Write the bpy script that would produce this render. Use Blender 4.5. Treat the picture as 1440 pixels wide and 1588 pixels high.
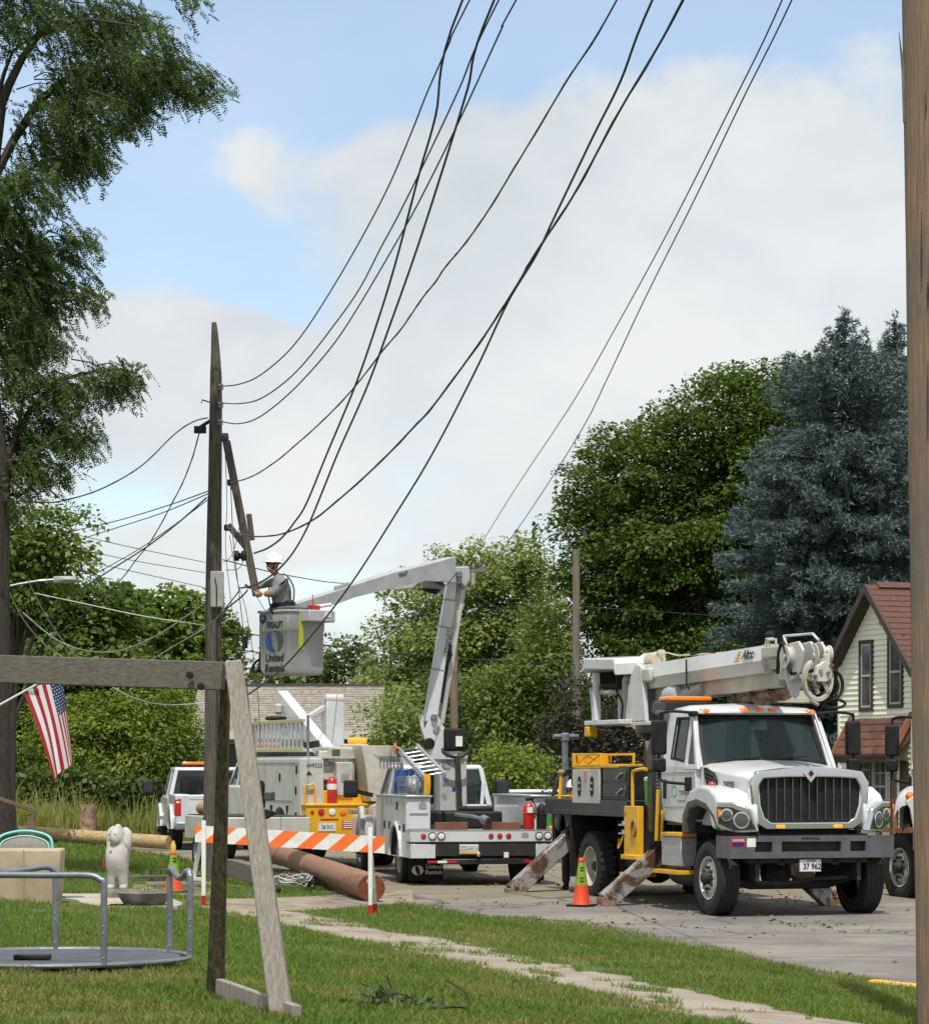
import bpy, bmesh, math, random
import numpy as np
from mathutils import Vector, Matrix, Euler
random.seed(7); rng = np.random.default_rng(11)
for o in list(bpy.data.objects): bpy.data.objects.remove(o)
SC = bpy.context.scene
COL = SC.collection
R = math.radians

# ---------------------------------------------------------------- camera
EYE = 2.1
cd = bpy.data.cameras.new('camera'); cam = bpy.data.objects.new('camera', cd); COL.objects.link(cam)
cam.location = (0, 0, EYE); cam.rotation_euler = (R(90), 0, 0)
cd.sensor_fit = 'VERTICAL'; cd.sensor_height = 24; cd.lens = 24 * 4500 / 1588
cd.shift_y = (1193 - 794) / 1588; cd.clip_start = .5; cd.clip_end = 3000
SC.camera = cam

# ---------------------------------------------------------------- light
SUN_EL, SUN_AZ = 64.0, 183.0            # azimuth: 0 = +Y (away from the camera), 90 = +X
saz = R(SUN_AZ); sel = R(SUN_EL)
sdir = Vector((math.sin(saz) * math.cos(sel), math.cos(saz) * math.cos(sel), math.sin(sel)))
sl = bpy.data.lights.new('sun', 'SUN'); sl.energy = 3.2; sl.angle = R(.5); sl.color = (1, .95, .86)
so = bpy.data.objects.new('sun', sl); COL.objects.link(so)
so.rotation_euler = (-sdir).to_track_quat('-Z', 'Y').to_euler()
SC.view_settings.view_transform = 'Standard'; SC.view_settings.look = 'None'
SC.view_settings.exposure = 0.5; SC.view_settings.gamma = 1

world = bpy.data.worlds.new('World'); SC.world = world; world.use_nodes = True
def make_world():
    nt = world.node_tree; N = nt.nodes; L = nt.links; N.clear()
    out = N.new('ShaderNodeOutputWorld'); bg = N.new('ShaderNodeBackground'); bg.inputs[1].default_value = .13
    L.new(bg.outputs[0], out.inputs[0])
    sky = N.new('ShaderNodeTexSky'); sky.sky_type = 'NISHITA'; sky.sun_disc = False
    sky.sun_elevation = sel; sky.sun_rotation = saz; sky.air_density = 1.0; sky.dust_density = .6; sky.ozone_density = 2.0
    def M(op, a, b=None, c=None):
        n = N.new('ShaderNodeMath'); n.operation = op
        for i, v in enumerate((a, b, c)):
            if v is None: continue
            if isinstance(v, (int, float)): n.inputs[i].default_value = v
            else: L.new(v, n.inputs[i])
        return n.outputs[0]
    tc = N.new('ShaderNodeTexCoord'); sp = N.new('ShaderNodeSeparateXYZ'); L.new(tc.outputs['Generated'], sp.inputs[0])
    az = M('ARCTAN2', sp.outputs[0], sp.outputs[1]); el = M('ARCSINE', sp.outputs[2])
    cmb = N.new('ShaderNodeCombineXYZ'); L.new(az, cmb.inputs[0]); L.new(el, cmb.inputs[1])
    def noise(scale, detail, rough, off=(0, 0, 0), st=(1, 1, 1), dist=0):
        mp = N.new('ShaderNodeMapping'); mp.inputs['Location'].default_value = off; mp.inputs['Scale'].default_value = st
        L.new(cmb.outputs[0], mp.inputs[0])
        t = N.new('ShaderNodeTexNoise'); t.inputs['Scale'].default_value = scale; t.inputs['Detail'].default_value = detail
        t.inputs['Roughness'].default_value = rough; t.inputs['Distortion'].default_value = dist
        L.new(mp.outputs[0], t.inputs['Vector']); return t.outputs[0]
    n1 = noise(17, 9, .56, (3.1, 1.7, 0), (1, 1.5, 1), .35)
    n2 = noise(6, 3, .5, (.3, 5.2, 2), (1, 1.8, 1))
    wob = M('MULTIPLY', M('SUBTRACT', noise(9, 5, .6, (8, 2, 1)), .5), .06)
    azw = M('ADD', az, wob); elw = M('ADD', el, M('MULTIPLY', M('SUBTRACT', noise(11, 5, .6, (1, 9, 4)), .5), .04))
    # big banks of cumulus and the blue gaps between them, by azimuth and elevation (radians)
    dens = .54
    for (x, y, rx, ry, a) in [(330, 60, 520, 125, -.85), (1080, 0, 460, 85, -.75), (640, 110, 170, 90, -.35), (230, 330, 240, 170, -.62), (455, 475, 70, 45, -.45),
                              (250, 790, 300, 55, -.26), (560, 930, 420, 50, -.26), (370, 250, 70, 70, .42), (365, 500, 75, 26, .5),
                              (760, 300, 260, 110, .25), (1150, 230, 300, 80, .2), (230, 540, 240, 75, .42), (640, 560, 300, 90, .2), (1420, 190, 90, 60, -.12)]:
        u = (x - 720) / 4500; v = math.atan((1193 - y) / 4500)
        gx = M('MULTIPLY', M('SUBTRACT', azw, u), 4500 / rx); gy = M('MULTIPLY', M('SUBTRACT', elw, v), 4500 / ry)
        g = M('EXPONENT', M('MULTIPLY', M('ADD', M('MULTIPLY', gx, gx), M('MULTIPLY', gy, gy)), -1.0))
        dens = M('MULTIPLY_ADD', g, a, dens)
    dens = M('ADD', dens, M('MULTIPLY', M('SUBTRACT', n1, .5), 1.15))
    mr = N.new('ShaderNodeMapRange'); mr.interpolation_type = 'SMOOTHSTEP'
    L.new(dens, mr.inputs[0]); mr.inputs[1].default_value = .18; mr.inputs[2].default_value = .54
    mr.inputs[3].default_value = .3; mr.inputs[4].default_value = .97
    ramp = N.new('ShaderNodeValToRGB'); L.new(M('ADD', M('MULTIPLY', n2, .6), M('MULTIPLY', n1, .4)), ramp.inputs[0])
    ramp.color_ramp.elements[0].position = .34; ramp.color_ramp.elements[0].color = (3.35, 3.7, 3.95, 1)
    ramp.color_ramp.elements[1].position = .62; ramp.color_ramp.elements[1].color = (4.75, 4.8, 4.8, 1)
    mx = N.new('ShaderNodeMixRGB'); L.new(mr.outputs[0], mx.inputs[0]); L.new(sky.outputs[0], mx.inputs[1]); L.new(ramp.outputs[0], mx.inputs[2])
    L.new(mx.outputs[0], bg.inputs[0])
make_world()

# ---------------------------------------------------------------- helpers
def tag(o, label=None, cat=None, group=None, kind=None):
    if label: o['label'] = label
    if cat: o['category'] = cat
    if group: o['group'] = group
    if kind: o['kind'] = kind
    return o
def thing(name, label, cat, loc=(0, 0, 0), rz=0, group=None):
    o = bpy.data.objects.new(name, None); COL.objects.link(o); o.empty_display_size = .2
    o.location = loc; o.rotation_euler = (0, 0, rz)
    return tag(o, label, cat, group)
def copy_tree(o, parent=None):
    c = o.copy(); COL.objects.link(c); c.parent = parent
    for ch in [x for x in bpy.data.objects if x.parent == o]: copy_tree(ch, c)
    return c
def W(px, py, Y):
    """world point seen at photo pixel (px, py) at distance Y"""
    return Vector(((px - 720) / 4500 * Y, Y, EYE - (py - 1193) / 4500 * Y))

class MB:
    """collects shapes and links them as one mesh object"""
    def __init__(s): s.v = []; s.f = []; s.m = []; s.M = Matrix.Identity(4); s.k = 0
    def at(s, M): s.M = M; return s
    def mat(s, k): s.k = k; return s
    def add(s, vs, fs):
        b = len(s.v); s.v += [tuple(s.M @ Vector(p)) for p in vs]
        for f in fs: s.f.append(tuple(i + b for i in f)); s.m.append(s.k)
        return s
    def box(s, x0, x1, y0, y1, z0, z1):
        return s.add([(x0,y0,z0),(x1,y0,z0),(x1,y1,z0),(x0,y1,z0),(x0,y0,z1),(x1,y0,z1),(x1,y1,z1),(x0,y1,z1)],
                     [(3,2,1,0),(4,5,6,7),(0,1,5,4),(1,2,6,5),(2,3,7,6),(3,0,4,7)])
    def prism(s, poly, ax, a, b):
        """polygon extruded along axis ax from a to b; poly is (y,z), (x,z) or (x,y)"""
        ar = sum(p[0]*q[1]-q[0]*p[1] for p, q in zip(poly, poly[1:] + poly[:1]))
        if (ar < 0) != (ax == 1): poly = poly[::-1]
        P = lambda p, t: {0: (t, p[0], p[1]), 1: (p[0], t, p[1]), 2: (p[0], p[1], t)}[ax]
        n = len(poly)
        if a > b: a, b = b, a
        return s.add([P(p, a) for p in poly] + [P(p, b) for p in poly],
              [tuple(range(n))[::-1], tuple(range(n, 2*n))] + [(i, (i+1) % n, n+(i+1) % n, n+i) for i in range(n)])
    def ring(s, outer, inner, ax, a, b):
        """frame between two outlines of equal length, extruded along ax"""
        P = lambda p, t: {0: (t, p[0], p[1]), 1: (p[0], t, p[1]), 2: (p[0], p[1], t)}[ax]
        n = len(outer); vs = [P(p, t) for t in (a, b) for p in list(outer) + list(inner)]
        fs = []
        for i in range(n):
            j = (i+1) % n
            fs += [(i, j, n+j, n+i), (2*n+i, 3*n+i, 3*n+j, 2*n+j), (i, 2*n+i, 2*n+j, j), (n+i, n+j, 3*n+j, 3*n+i)]
        return s.add(vs, fs)
    def loft(s, secs, closed=True, cap=True):
        n = len(secs[0]); vs = [p for q in secs for p in q]; fs = []
        for k in range(len(secs)-1):
            for i in range(n if closed else n-1):
                j = (i+1) % n; fs.append((k*n+i, k*n+j, (k+1)*n+j, (k+1)*n+i))
        if cap: fs += [tuple(range(n))[::-1], tuple(range((len(secs)-1)*n, len(secs)*n))]
        return s.add(vs, fs)
    def tube(s, pts, r, n=8, cap=True):
        pts = [Vector(p) for p in pts]; secs = []; up = Vector((.0123, .0321, 1)).normalized(); prev = None
        for i, p in enumerate(pts):
            d = (pts[min(i+1, len(pts)-1)] - pts[max(i-1, 0)]).normalized()
            if prev is None:
                ref = up if abs(d.dot(up)) < .95 else Vector((1, 0, 0)); a = d.cross(ref).normalized()
            else:
                a = (prev - d*prev.dot(d))
                a = a.normalized() if a.length > 1e-6 else d.orthogonal().normalized()
            prev = a; b = d.cross(a); rr = r[i] if isinstance(r, (list, tuple)) else r
            secs.append([tuple(p + a*math.cos(2*math.pi*k/n)*rr + b*math.sin(2*math.pi*k/n)*rr) for k in range(n)])
        return s.loft(secs, True, cap)
    def lathe(s, prof, n=24, c=(0, 0, 0), ax=2, cap=True):
        """profile of (radius, height) turned about an axis through c"""
        secs = []
        for r, h in prof:
            q = []
            for k in range(n):
                t = 2*math.pi*k/n; u, w = r*math.cos(t), r*math.sin(t)
                q.append({2: (c[0]+u, c[1]+w, c[2]+h), 1: (c[0]+w, c[1]+h, c[2]+u), 0: (c[0]+h, c[1]+u, c[2]+w)}[ax])
            secs.append(q)
        return s.loft(secs, True, cap)
    def beam(s, a, b, w, h, up=(0, 0, 1), w2=None, h2=None):
        a = Vector(a); b = Vector(b); d = (b-a).normalized(); sd = d.cross(Vector(up)).normalized(); u = sd.cross(d)
        w2 = w if w2 is None else w2; h2 = h if h2 is None else h2
        q = lambda p, w, h: [tuple(p+sd*x*w/2+u*y*h/2) for x, y in ((-1,-1),(1,-1),(1,1),(-1,1))]
        return s.loft([q(a, w, h), q(b, w2, h2)])
    def build(s, name, mats, parent=None, bevel=0, smooth=None, sub=0, seg=2):
        me = bpy.data.meshes.new(name); me.from_pydata(s.v, [], s.f)
        mats = mats if isinstance(mats, (list, tuple)) else [mats]
        for m in mats: me.materials.append(m)
        if len(mats) > 1: me.polygons.foreach_set('material_index', s.m)
        bm = bmesh.new(); bm.from_mesh(me); bmesh.ops.recalc_face_normals(bm, faces=bm.faces); bm.to_mesh(me); bm.free()
        me.update(); o = bpy.data.objects.new(name, me); COL.objects.link(o); o.parent = parent
        if sub:
            m = o.modifiers.new('sub', 'SUBSURF'); m.levels = m.render_levels = sub
        if bevel:
            m = o.modifiers.new('bevel', 'BEVEL'); m.width = bevel; m.segments = seg; m.limit_method = 'ANGLE'; m.angle_limit = R(35)
        if smooth or bevel or sub:
            me.polygons.foreach_set('use_smooth', [True]*len(me.polygons))
            try: me.set_sharp_from_angle(angle=R(smooth or 40))
            except Exception: pass
        return o
def npmesh(name, V, F, mats, parent=None, tint=None, smooth=False):
    """mesh from numpy arrays: V (n,3), F (m,3 or 4)"""
    me = bpy.data.meshes.new(name); k = F.shape[1]
    me.vertices.add(len(V)); me.vertices.foreach_set('co', np.asarray(V, np.float32).ravel())
    me.loops.add(F.size); me.loops.foreach_set('vertex_index', F.astype(np.int32).ravel())
    me.polygons.add(len(F)); me.polygons.foreach_set('loop_start', np.arange(0, F.size, k, dtype=np.int32))
    me.update(calc_edges=True)
    if smooth: me.polygons.foreach_set('use_smooth', np.ones(len(F), bool))
    if tint is not None:
        a = me.attributes.new('tint', 'FLOAT', 'POINT'); a.data.foreach_set('value', np.asarray(tint, np.float32))
    for m in (mats if isinstance(mats, (list, tuple)) else [mats]): me.materials.append(m)
    o = bpy.data.objects.new(name, me); COL.objects.link(o); o.parent = parent
    return o
def lettering(txt, size, mat, parent, M, name='lettering', ext=.002, sx=1.0, shear=0, bold=0, align='CENTER', space=1.0):
    """flat raised letters; M places them: text runs along M's x, up along M's y"""
    c = bpy.data.curves.new(name, 'FONT'); c.body = txt; c.size = size; c.extrude = ext; c.align_x = align; c.align_y = 'CENTER'
    c.shear = shear; c.offset = bold; c.space_character = space; c.space_line = .95
    t = bpy.data.objects.new(name, c); COL.objects.link(t); bpy.context.view_layer.update()
    me = bpy.data.meshes.new_from_object(t.evaluated_get(bpy.context.evaluated_depsgraph_get()))
    bpy.data.objects.remove(t); me.materials.clear(); me.materials.append(mat)
    me.transform(Matrix.Diagonal((sx, 1, 1, 1))); me.transform(M)
    o = bpy.data.objects.new(name, me); COL.objects.link(o); o.parent = parent
    return o
def frame3(o, x, y):
    """matrix with origin o, x axis x, y axis y"""
    x = Vector(x).normalized(); y = Vector(y); z = x.cross(y).normalized(); y = z.cross(x)
    return Matrix(((x[0], y[0], z[0], o[0]), (x[1], y[1], z[1], o[1]), (x[2], y[2], z[2], o[2]), (0, 0, 0, 1)))

# ---------------------------------------------------------------- materials
def mat(name, col, rough=.5, metal=0, col2=None, scale=6, lo=.4, hi=.62, stretch=(1, 1, 1), bump=0, bscale=None, spec=.5, coat=0,
        col3=None, scale3=1.5, lo3=.5, hi3=.7, detail=6, tint=None, trans=0, rvar=0, dist=0):
    m = bpy.data.materials.new(name); m.use_nodes = True; nt = m.node_tree; N = nt.nodes; L = nt.links
    b = N['Principled BSDF']; b.inputs['Roughness'].default_value = rough; b.inputs['Metallic'].default_value = metal
    b.inputs['Specular IOR Level'].default_value = spec; b.inputs['Coat Weight'].default_value = coat; b.inputs['Coat Roughness'].default_value = .08
    cur = None; b.inputs['Base Color'].default_value = (*col, 1)
    tc = N.new('ShaderNodeTexCoord'); mp = N.new('ShaderNodeMapping'); mp.inputs['Scale'].default_value = stretch
    L.new(tc.outputs['Object'], mp.inputs[0])
    def noise(sc, vec=None, d=detail):
        t = N.new('ShaderNodeTexNoise'); t.inputs['Scale'].default_value = sc; t.inputs['Detail'].default_value = d
        t.inputs['Roughness'].default_value = .62; t.inputs['Distortion'].default_value = dist
        L.new(vec or mp.outputs[0], t.inputs['Vector']); return t.outputs[0]
    def rng_(src, a, z, lo_=0, hi_=1):
        r = N.new('ShaderNodeMapRange'); L.new(src, r.inputs[0]); r.inputs[1].default_value = a; r.inputs[2].default_value = z
        r.inputs[3].default_value = lo_; r.inputs[4].default_value = hi_; return r.outputs[0]
    def mix(f, a, c):
        x = N.new('ShaderNodeMixRGB')
        for i, v in ((0, f), (1, a), (2, c)):
            if isinstance(v, tuple): x.inputs[i].default_value = (*v, 1)
            else: L.new(v, x.inputs[i])
        return x.outputs[0]
    n = None
    if col2:
        n = noise(scale); cur = mix(rng_(n, lo, hi), col, col2)
    if col3: cur = mix(rng_(noise(scale3, tc.outputs['Object']), lo3, hi3), cur or col, col3)
    if tint:
        a = N.new('ShaderNodeAttribute'); a.attribute_name = 'tint'; cur = mix(a.outputs['Fac'], cur or col, tint)
    if cur: L.new(cur, b.inputs['Base Color'])
    if rvar and n is not None: L.new(rng_(n, .3, .7, rough-rvar, rough+rvar), b.inputs['Roughness'])
    if bump:
        bp = N.new('ShaderNodeBump'); bp.inputs['Strength'].default_value = bump; bp.inputs['Distance'].default_value = .02
        L.new(noise(bscale or scale*3), bp.inputs['Height']); L.new(bp.outputs[0], b.inputs['Normal'])
    if trans:
        t = N.new('ShaderNodeBsdfTranslucent'); ms = N.new('ShaderNodeMixShader'); ms.inputs[0].default_value = trans
        if cur: L.new(cur, t.inputs[0])
        else: t.inputs[0].default_value = (*col, 1)
        L.new(b.outputs[0], ms.inputs[1]); L.new(t.outputs[0], ms.inputs[2]); L.new(ms.outputs[0], N['Material Output'].inputs[0])
    return m
def lit(name, col, e):
    m = mat(name, col, .3); b = m.node_tree.nodes['Principled BSDF']
    b.inputs['Emission Color'].default_value = (*col, 1); b.inputs['Emission Strength'].default_value = e; return m
def glass(name, tintc, mixf):
    """window glass: clear body that lets part of the light through, with a mirror-like face"""
    m = bpy.data.materials.new(name); m.use_nodes = True; nt = m.node_tree; N = nt.nodes; L = nt.links
    b = N['Principled BSDF']; b.inputs['Base Color'].default_value = (*tintc, 1); b.inputs['Roughness'].default_value = .04
    t = N.new('ShaderNodeBsdfTransparent'); t.inputs[0].default_value = (.75, .85, .85, 1)
    x = N.new('ShaderNodeMixShader'); x.inputs[0].default_value = mixf
    L.new(t.outputs[0], x.inputs[1]); L.new(b.outputs[0], x.inputs[2]); L.new(x.outputs[0], N['Material Output'].inputs[0])
    return m
white = mat('white_paint', (.56, .58, .60), .32, col2=(.45, .465, .475), scale=1.7, lo=.45, hi=.75, coat=.4, rvar=.1, col3=(.42, .39, .34), scale3=5, lo3=.62, hi3=.9)
whited = mat('worn_white_paint', (.50, .50, .475), .45, col2=(.37, .36, .33), scale=2.6, lo=.42, hi=.72, col3=(.27, .22, .17), scale3=9, lo3=.66, hi3=.85, rvar=.12)
cream = mat('cream_fibreglass', (.48, .455, .385), .45, col2=(.36, .33, .27), scale=2.2, col3=(.22, .18, .13), scale3=6, lo3=.66, hi3=.85)
greyp = mat('grey_fibreglass', (.40, .41, .42), .42, col2=(.33, .34, .35), scale=2.5, rvar=.1, col3=(.25, .24, .22), scale3=8, lo3=.7, hi3=.9)
alu = mat('brushed_aluminium', (.50, .51, .53), .36, .45, col2=(.38, .39, .41), scale=3, rvar=.12, stretch=(1, 1, 6))
bumperm = mat('grey_bumper_steel', (.115, .113, .128), .5, .2, col2=(.085, .084, .094), scale=4, rvar=.1)
galv = mat('galvanised_steel', (.26, .28, .31), .42, .6, col2=(.18, .20, .23), scale=9, rvar=.1)
chrome = mat('chrome', (.72, .73, .75), .08, 1)
black = mat('black_plastic', (.010, .010, .011), .6, col2=(.02, .019, .018), scale=5, spec=.25)
blackp = mat('black_paint', (.018, .018, .019), .34, col2=(.05, .046, .04), scale=3, lo=.5, hi=.8, rvar=.12)
chas = mat('dirty_chassis', (.016, .015, .014), .7, col2=(.05, .042, .034), scale=4, lo=.5, hi=.8)
rubber = mat('tyre_rubber', (.013, .013, .013), .8, col2=(.034, .031, .027), scale=5, lo=.5, hi=.8, bump=.2)
darkg = mat('dark_grey_plastic', (.06, .06, .063), .5, col2=(.09, .088, .085), scale=5)
glassd = glass('window_glass', (.02, .03, .034), .72)
glassw = glass('windscreen_glass', (.03, .05, .055), .55)
lens = glass('clear_lens', (.10, .105, .11), .7)
amber = mat('amber_lens', (.85, .20, .015), .18, coat=.5)
amberlit = lit('amber_lamp_lit', (.9, .20, .008), 1.3)
redl = mat('red_lens', (.42, .02, .02), .15, coat=.5)
yellow = mat('yellow_paint', (.74, .41, .012), .42, col2=(.60, .32, .015), scale=3, col3=(.16, .09, .03), scale3=8, lo3=.66, hi3=.85, rvar=.1)
orange = mat('cone_orange', (.62, .05, .012), .5, col2=(.58, .07, .02), scale=6, col3=(.30, .08, .03), scale3=11, lo3=.68, hi3=.85)
lime = mat('cone_lime', (.20, .34, .015), .5, col2=(.15, .26, .02), scale=8)
refl_o = mat('orange_sheeting', (.88, .17, .03), .45, col2=(.80, .15, .03), scale=7)
refl_w = mat('white_sheeting', (.76, .75, .73), .45, col2=(.66, .65, .62), scale=5, col3=(.4, .38, .34), scale3=12, lo3=.7, hi3=.9)
red = mat('red_paint', (.48, .015, .012), .32, col2=(.38, .014, .012), scale=5, coat=.3)
blue = mat('blue_plastic', (.012, .07, .30), .4, col2=(.01, .05, .2), scale=5)
green = mat('green_plastic', (.03, .30, .06), .45)
steel = mat('worn_outrigger_steel', (.34, .33, .32), .5, .3, col2=(.10, .055, .03), scale=2.4, lo=.47, hi=.56, rvar=.15, col3=(.05, .035, .025), scale3=5, lo3=.56, hi3=.72, dist=.6)
rust = mat('rusty_steel', (.16, .07, .035), .8, col2=(.30, .24, .18), scale=6)
rope = mat('rope', (.55, .50, .38), .9, col2=(.4, .36, .27), scale=30)
cable = mat('black_cable', (.022, .023, .026), .55, col2=(.04, .04, .042), scale=2)
cablew = mat('pale_cable', (.52, .52, .50), .55)
woodg = mat('weathered_wood', (.36, .33, .29), .85, col2=(.19, .16, .13), scale=5, lo=.34, hi=.72, stretch=(16, 16, .45), bump=.5, bscale=20, col3=(.07, .055, .042), scale3=7, lo3=.68, hi3=.8)
woodh = mat('weathered_beam', (.165, .148, .122), .85, col2=(.085, .072, .058), scale=5, lo=.36, hi=.7, stretch=(.4, 14, 14), bump=.5, bscale=20, col3=(.03, .025, .02), scale3=5, lo3=.69, hi3=.76)
woodd = mat('brown_green_post', (.135, .105, .055), .9, col2=(.045, .036, .022), scale=6, stretch=(8, 8, .7), bump=.5, bscale=18)  # darker brown-green wood of the rear swing leg
polew = mat('old_pole_wood', (.135, .117, .098), .9, col2=(.045, .036, .03), scale=6, lo=.4, hi=.65, stretch=(10, 10, .45), bump=.7, bscale=14, col3=(.03, .026, .022), scale3=2.2, lo3=.58, hi3=.75)
polen = mat('tan_pole_wood', (.31, .215, .145), .85, col2=(.17, .105, .065), scale=7, lo=.36, hi=.66, stretch=(11, 11, .3), bump=1, bscale=10, col3=(.165, .135, .115), scale3=1.1, lo3=.44, hi3=.62, dist=.4)
poleg = mat('grey_pole_wood', (.20, .175, .15), .9, col2=(.10, .085, .07), scale=6, stretch=(9, 9, .4), bump=.5)
logr = mat('treated_log', (.30, .165, .10), .8, col2=(.17, .085, .05), scale=5, stretch=(5, 5, .8), bump=.5, bscale=12, col3=(.10, .05, .03), scale3=6, lo3=.62, hi3=.8)
logend = mat('log_end', (.20, .05, .02), .85, col2=(.10, .028, .014), scale=9, lo=.4, hi=.65)
logt = mat('tan_log', (.44, .32, .17), .8, col2=(.27, .175, .085), scale=5, stretch=(.8, 5, 5), bump=.4)
brownw = mat('brown_wood', (.20, .12, .07), .8, col2=(.11, .065, .04), scale=6, stretch=(1, 8, 8), bump=.3)
redbrown = mat('red_brown_boards', (.27, .10, .05), .8, col2=(.18, .07, .04), scale=6)
conc = mat('concrete', (.42, .385, .33), .9, col2=(.31, .275, .225), scale=1.6, bump=.25, bscale=30, col3=(.19, .145, .10), scale3=1.0, lo3=.56, hi3=.75)
stone = mat('cast_stone', (.23, .215, .19), .9, col2=(.13, .12, .10), scale=4, bump=.6, bscale=25, col3=(.07, .075, .05), scale3=5, lo3=.58, hi3=.8)
statue = mat('white_cast_stone', (.47, .455, .435), .85, col2=(.35, .33, .31), scale=5, bump=.25, bscale=40, col3=(.30, .26, .22), scale3=9, lo3=.66, hi3=.85)
canvas = mat('beige_canvas', (.42, .34, .24), .8, col2=(.33, .265, .185), scale=3, bump=.15, bscale=9)
turq = mat('turquoise_paint', (.16, .52, .47), .4)
meshg = mat('grey_chair_sling', (.22, .20, .18), .8, col2=(.16, .15, .13), scale=40)
bark = mat('bark', (.06, .047, .037), .95, col2=(.03, .024, .02), scale=8, stretch=(3, 3, .6), bump=1, bscale=12)
skin = mat('skin', (.36, .17, .11), .55, col2=(.30, .13, .085), scale=12)
shirt = mat('grey_shirt', (.25, .26, .265), .9, col2=(.17, .175, .18), scale=5, bump=1, bscale=9)
trous = mat('work_trousers', (.15, .15, .135), .85, col2=(.11, .11, .10), scale=9)
denim = mat('dark_denim', (.02, .028, .045), .85)
boot = mat('brown_boot', (.08, .045, .025), .7)
glove = mat('leather_glove', (.42, .28, .13), .8, col2=(.30, .19, .09), scale=14)
hatm = mat('white_hard_hat', (.80, .80, .79), .25, coat=.5)
hair = mat('dark_beard', (.05, .03, .02), .8)
logob = mat('blue_ink', (.02, .07, .30), .5); logog = mat('grey_ink', (.055, .065, .075), .5); ink = mat('black_ink', (.012, .012, .014), .5)
inkg = mat('faded_ink', (.26, .27, .28), .5); inkw = mat('white_ink', (.7, .7, .7), .5); navy = mat('navy_ink', (.012, .02, .12), .5); tealink = mat('teal_ink', (.12, .30, .36), .5)
plate_m = mat('licence_plate', (.62, .64, .64), .4)
sidingm = mat('pale_yellow_siding', (.84, .82, .71), .6, col2=(.78, .76, .64), scale=1.2)
trimb = mat('dark_brown_trim', (.055, .035, .03), .6, col2=(.04, .026, .022), scale=3)
trimw = mat('window_sash', (.44, .41, .44), .5)
shake = mat('brown_shakes', (.15, .065, .042), .85, col2=(.085, .038, .027), scale=3, bump=.4)

# ---------------------------------------------------------------- ground
RA = np.array((4.2, 27.0)); RU = np.array((-.293, .956)); RN = np.array((-.956, -.293))   # edge of the street: point, direction away, normal to the lawn
def sm(a, b, x):
    t = np.clip((x - a) / (b - a), 0, 1); return t*t*(3-2*t)
def street_z(y): return .05 + .11*sm(40, 48.5, y) + .06*sm(48.5, 68, y) + .5*sm(90, 160, y)
def dist_edge(x, y): return RN[0]*(x-RA[0]) + RN[1]*(y-RA[1])
def bank(d): return np.interp(d, [-99, 0, .15, 2.1, 4.2, 8, 12, 99], [0, 0, .04, .175, .31, .61, .7, .75])
def vnoise(x, y, s, seed=0):
    """smooth value noise on the ground plane"""
    r = np.random.default_rng(seed).random((64, 64)); X = np.asarray(x)/s + 131.7; Y = np.asarray(y)/s + 77.3
    i = np.floor(X).astype(int); j = np.floor(Y).astype(int); fx = X-i; fy = Y-j; fx = fx*fx*(3-2*fx); fy = fy*fy*(3-2*fy)
    g = lambda a, b: r[a % 64, b % 64]
    return (g(i, j)*(1-fx)+g(i+1, j)*fx)*(1-fy) + (g(i, j+1)*(1-fx)+g(i+1, j+1)*fx)*fy
def street_edge(y):
    """how far the ragged street edge lies on the lawn side of the straight line"""
    y = np.asarray(y, float)
    return np.interp(y, [10, 26, 28, 33, 39, 42, 45, 47, 60, 120], [.3, .3, .25, -.45, -.9, .3, .9, .2, 0, 0]) + .22*(vnoise(y, y*0, .7, 3)-.5)
def lawn_z(x, y):
    d = dist_edge(x, y)
    return street_z(y) + bank(d)
def ground_z(x, y):
    """the one big ground sheet: dips under the street, which lies on top of it"""
    d = dist_edge(x, y); z = street_z(y) + bank(d)
    return z - .05*sm(1.4, .6, d)*sm(-10.2, -9.4, d)*(np.asarray(y) < 400)
def gp(px, py):
    """point of the ground seen at a photo pixel"""
    r = np.array(((px-720)/4500, -(py-1193)/4500)); t = np.arange(9, 300, .02)
    z = EYE + r[1]*t; g = lawn_z(r[0]*t, t); k = int(np.argmax(z < g))
    return Vector((r[0]*t[k], t[k], float(g[k])))

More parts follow.
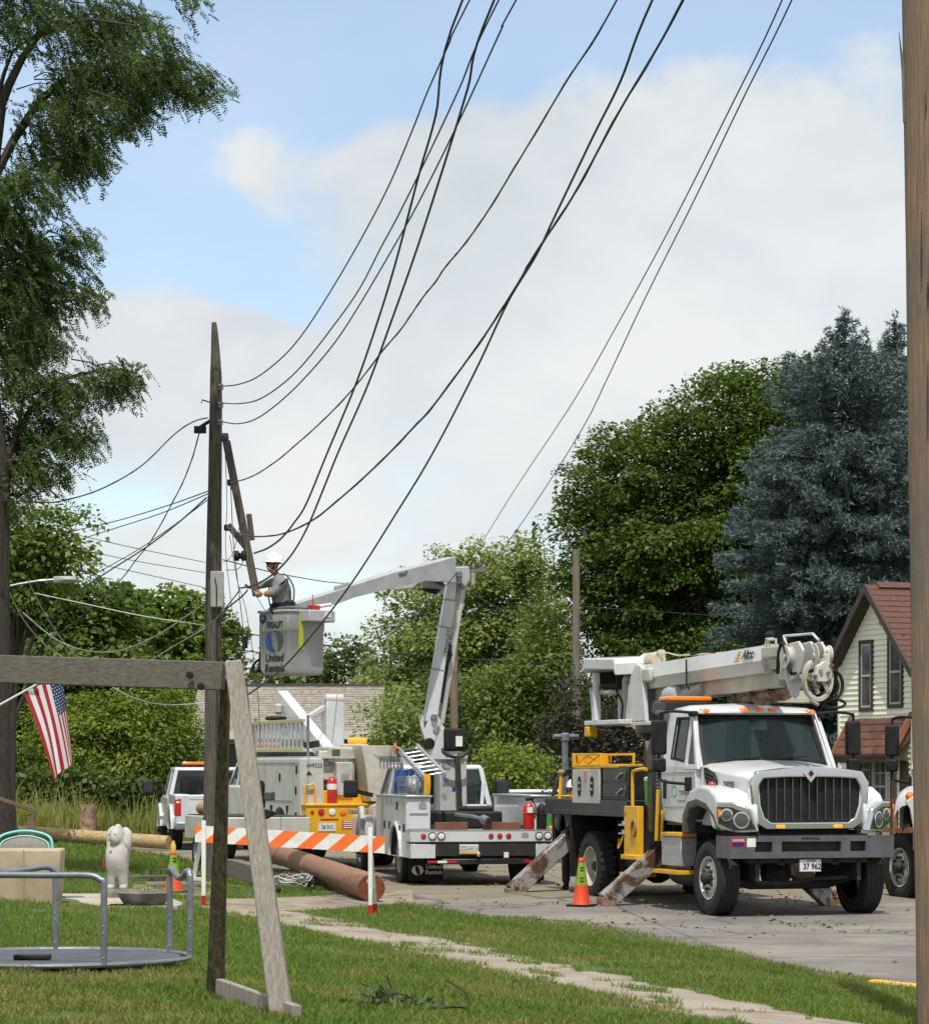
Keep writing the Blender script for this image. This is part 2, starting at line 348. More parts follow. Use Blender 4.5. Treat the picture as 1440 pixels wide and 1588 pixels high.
grassm = mat('lawn', (.075, .115, .022), .95, col2=(.045, .08, .015), scale=1.3, lo=.4, hi=.65, col3=(.16, .13, .06), scale3=.55, lo3=.52, hi3=.72, bump=.4, bscale=40)
asphm = mat('pale_asphalt', (.185, .168, .158), .92, col2=(.14, .127, .12), scale=.9, lo=.42, hi=.62, bump=.25, bscale=60, col3=(.23, .205, .17), scale3=.35, lo3=.5, hi3=.62)
walkm = mat('old_pavement', (.30, .26, .21), .92, col2=(.235, .195, .15), scale=1.2, bump=.3, bscale=35, col3=(.17, .115, .07), scale3=1.3, lo3=.53, hi3=.68)
dirtm = mat('gravel_dirt', (.30, .255, .20), .95, col2=(.20, .16, .12), scale=3, bump=.5, bscale=30, col3=(.13, .10, .07), scale3=1.5, lo3=.52, hi3=.7)
def make_ground():
    xs = np.concatenate([np.linspace(-900, -60, 22), np.linspace(-50, -13, 60), np.linspace(-12.6, 12.6, 127), np.linspace(13, 50, 60), np.linspace(60, 900, 22)])
    ys = np.concatenate([np.linspace(-120, 5, 20), np.linspace(6, 14, 17), np.linspace(14.2, 60, 230), np.linspace(60.5, 110, 100), np.linspace(115, 1500, 60)])
    X, Y = np.meshgrid(xs, ys); Z = ground_z(X, Y)
    Z = Z + .012*(vnoise(X, Y, .5, 1)-.5)*(dist_edge(X, Y) > 1.5)
    n = len(xs); idx = np.arange(len(xs)*len(ys)).reshape(len(ys), n)
    F = np.stack([idx[:-1, :-1].ravel(), idx[:-1, 1:].ravel(), idx[1:, 1:].ravel(), idx[1:, :-1].ravel()], 1)
    o = npmesh('ground', np.stack([X.ravel(), Y.ravel(), Z.ravel()], 1), F, grassm, smooth=True)
    tag(o, 'green lawn and verge falling gently towards the street', 'ground', kind='structure')
make_ground()
def strip(name, Lp, Rp, m, label, cat, dz, skirt=.12, n=10):
    """a paved strip between two edge lines, draped on the ground, with a skirt down its sides"""
    Lp = np.asarray(Lp, float); Rp = np.asarray(Rp, float); k = len(Lp); V = []; F = []
    for i in range(n+1):
        t = i/n; P = Lp*(1-t) + Rp*t
        V.append(np.column_stack([P, lawn_z(P[:, 0], P[:, 1]) + dz]))
    V = [V[0] - (0, 0, skirt)] + V + [V[-1] - (0, 0, skirt)]
    V = np.concatenate(V); r = n+3
    idx = np.arange(r*k).reshape(r, k)
    F = np.stack([idx[:-1, :-1].ravel(), idx[:-1, 1:].ravel(), idx[1:, 1:].ravel(), idx[1:, :-1].ravel()], 1)
    o = npmesh(name, V, F[:, ::-1], m); tag(o, label, cat, kind='structure'); return o
# the street: its edge on our side is ragged where grass grows over it
t = np.arange(-14, 62, .2); P0 = RA + RU*t[:, None]; e = street_edge(P0[:, 1])
strip('road', P0 + RN*e[:, None], P0 - RN*9.2, asphm, 'pale worn street strewn with leaves and dust', 'road', .004, n=24)
x = np.arange(-60, -4, 1.0); sx = np.column_stack([x, 70.2 + .02*(x+20)]); strip('side_road', sx, sx + (0, 4.2), asphm, 'narrow side street behind the lawn', 'road', .03)
t = np.arange(-12, 11.2, .15); P0 = RA + RU*t[:, None]; w = vnoise(t, t*0, .5, 5)-.5; w2 = vnoise(t, t*0, .45, 6)-.5
strip('sidewalk', P0 + RN*(4.6+.4*w)[:, None], P0 + RN*(3.25+.5*w2)[:, None], walkm, 'old cracked pavement half overgrown by the lawn', 'sidewalk', .012, skirt=.05, n=6)
DR = [(335, 1396), (400, 1394), (480, 1392), (560, 1386), (640, 1380)]; DL = [(335, 1408), (400, 1413), (470, 1414), (560, 1408), (640, 1402)]
def dense(pix, n=40):
    q = np.array([gp(*p)[:2] for p in pix]); s = np.linspace(0, len(q)-1, n); k = np.arange(len(q))
    return np.column_stack([np.interp(s, k, q[:, 0]), np.interp(s, k, q[:, 1])])
a_, b_ = dense(DL), dense(DR); wv = (vnoise(a_[:, 0], a_[:, 1], .4, 9)-.5)*.5
strip('driveway', a_ + np.column_stack([wv*0, wv]), b_ + np.column_stack([wv*0, wv]), dirtm, 'gravel driveway joining the street behind the barricade', 'driveway', .016, skirt=.05)
a_, b_ = dense([(205, 1372), (260, 1373), (330, 1376), (350, 1384)]), dense([(205, 1386), (260, 1388), (330, 1392), (350, 1396)])
strip('dirt_path', b_, a_, dirtm, 'bare dirt strip beside the cone on the lawn', 'path', .012, skirt=.05)
SLAB = [(-8, 32.4), (-4.1, 32.9), (-3.35, 34.6), (-3.95, 37.4), (-8.2, 36.6)]
mb = MB(); zz = float(lawn_z(-4.2, 35)) + .03; mb.prism(SLAB, 2, zz-.25, zz)
tag(mb.build('patio', conc), 'pale concrete slab under the statue and covered table', 'patio', kind='structure')
mb = MB(); k0, k1 = gp(1352, 1528), gp(1440, 1538)
k1 = k0 + (k1-k0)*2.2
mb.beam(k0 + Vector((0, 0, .0)), k1 + Vector((0, 0, .0)), .14, .11)
tag(mb.build('kerb', mat('yellow_kerb_paint', (.60, .36, .03), .8, col2=(.40, .33, .22), scale=5, lo=.45, hi=.65), bevel=.02), 'yellow painted kerb edge by the street corner', 'kerb', kind='structure')

# ---------------------------------------------------------------- grass
def inside(x, y, poly):
    c = np.zeros(len(x), bool); n = len(poly)
    for i in range(n):
        (x1, y1), (x2, y2) = poly[i], poly[(i+1) % n]
        k = ((y1 > y) != (y2 > y)) & (x < (x2-x1)*(y-y1)/((y2-y1) or 1e-9) + x1); c ^= k
    return c
def blades(name, m, label, x, y, h, w, lean, zoff=0):
    n = len(x); a = rng.random(n)*2*np.pi; z = lawn_z(x, y) + zoff - .005
    h = h*(.6+.8*rng.random(n))*(.45+1.15*vnoise(x, y, .16, 23)**1.3+.35*vnoise(x, y, .7, 24)); dx, dy = np.cos(a), np.sin(a); b = rng.random(n)*2*np.pi; L = lean*h*rng.random(n)
    lx, ly = np.cos(b)*L, np.sin(b)*L; hw = w*(.7+.6*rng.random(n))/2
    V = np.empty((n, 5, 3))
    V[:, 0] = np.stack([x-dx*hw, y-dy*hw, z], 1); V[:, 1] = np.stack([x+dx*hw, y+dy*hw, z], 1)
    V[:, 2] = np.stack([x+dx*hw*.8+lx*.35, y+dy*hw*.8+ly*.35, z+h*.6], 1); V[:, 3] = np.stack([x-dx*hw*.8+lx*.35, y-dy*hw*.8+ly*.35, z+h*.6], 1)
    V[:, 4] = np.stack([x+lx, y+ly, z+h*(1-.25*rng.random(n))], 1)
    i = np.arange(n)*5; F = np.concatenate([np.stack([i, i+1, i+2], 1), np.stack([i, i+2, i+3], 1), np.stack([i+3, i+2, i+4], 1)])
    dry = np.clip((vnoise(x, y, 1.1, 21)*.55+vnoise(x, y, .3, 22)*.45-.50)*2.6, 0, 1)*.9 + .25*rng.random(n)
    o = npmesh(name, V.reshape(-1, 3), F, m, tint=np.repeat(np.clip(dry, 0, 1), 5)); tag(o, label, 'grass', kind='stuff'); return o
def lawn_points(y0, y1, dens, half=.175):
    n = int((y1-y0)*(y0+y1)*half*dens); y = np.sqrt(y0*y0+(y1*y1-y0*y0)*rng.random(n)); x = (rng.random(n)*2-1)*half*y
    d = dist_edge(x, y); k = d > street_edge(y) - .05 + .25*(rng.random(n)-.5)
    s = (vnoise(x, y, .5, 5)-.5)*.3; g = vnoise(x, y, .33, 31)
    k &= ~((d > 3.38+s) & (d < 4.5+s*.6) & (y < 38.3) & (g < .82+.12*rng.random(n)))
    k &= ~((d > 2.8+s) & (d <= 3.4+s) & (g > .55) & (y > 24) & (y < 38.3) & (rng.random(n) < .75))
    k &= ~inside(x, y, SLAB)
    k &= ~inside(x, y, [tuple(q) for q in np.concatenate([dense(DL), dense(DR)[::-1]])])
    k &= ~((vnoise(x, y, .8, 40)*.7+vnoise(x, y, .2, 41)*.3 > .70) & (rng.random(n) < .85))
    k |= (d > 3.3) & (d < 4.6) & (y < 36) & (y > 17) & (vnoise(x, y, .45, 33)*.75+vnoise(x, y, .12, 34)*.25 > .73)
    return x[k], y[k]
def dusty(m, y0, y1, col):
    nt = m.node_tree; N = nt.nodes; L = nt.links; b = N['Principled BSDF']; src = b.inputs['Base Color'].links[0].from_socket
    tc = N.new('ShaderNodeTexCoord'); sp = N.new('ShaderNodeSeparateXYZ'); L.new(tc.outputs['Object'], sp.inputs[0]); t = N.new('ShaderNodeTexNoise'); t.inputs['Scale'].default_value = 1.3; t.inputs['Detail'].default_value = 6; L.new(tc.outputs['Object'], t.inputs['Vector'])
    ad = N.new('ShaderNodeMath'); ad.operation = 'MULTIPLY_ADD'; L.new(t.outputs[0], ad.inputs[0]); ad.inputs[1].default_value = 7; L.new(sp.outputs[1], ad.inputs[2])
    r = N.new('ShaderNodeMapRange'); L.new(ad.outputs[0], r.inputs[0]); r.inputs[1].default_value = y0+3.5; r.inputs[2].default_value = y1+3.5; r.inputs[4].default_value = .85
    x = N.new('ShaderNodeMixRGB'); L.new(r.outputs[0], x.inputs[0]); L.new(src, x.inputs[1]); x.inputs[2].default_value = (*col, 1)
    # tar filled cracks and darker patches
    ns = N.new('ShaderNodeTexNoise'); ns.inputs['Scale'].default_value = .9; L.new(tc.outputs['Object'], ns.inputs['Vector'])
    av = N.new('ShaderNodeMixRGB'); av.inputs[0].default_value = .35; L.new(tc.outputs['Object'], av.inputs[1]); L.new(ns.outputs['Color'], av.inputs[2])
    vo = N.new('ShaderNodeTexVoronoi'); vo.feature = 'DISTANCE_TO_EDGE'; vo.inputs['Scale'].default_value = .42; L.new(av.outputs[0], vo.inputs['Vector'])
    cr = N.new('ShaderNodeMapRange'); L.new(vo.outputs['Distance'], cr.inputs[0]); cr.inputs[1].default_value = .004; cr.inputs[2].default_value = .016; cr.inputs[3].default_value = .75; cr.inputs[4].default_value = 0
    x2 = N.new('ShaderNodeMixRGB'); L.new(cr.outputs[0], x2.inputs[0]); L.new(x.outputs[0], x2.inputs[1]); x2.inputs[2].default_value = (.06, .055, .05, 1)
    st = N.new('ShaderNodeTexNoise'); st.inputs['Scale'].default_value = .55; st.inputs['Detail'].default_value = 4; mp = N.new('ShaderNodeMapping'); mp.inputs['Location'].default_value = (4, 9, 2); L.new(tc.outputs['Object'], mp.inputs[0]); L.new(mp.outputs[0], st.inputs['Vector'])
    sr = N.new('ShaderNodeMapRange'); L.new(st.outputs[0], sr.inputs[0]); sr.inputs[1].default_value = .56; sr.inputs[2].default_value = .62; sr.inputs[4].default_value = .35
    x3 = N.new('ShaderNodeMixRGB'); L.new(sr.outputs[0], x3.inputs[0]); L.new(x2.outputs[0], x3.inputs[1]); x3.inputs[2].default_value = (.10, .092, .088, 1); L.new(x3.outputs[0], b.inputs['Base Color'])
dusty(asphm, 42.5, 45.5, (.19, .165, .11))                # sawdust and chaff of the cut trees lies on the far stretch
bladem = mat('grass_blades', (.115, .20, .026), .6, tint=(.26, .235, .08), trans=.35, spec=.25)
P_ = [lawn_points(14.5, 20, 3600), lawn_points(20, 26, 2300), lawn_points(26, 34, 1350), lawn_points(34, 46, 620)]
q_ = lawn_points(14.5, 46, 330, .46); k = (np.abs(q_[0]) > .17*q_[1]); P_.append((q_[0][k], q_[1][k]))
blades('grass', bladem, 'mown lawn grass with dry patches', np.concatenate([p[0] for p in P_]), np.concatenate([p[1] for p in P_]), .05, .0075, 1.0)
x, y = lawn_points(46, 71, 190); k = (x < -1.5) & ((y < 69.5)); blades('grass', bladem, 'rougher grass of the verge beyond the driveway', x[k], y[k], .09, .02, .8)
n = 70000; y = 66 + 22*rng.random(n)**1.2; x = -.165*y*1.05 + rng.random(n)*y*.15
k = ((y > 75.2) | ((dist_edge(x, y) > 3.2) & (y < 69.8) & (x < -9))) & (vnoise(x, y, 1.5, 50) > .25); x, y = x[k], y[k]
weedm = mat('tall_weeds', (.25, .30, .07), .7, tint=(.55, .49, .22), trans=.5, spec=.2)
blades('tall_weeds', weedm, 'tall seeding weeds across the side street', x, y, .25 + .85*vnoise(x, y, 1.2, 51), .03, .55)
n = 16000; y = 42+20*rng.random(n); x = 9.8 - .307*(y-27) + 4.2 + 10*rng.random(n) - .5; blades('grass', bladem, 'grass on the far side of the street by the house', x, y, .10, .03, .8)

# ---------------------------------------------------------------- trees
def leaf_quads(C, D, size, asp, tint, fold=.25, up=None):
    """kite-shaped leaves: centres C, pointing D, length size"""
    n = len(C); D = D/np.linalg.norm(D, axis=1, keepdims=True); r = rng.normal(size=(n, 3))
    if up is not None: r = r*.6 + up
    S = np.cross(D, r); S /= np.linalg.norm(S, axis=1, keepdims=True)+1e-9; U = np.cross(S, D); sz = size[:, None]
    V = np.empty((n, 4, 3)); V[:, 0] = C - D*sz*.5; V[:, 1] = C + S*sz*asp*.5 + U*sz*fold*.4 - D*sz*.05; V[:, 2] = C + D*sz*.5; V[:, 3] = C - S*sz*asp*.5 + U*sz*fold*.4 - D*sz*.05
    return V.reshape(-1, 3), np.arange(n*4).reshape(n, 4), np.repeat(tint, 4)
def leafm(name, a, b, tr=.35, rough=.5):
    return mat(name, a, rough, tint=b, trans=tr, spec=.35)
def px_ell(e, Y, dscale=1.0):
    """crown lobe (px, py, rx, ry[, dY]) to world centre and radii"""
    dY = e[4] if len(e) > 4 else 0
    c = W(e[0], e[1], Y+dY); s = (Y+dY)/4500
    return np.array(c), np.array((e[2]*s, max(e[2], e[3])*s*dscale, e[3]*s))
def sample_clumps(ells, n, bias=.45, sep=0):
    vol = np.array([np.prod(r)**.8 for _, r in ells]); pick = rng.choice(len(ells), n, p=vol/vol.sum())
    d = rng.normal(size=(n, 3)); d /= np.linalg.norm(d, axis=1, keepdims=True); rr = rng.random(n)**bias
    P = np.array([ells[k][0] + d[i]*ells[k][1]*.88*rr[i]*(.82+.36*rng.random()) for i, k in enumerate(pick)])
    if not sep: return P
    out = []
    for p in P:                                             # keep the clumps apart so that gaps stay between them
        if not out or np.min(np.sum(((np.array(out)-p)/(1, 1, .8))**2, 1)) > sep*sep: out.append(p)
    return np.array(out)
def crown_tree(name, label, cat, base, ells, nclump, per, crad, lsize, asp, lm, trunk_r, group=None, droop=.3, limbs=60, barkm=bark, top=None, flat=.5):
    root = thing(name, label, cat, tuple(base), 0, group); b = np.array(base); Cc = sample_clumps(ells, nclump*2, .45, crad*1.05)
    m = len(Cc); cr = crad*1.5*(.4+1.0*rng.random(m)); cnt = (per*2.0*(cr/crad/1.4)**1.7).astype(int)+8
    idx = np.repeat(np.arange(m), cnt); n = len(idx); off = np.clip(rng.normal(size=(n, 3))*.5, -.85, .85); off[:, 2] *= flat; off[:, 2] -= .28*(off[:, 0]**2+off[:, 1]**2)
    P = Cc[idx] + off*cr[idx][:, None] - b
    out = Cc[idx]-Cc.mean(0); out /= np.linalg.norm(out, axis=1, keepdims=True)+1e-6
    D = rng.normal(size=(n, 3))*np.array((1, 1, .45)) + out*.5 + off*.9 - np.array((0, 0, droop*1.2))
    tint = np.clip(.5 + .28*rng.normal(size=m)[idx] + .22*rng.normal(size=n), 0, 1)
    V, F, T = leaf_quads(P, D, lsize*(.8+.45*rng.random(m))[idx]*(.55+.9*rng.random(n)), asp, tint, .25, np.array((0, 0, .55)) + out*.55 + off*.35)
    npmesh('crown', V, F, lm, root, T)
    zt = (top if top is not None else np.mean([c[2] for c, r in ells])*.6 + .4*max(c[2]-r[2]*.2 for c, r in ells)) - b[2]
    cx = np.mean([c for c, r in ells], 0) - b; mb = MB(); pts = []
    for i in range(9):
        f = i/8; pts.append((cx[0]*f*f*.8+math.sin(f*5+b[0])*.12*f, cx[1]*f*f*.8, zt*f))
    mb.tube(pts, [trunk_r*(1.25 if i == 0 else 1)*(1-.85*i/8) for i in range(9)], 9)
    for c in Cc[rng.choice(m, min(limbs, m), replace=False)] - b:
        f = np.clip(c[2]/zt - .18 - .25*rng.random(), .12, .92); s = Vector(pts[min(8, int(f*8))]); e = Vector(c)
        mid = s.lerp(e, .5) + Vector((0, 0, -.08*(e-s).length)); r = trunk_r*(.42-.3*f)
        mb.tube([s, s.lerp(mid, .5) + Vector((0, 0, .03)), mid, e], [r, r*.7, r*.45, r*.12], 5)
    mb.build('trunk', barkm, root, smooth=60)
    return root
def GZ(x, y): return float(lawn_z(x, y))
def pxs(L, Y, ds=1.0): return [px_ell(e, Y, ds) for e in L]
maple_l = leafm('maple_leaves', (.058, .11, .012), (.115, .175, .024), .42)
light_l = leafm('pale_leaves', (.17, .23, .05), (.31, .37, .12), .48)
shrub_l = leafm('bright_leaves', (.13, .19, .022), (.25, .32, .05), .45)
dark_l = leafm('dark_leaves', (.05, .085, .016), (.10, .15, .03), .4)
copper_l = leafm('copper_leaves', (.026, .023, .015), (.058, .052, .034), .2, .38)
locust_l = leafm('locust_leaves', (.06, .105, .028), (.12, .175, .05), .45)

def base_at(px, Y): x = (px-720)/4500*Y; return (x, Y, GZ(x, Y)-.1)
crown_tree('maple_tree', 'tall dense dark green tree between the spruces and the paler tree', 'tree', base_at(1060, 92),
    pxs([(955, 770, 100, 110), (1000, 690, 70, 68), (1150, 640, 85, 72), (1085, 710, 110, 90), (1060, 850, 160, 130), (925, 900, 68, 90), (1190, 740, 110, 150), (1000, 980, 120, 85), (1205, 605, 75, 45), (1090, 1010, 170, 90), (985, 1080, 100, 60), (1180, 950, 100, 120), (1130, 588, 45, 30), (1190, 575, 40, 22), (890, 800, 35, 40), (1060, 650, 50, 45), (1238, 585, 42, 34), (1230, 650, 60, 60), (1110, 600, 40, 30)], 92, .9),
    1700, 120, .55, .145, .55, maple_l, .42, 'trees behind the street')
crown_tree('cottonwood_tree', 'pale green airy tree behind the raised boom', 'tree', base_at(735, 104),
    pxs([(650, 930, 58, 50), (755, 900, 82, 60), (815, 900, 38, 70), (700, 1000, 110, 66), (800, 985, 70, 90), (640, 1060, 78, 66), (735, 1090, 120, 80), (700, 870, 45, 35), (600, 950, 28, 24)], 104, .8),
    620, 105, .55, .15, .65, light_l, .3, 'trees behind the street')
crown_tree('box_elder_tree', 'low leafy tree mass below the pale tree, between the boom and pole', 'tree', base_at(800, 84),
    pxs([(800, 1080, 75, 70), (850, 1010, 30, 80), (740, 1140, 60, 50), (690, 1110, 65, 70), (840, 1150, 50, 60)], 84), 480, 100, .5, .135, .5, leafm('elder_leaves', (.095, .15, .022), (.18, .245, .05), .42), .2, 'trees behind the street', droop=.5)
crown_tree('bush', 'bright yellow-green bush beside the white mast base', 'bush', base_at(790, 72),
    pxs([(785, 1185, 45, 38), (830, 1200, 45, 35), (760, 1210, 30, 30)], 72), 150, 90, .42, .11, .5, shrub_l, .07, 'roadside bushes')
crown_tree('bush', 'dull green bush right of the shingled garage', 'bush', base_at(610, 76),
    pxs([(618, 1110, 40, 56), (645, 1160, 56, 50), (605, 1172, 34, 42), (590, 1150, 24, 30)], 76), 300, 90, .45, .12, .5, light_l, .09, 'roadside bushes', droop=.5)
crown_tree('bush', 'dark green bush low between the garage and the mast', 'bush', base_at(660, 79),
    pxs([(665, 1130, 60, 70), (720, 1180, 60, 50), (690, 1215, 70, 30)], 79), 280, 90, .45, .12, .5, dark_l, .09, 'roadside bushes')
crown_tree('maple_tree', 'rounded maple beyond the flag, right of the street lamp', 'tree', base_at(255, 88),
    pxs([(255, 960, 50, 45), (300, 965, 42, 52), (215, 965, 40, 45), (240, 1010, 85, 55), (310, 1020, 45, 45), (270, 1060, 90, 40), (345, 975, 22, 34), (200, 925, 22, 20)], 88), 480, 95, .5, .18, .75, leafm('left_maple_leaves', (.095, .165, .022), (.19, .275, .05), .45), .3, 'trees beyond the side street')
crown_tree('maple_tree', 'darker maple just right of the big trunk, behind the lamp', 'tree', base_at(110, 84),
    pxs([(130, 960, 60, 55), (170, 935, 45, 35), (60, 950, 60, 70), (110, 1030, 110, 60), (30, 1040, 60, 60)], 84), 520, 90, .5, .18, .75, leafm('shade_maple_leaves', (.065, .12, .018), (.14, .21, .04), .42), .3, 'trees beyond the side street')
crown_tree('ash_tree', 'sunlit leafy branch tree showing right of the big trunk', 'tree', base_at(10, 66),
    pxs([(80, 800, 45, 26), (50, 850, 60, 55), (95, 870, 35, 40), (20, 900, 50, 60), (118, 795, 16, 10), (90, 900, 35, 25)], 66), 260, 60, .42, .14, .6, leafm('ash_leaves', (.09, .15, .02), (.18, .25, .045), .42), .22, 'trees beyond the side street')
crown_tree('shrub', 'big bright green shrub behind the hanging flag', 'shrub', base_at(190, 81),
    pxs([(120, 1140, 60, 48), (185, 1130, 70, 50), (265, 1140, 48, 58), (235, 1170, 70, 50), (150, 1185, 90, 40), (70, 1140, 38, 40), (285, 1180, 30, 50), (175, 1088, 26, 24), (268, 1085, 16, 34), (120, 1092, 18, 18)], 81), 640, 110, .42, .13, .42, shrub_l, .12, 'shrubs in the weeds', droop=.5)
crown_tree('shrub', 'dark broad-leaved shrub below the flag tip', 'shrub', base_at(110, 77.5),
    pxs([(110, 1215, 45, 26), (200, 1225, 40, 20), (60, 1215, 30, 22)], 77.5), 160, 60, .36, .15, .7, dark_l, .06, 'shrubs in the weeds')
crown_tree('shrub', 'deep green shrub in front of the small grey house', 'shrub', base_at(20, 93),
    pxs([(20, 1110, 60, 66), (-20, 1160, 50, 60), (230, 1210, 60, 30)], 93), 200, 60, .6, .22, .6, dark_l, .15, 'shrubs in the weeds')
crown_tree('poplar_tree', 'small tree top showing behind the garage roof', 'tree', base_at(525, 108),
    pxs([(530, 1020, 36, 28), (480, 1045, 60, 24), (565, 1040, 30, 30), (430, 1040, 40, 20), (525, 1000, 14, 16)], 108), 220, 55, .6, .22, .6, leafm('far_leaves', (.085, .135, .03), (.15, .21, .055), .4), .2, 'trees behind the street')
crown_tree('copper_shrub', 'dark purple-leaved shrub climbing behind the crane truck bed', 'shrub', base_at(950, 58.5),
    pxs([(884, 1085, 20, 46), (870, 1130, 26, 40), (935, 1150, 60, 42), (985, 1155, 45, 45), (905, 1180, 45, 45), (960, 1110, 40, 26), (1000, 1100, 30, 40)], 58.5, .8), 420, 80, .34, .085, .6, copper_l, .12, droop=.4)
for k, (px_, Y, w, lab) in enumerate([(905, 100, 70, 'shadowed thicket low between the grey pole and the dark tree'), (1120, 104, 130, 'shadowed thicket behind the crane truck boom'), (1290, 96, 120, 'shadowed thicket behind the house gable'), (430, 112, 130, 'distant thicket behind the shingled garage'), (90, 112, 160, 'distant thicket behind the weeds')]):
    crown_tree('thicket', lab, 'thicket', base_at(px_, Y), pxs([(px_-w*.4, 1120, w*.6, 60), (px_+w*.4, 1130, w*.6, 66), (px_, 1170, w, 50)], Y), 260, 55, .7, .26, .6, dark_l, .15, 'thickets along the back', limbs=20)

def spruce(label, px_, ytop, Y, halfw, npx_base, seed):
    r = np.random.default_rng(seed); base = base_at(px_, Y); root = thing('spruce_tree', label, 'tree', base, 0, 'blue spruces beside the house')
    H = float(W(px_, ytop, Y).z) - base[2]; s = Y/4500; mb = MB()
    mb.tube([(0, 0, 0), (0, 0, H*.5), (0, 0, H*.99)], [.3, .2, .015], 8)
    C = []; D = []; nb = 0; z = 1.0
    while z < H*.985:
        f = z/H; rad = halfw*s*min(1.0, 3.0*(1-f)+.02, .66+.72*(1-f))*(1.0 if f > .25 else .85+.6*f)
        rad *= .7 if f > .95 else .85 if f > .90 else 1
        k = int(np.clip(rad*7, 5, 17)); a0 = r.random()*6.28
        for i in range(k):
            a = a0 + i*6.283/k + r.normal()*.2; L = rad*(.62+.5*r.random()); zz = z + r.normal()*.15
            dx, dy = math.cos(a), math.sin(a); drp = .28*L if f < .8 else -.25*L; pts = []
            for q in np.linspace(0, 1, max(4, int(L/.16))):
                pts.append(np.array((dx*L*q, dy*L*q, zz - drp*(q**1.3)*1.1 + .16*L*q**3)))
            if nb % 2 == 0: mb.tube([tuple(pts[0]), tuple(pts[len(pts)//2]), tuple(pts[-1])], [.035, .022, .006], 4)
            nb += 1
            for j, p in enumerate(pts):
                q = j/max(1, len(pts)-1)
                if q < .22: continue
                m = 3 + int(5*min(1, L))
                for _ in range(m):
                    sd = r.normal()*.30*L*(1.05-q)*.8; hang = -abs(r.normal())*.14
                    C.append(p + np.array((-dy*sd, dx*sd, hang + r.normal()*.05))); D.append((dx*.8-dy*sd*1.1 + r.normal()*.25, dy*.8+dx*sd*1.1 + r.normal()*.25, -.12 + .3*r.random()))
        z += (.34 if f < .75 else .24)
    for q in np.linspace(.9, 1.0, 22):
        C.append(np.array((r.normal()*.03, r.normal()*.03, H*q))); D.append((r.normal()*.3, r.normal()*.3, 1))
    C = np.array(C); D = np.array(D); D /= np.linalg.norm(D, axis=1, keepdims=True); n = len(C); K = 9
    idx = np.repeat(np.arange(n), K); d = D[idx] + rng.normal(size=(n*K, 3))*.55; d /= np.linalg.norm(d, axis=1, keepdims=True)
    ln = .15*(.6+.7*rng.random(n*K)); st = C[idx] + D[idx]*(rng.random((n*K, 1))-.5)*.22
    tint = np.clip(.5+.25*rng.normal(size=n)[idx]+.2*rng.normal(size=n*K), 0, 1)
    V, F, T = leaf_quads(st + d*ln[:, None]*.5, d, ln, .22, tint, 0)
    npmesh('needles', V, F, spruce_m, root, T); mb.build('trunk', bark, root)
    return root
spruce_m = leafm('blue_spruce_needles', (.066, .106, .104), (.16, .215, .203), .15, .6)
spruce('larger blue spruce with its pointed top left of its twin', 1308, 484, 80, 195, 0, 3)
spruce('second blue spruce, its top beside the foreground pole', 1387, 488, 86, 150, 0, 9)

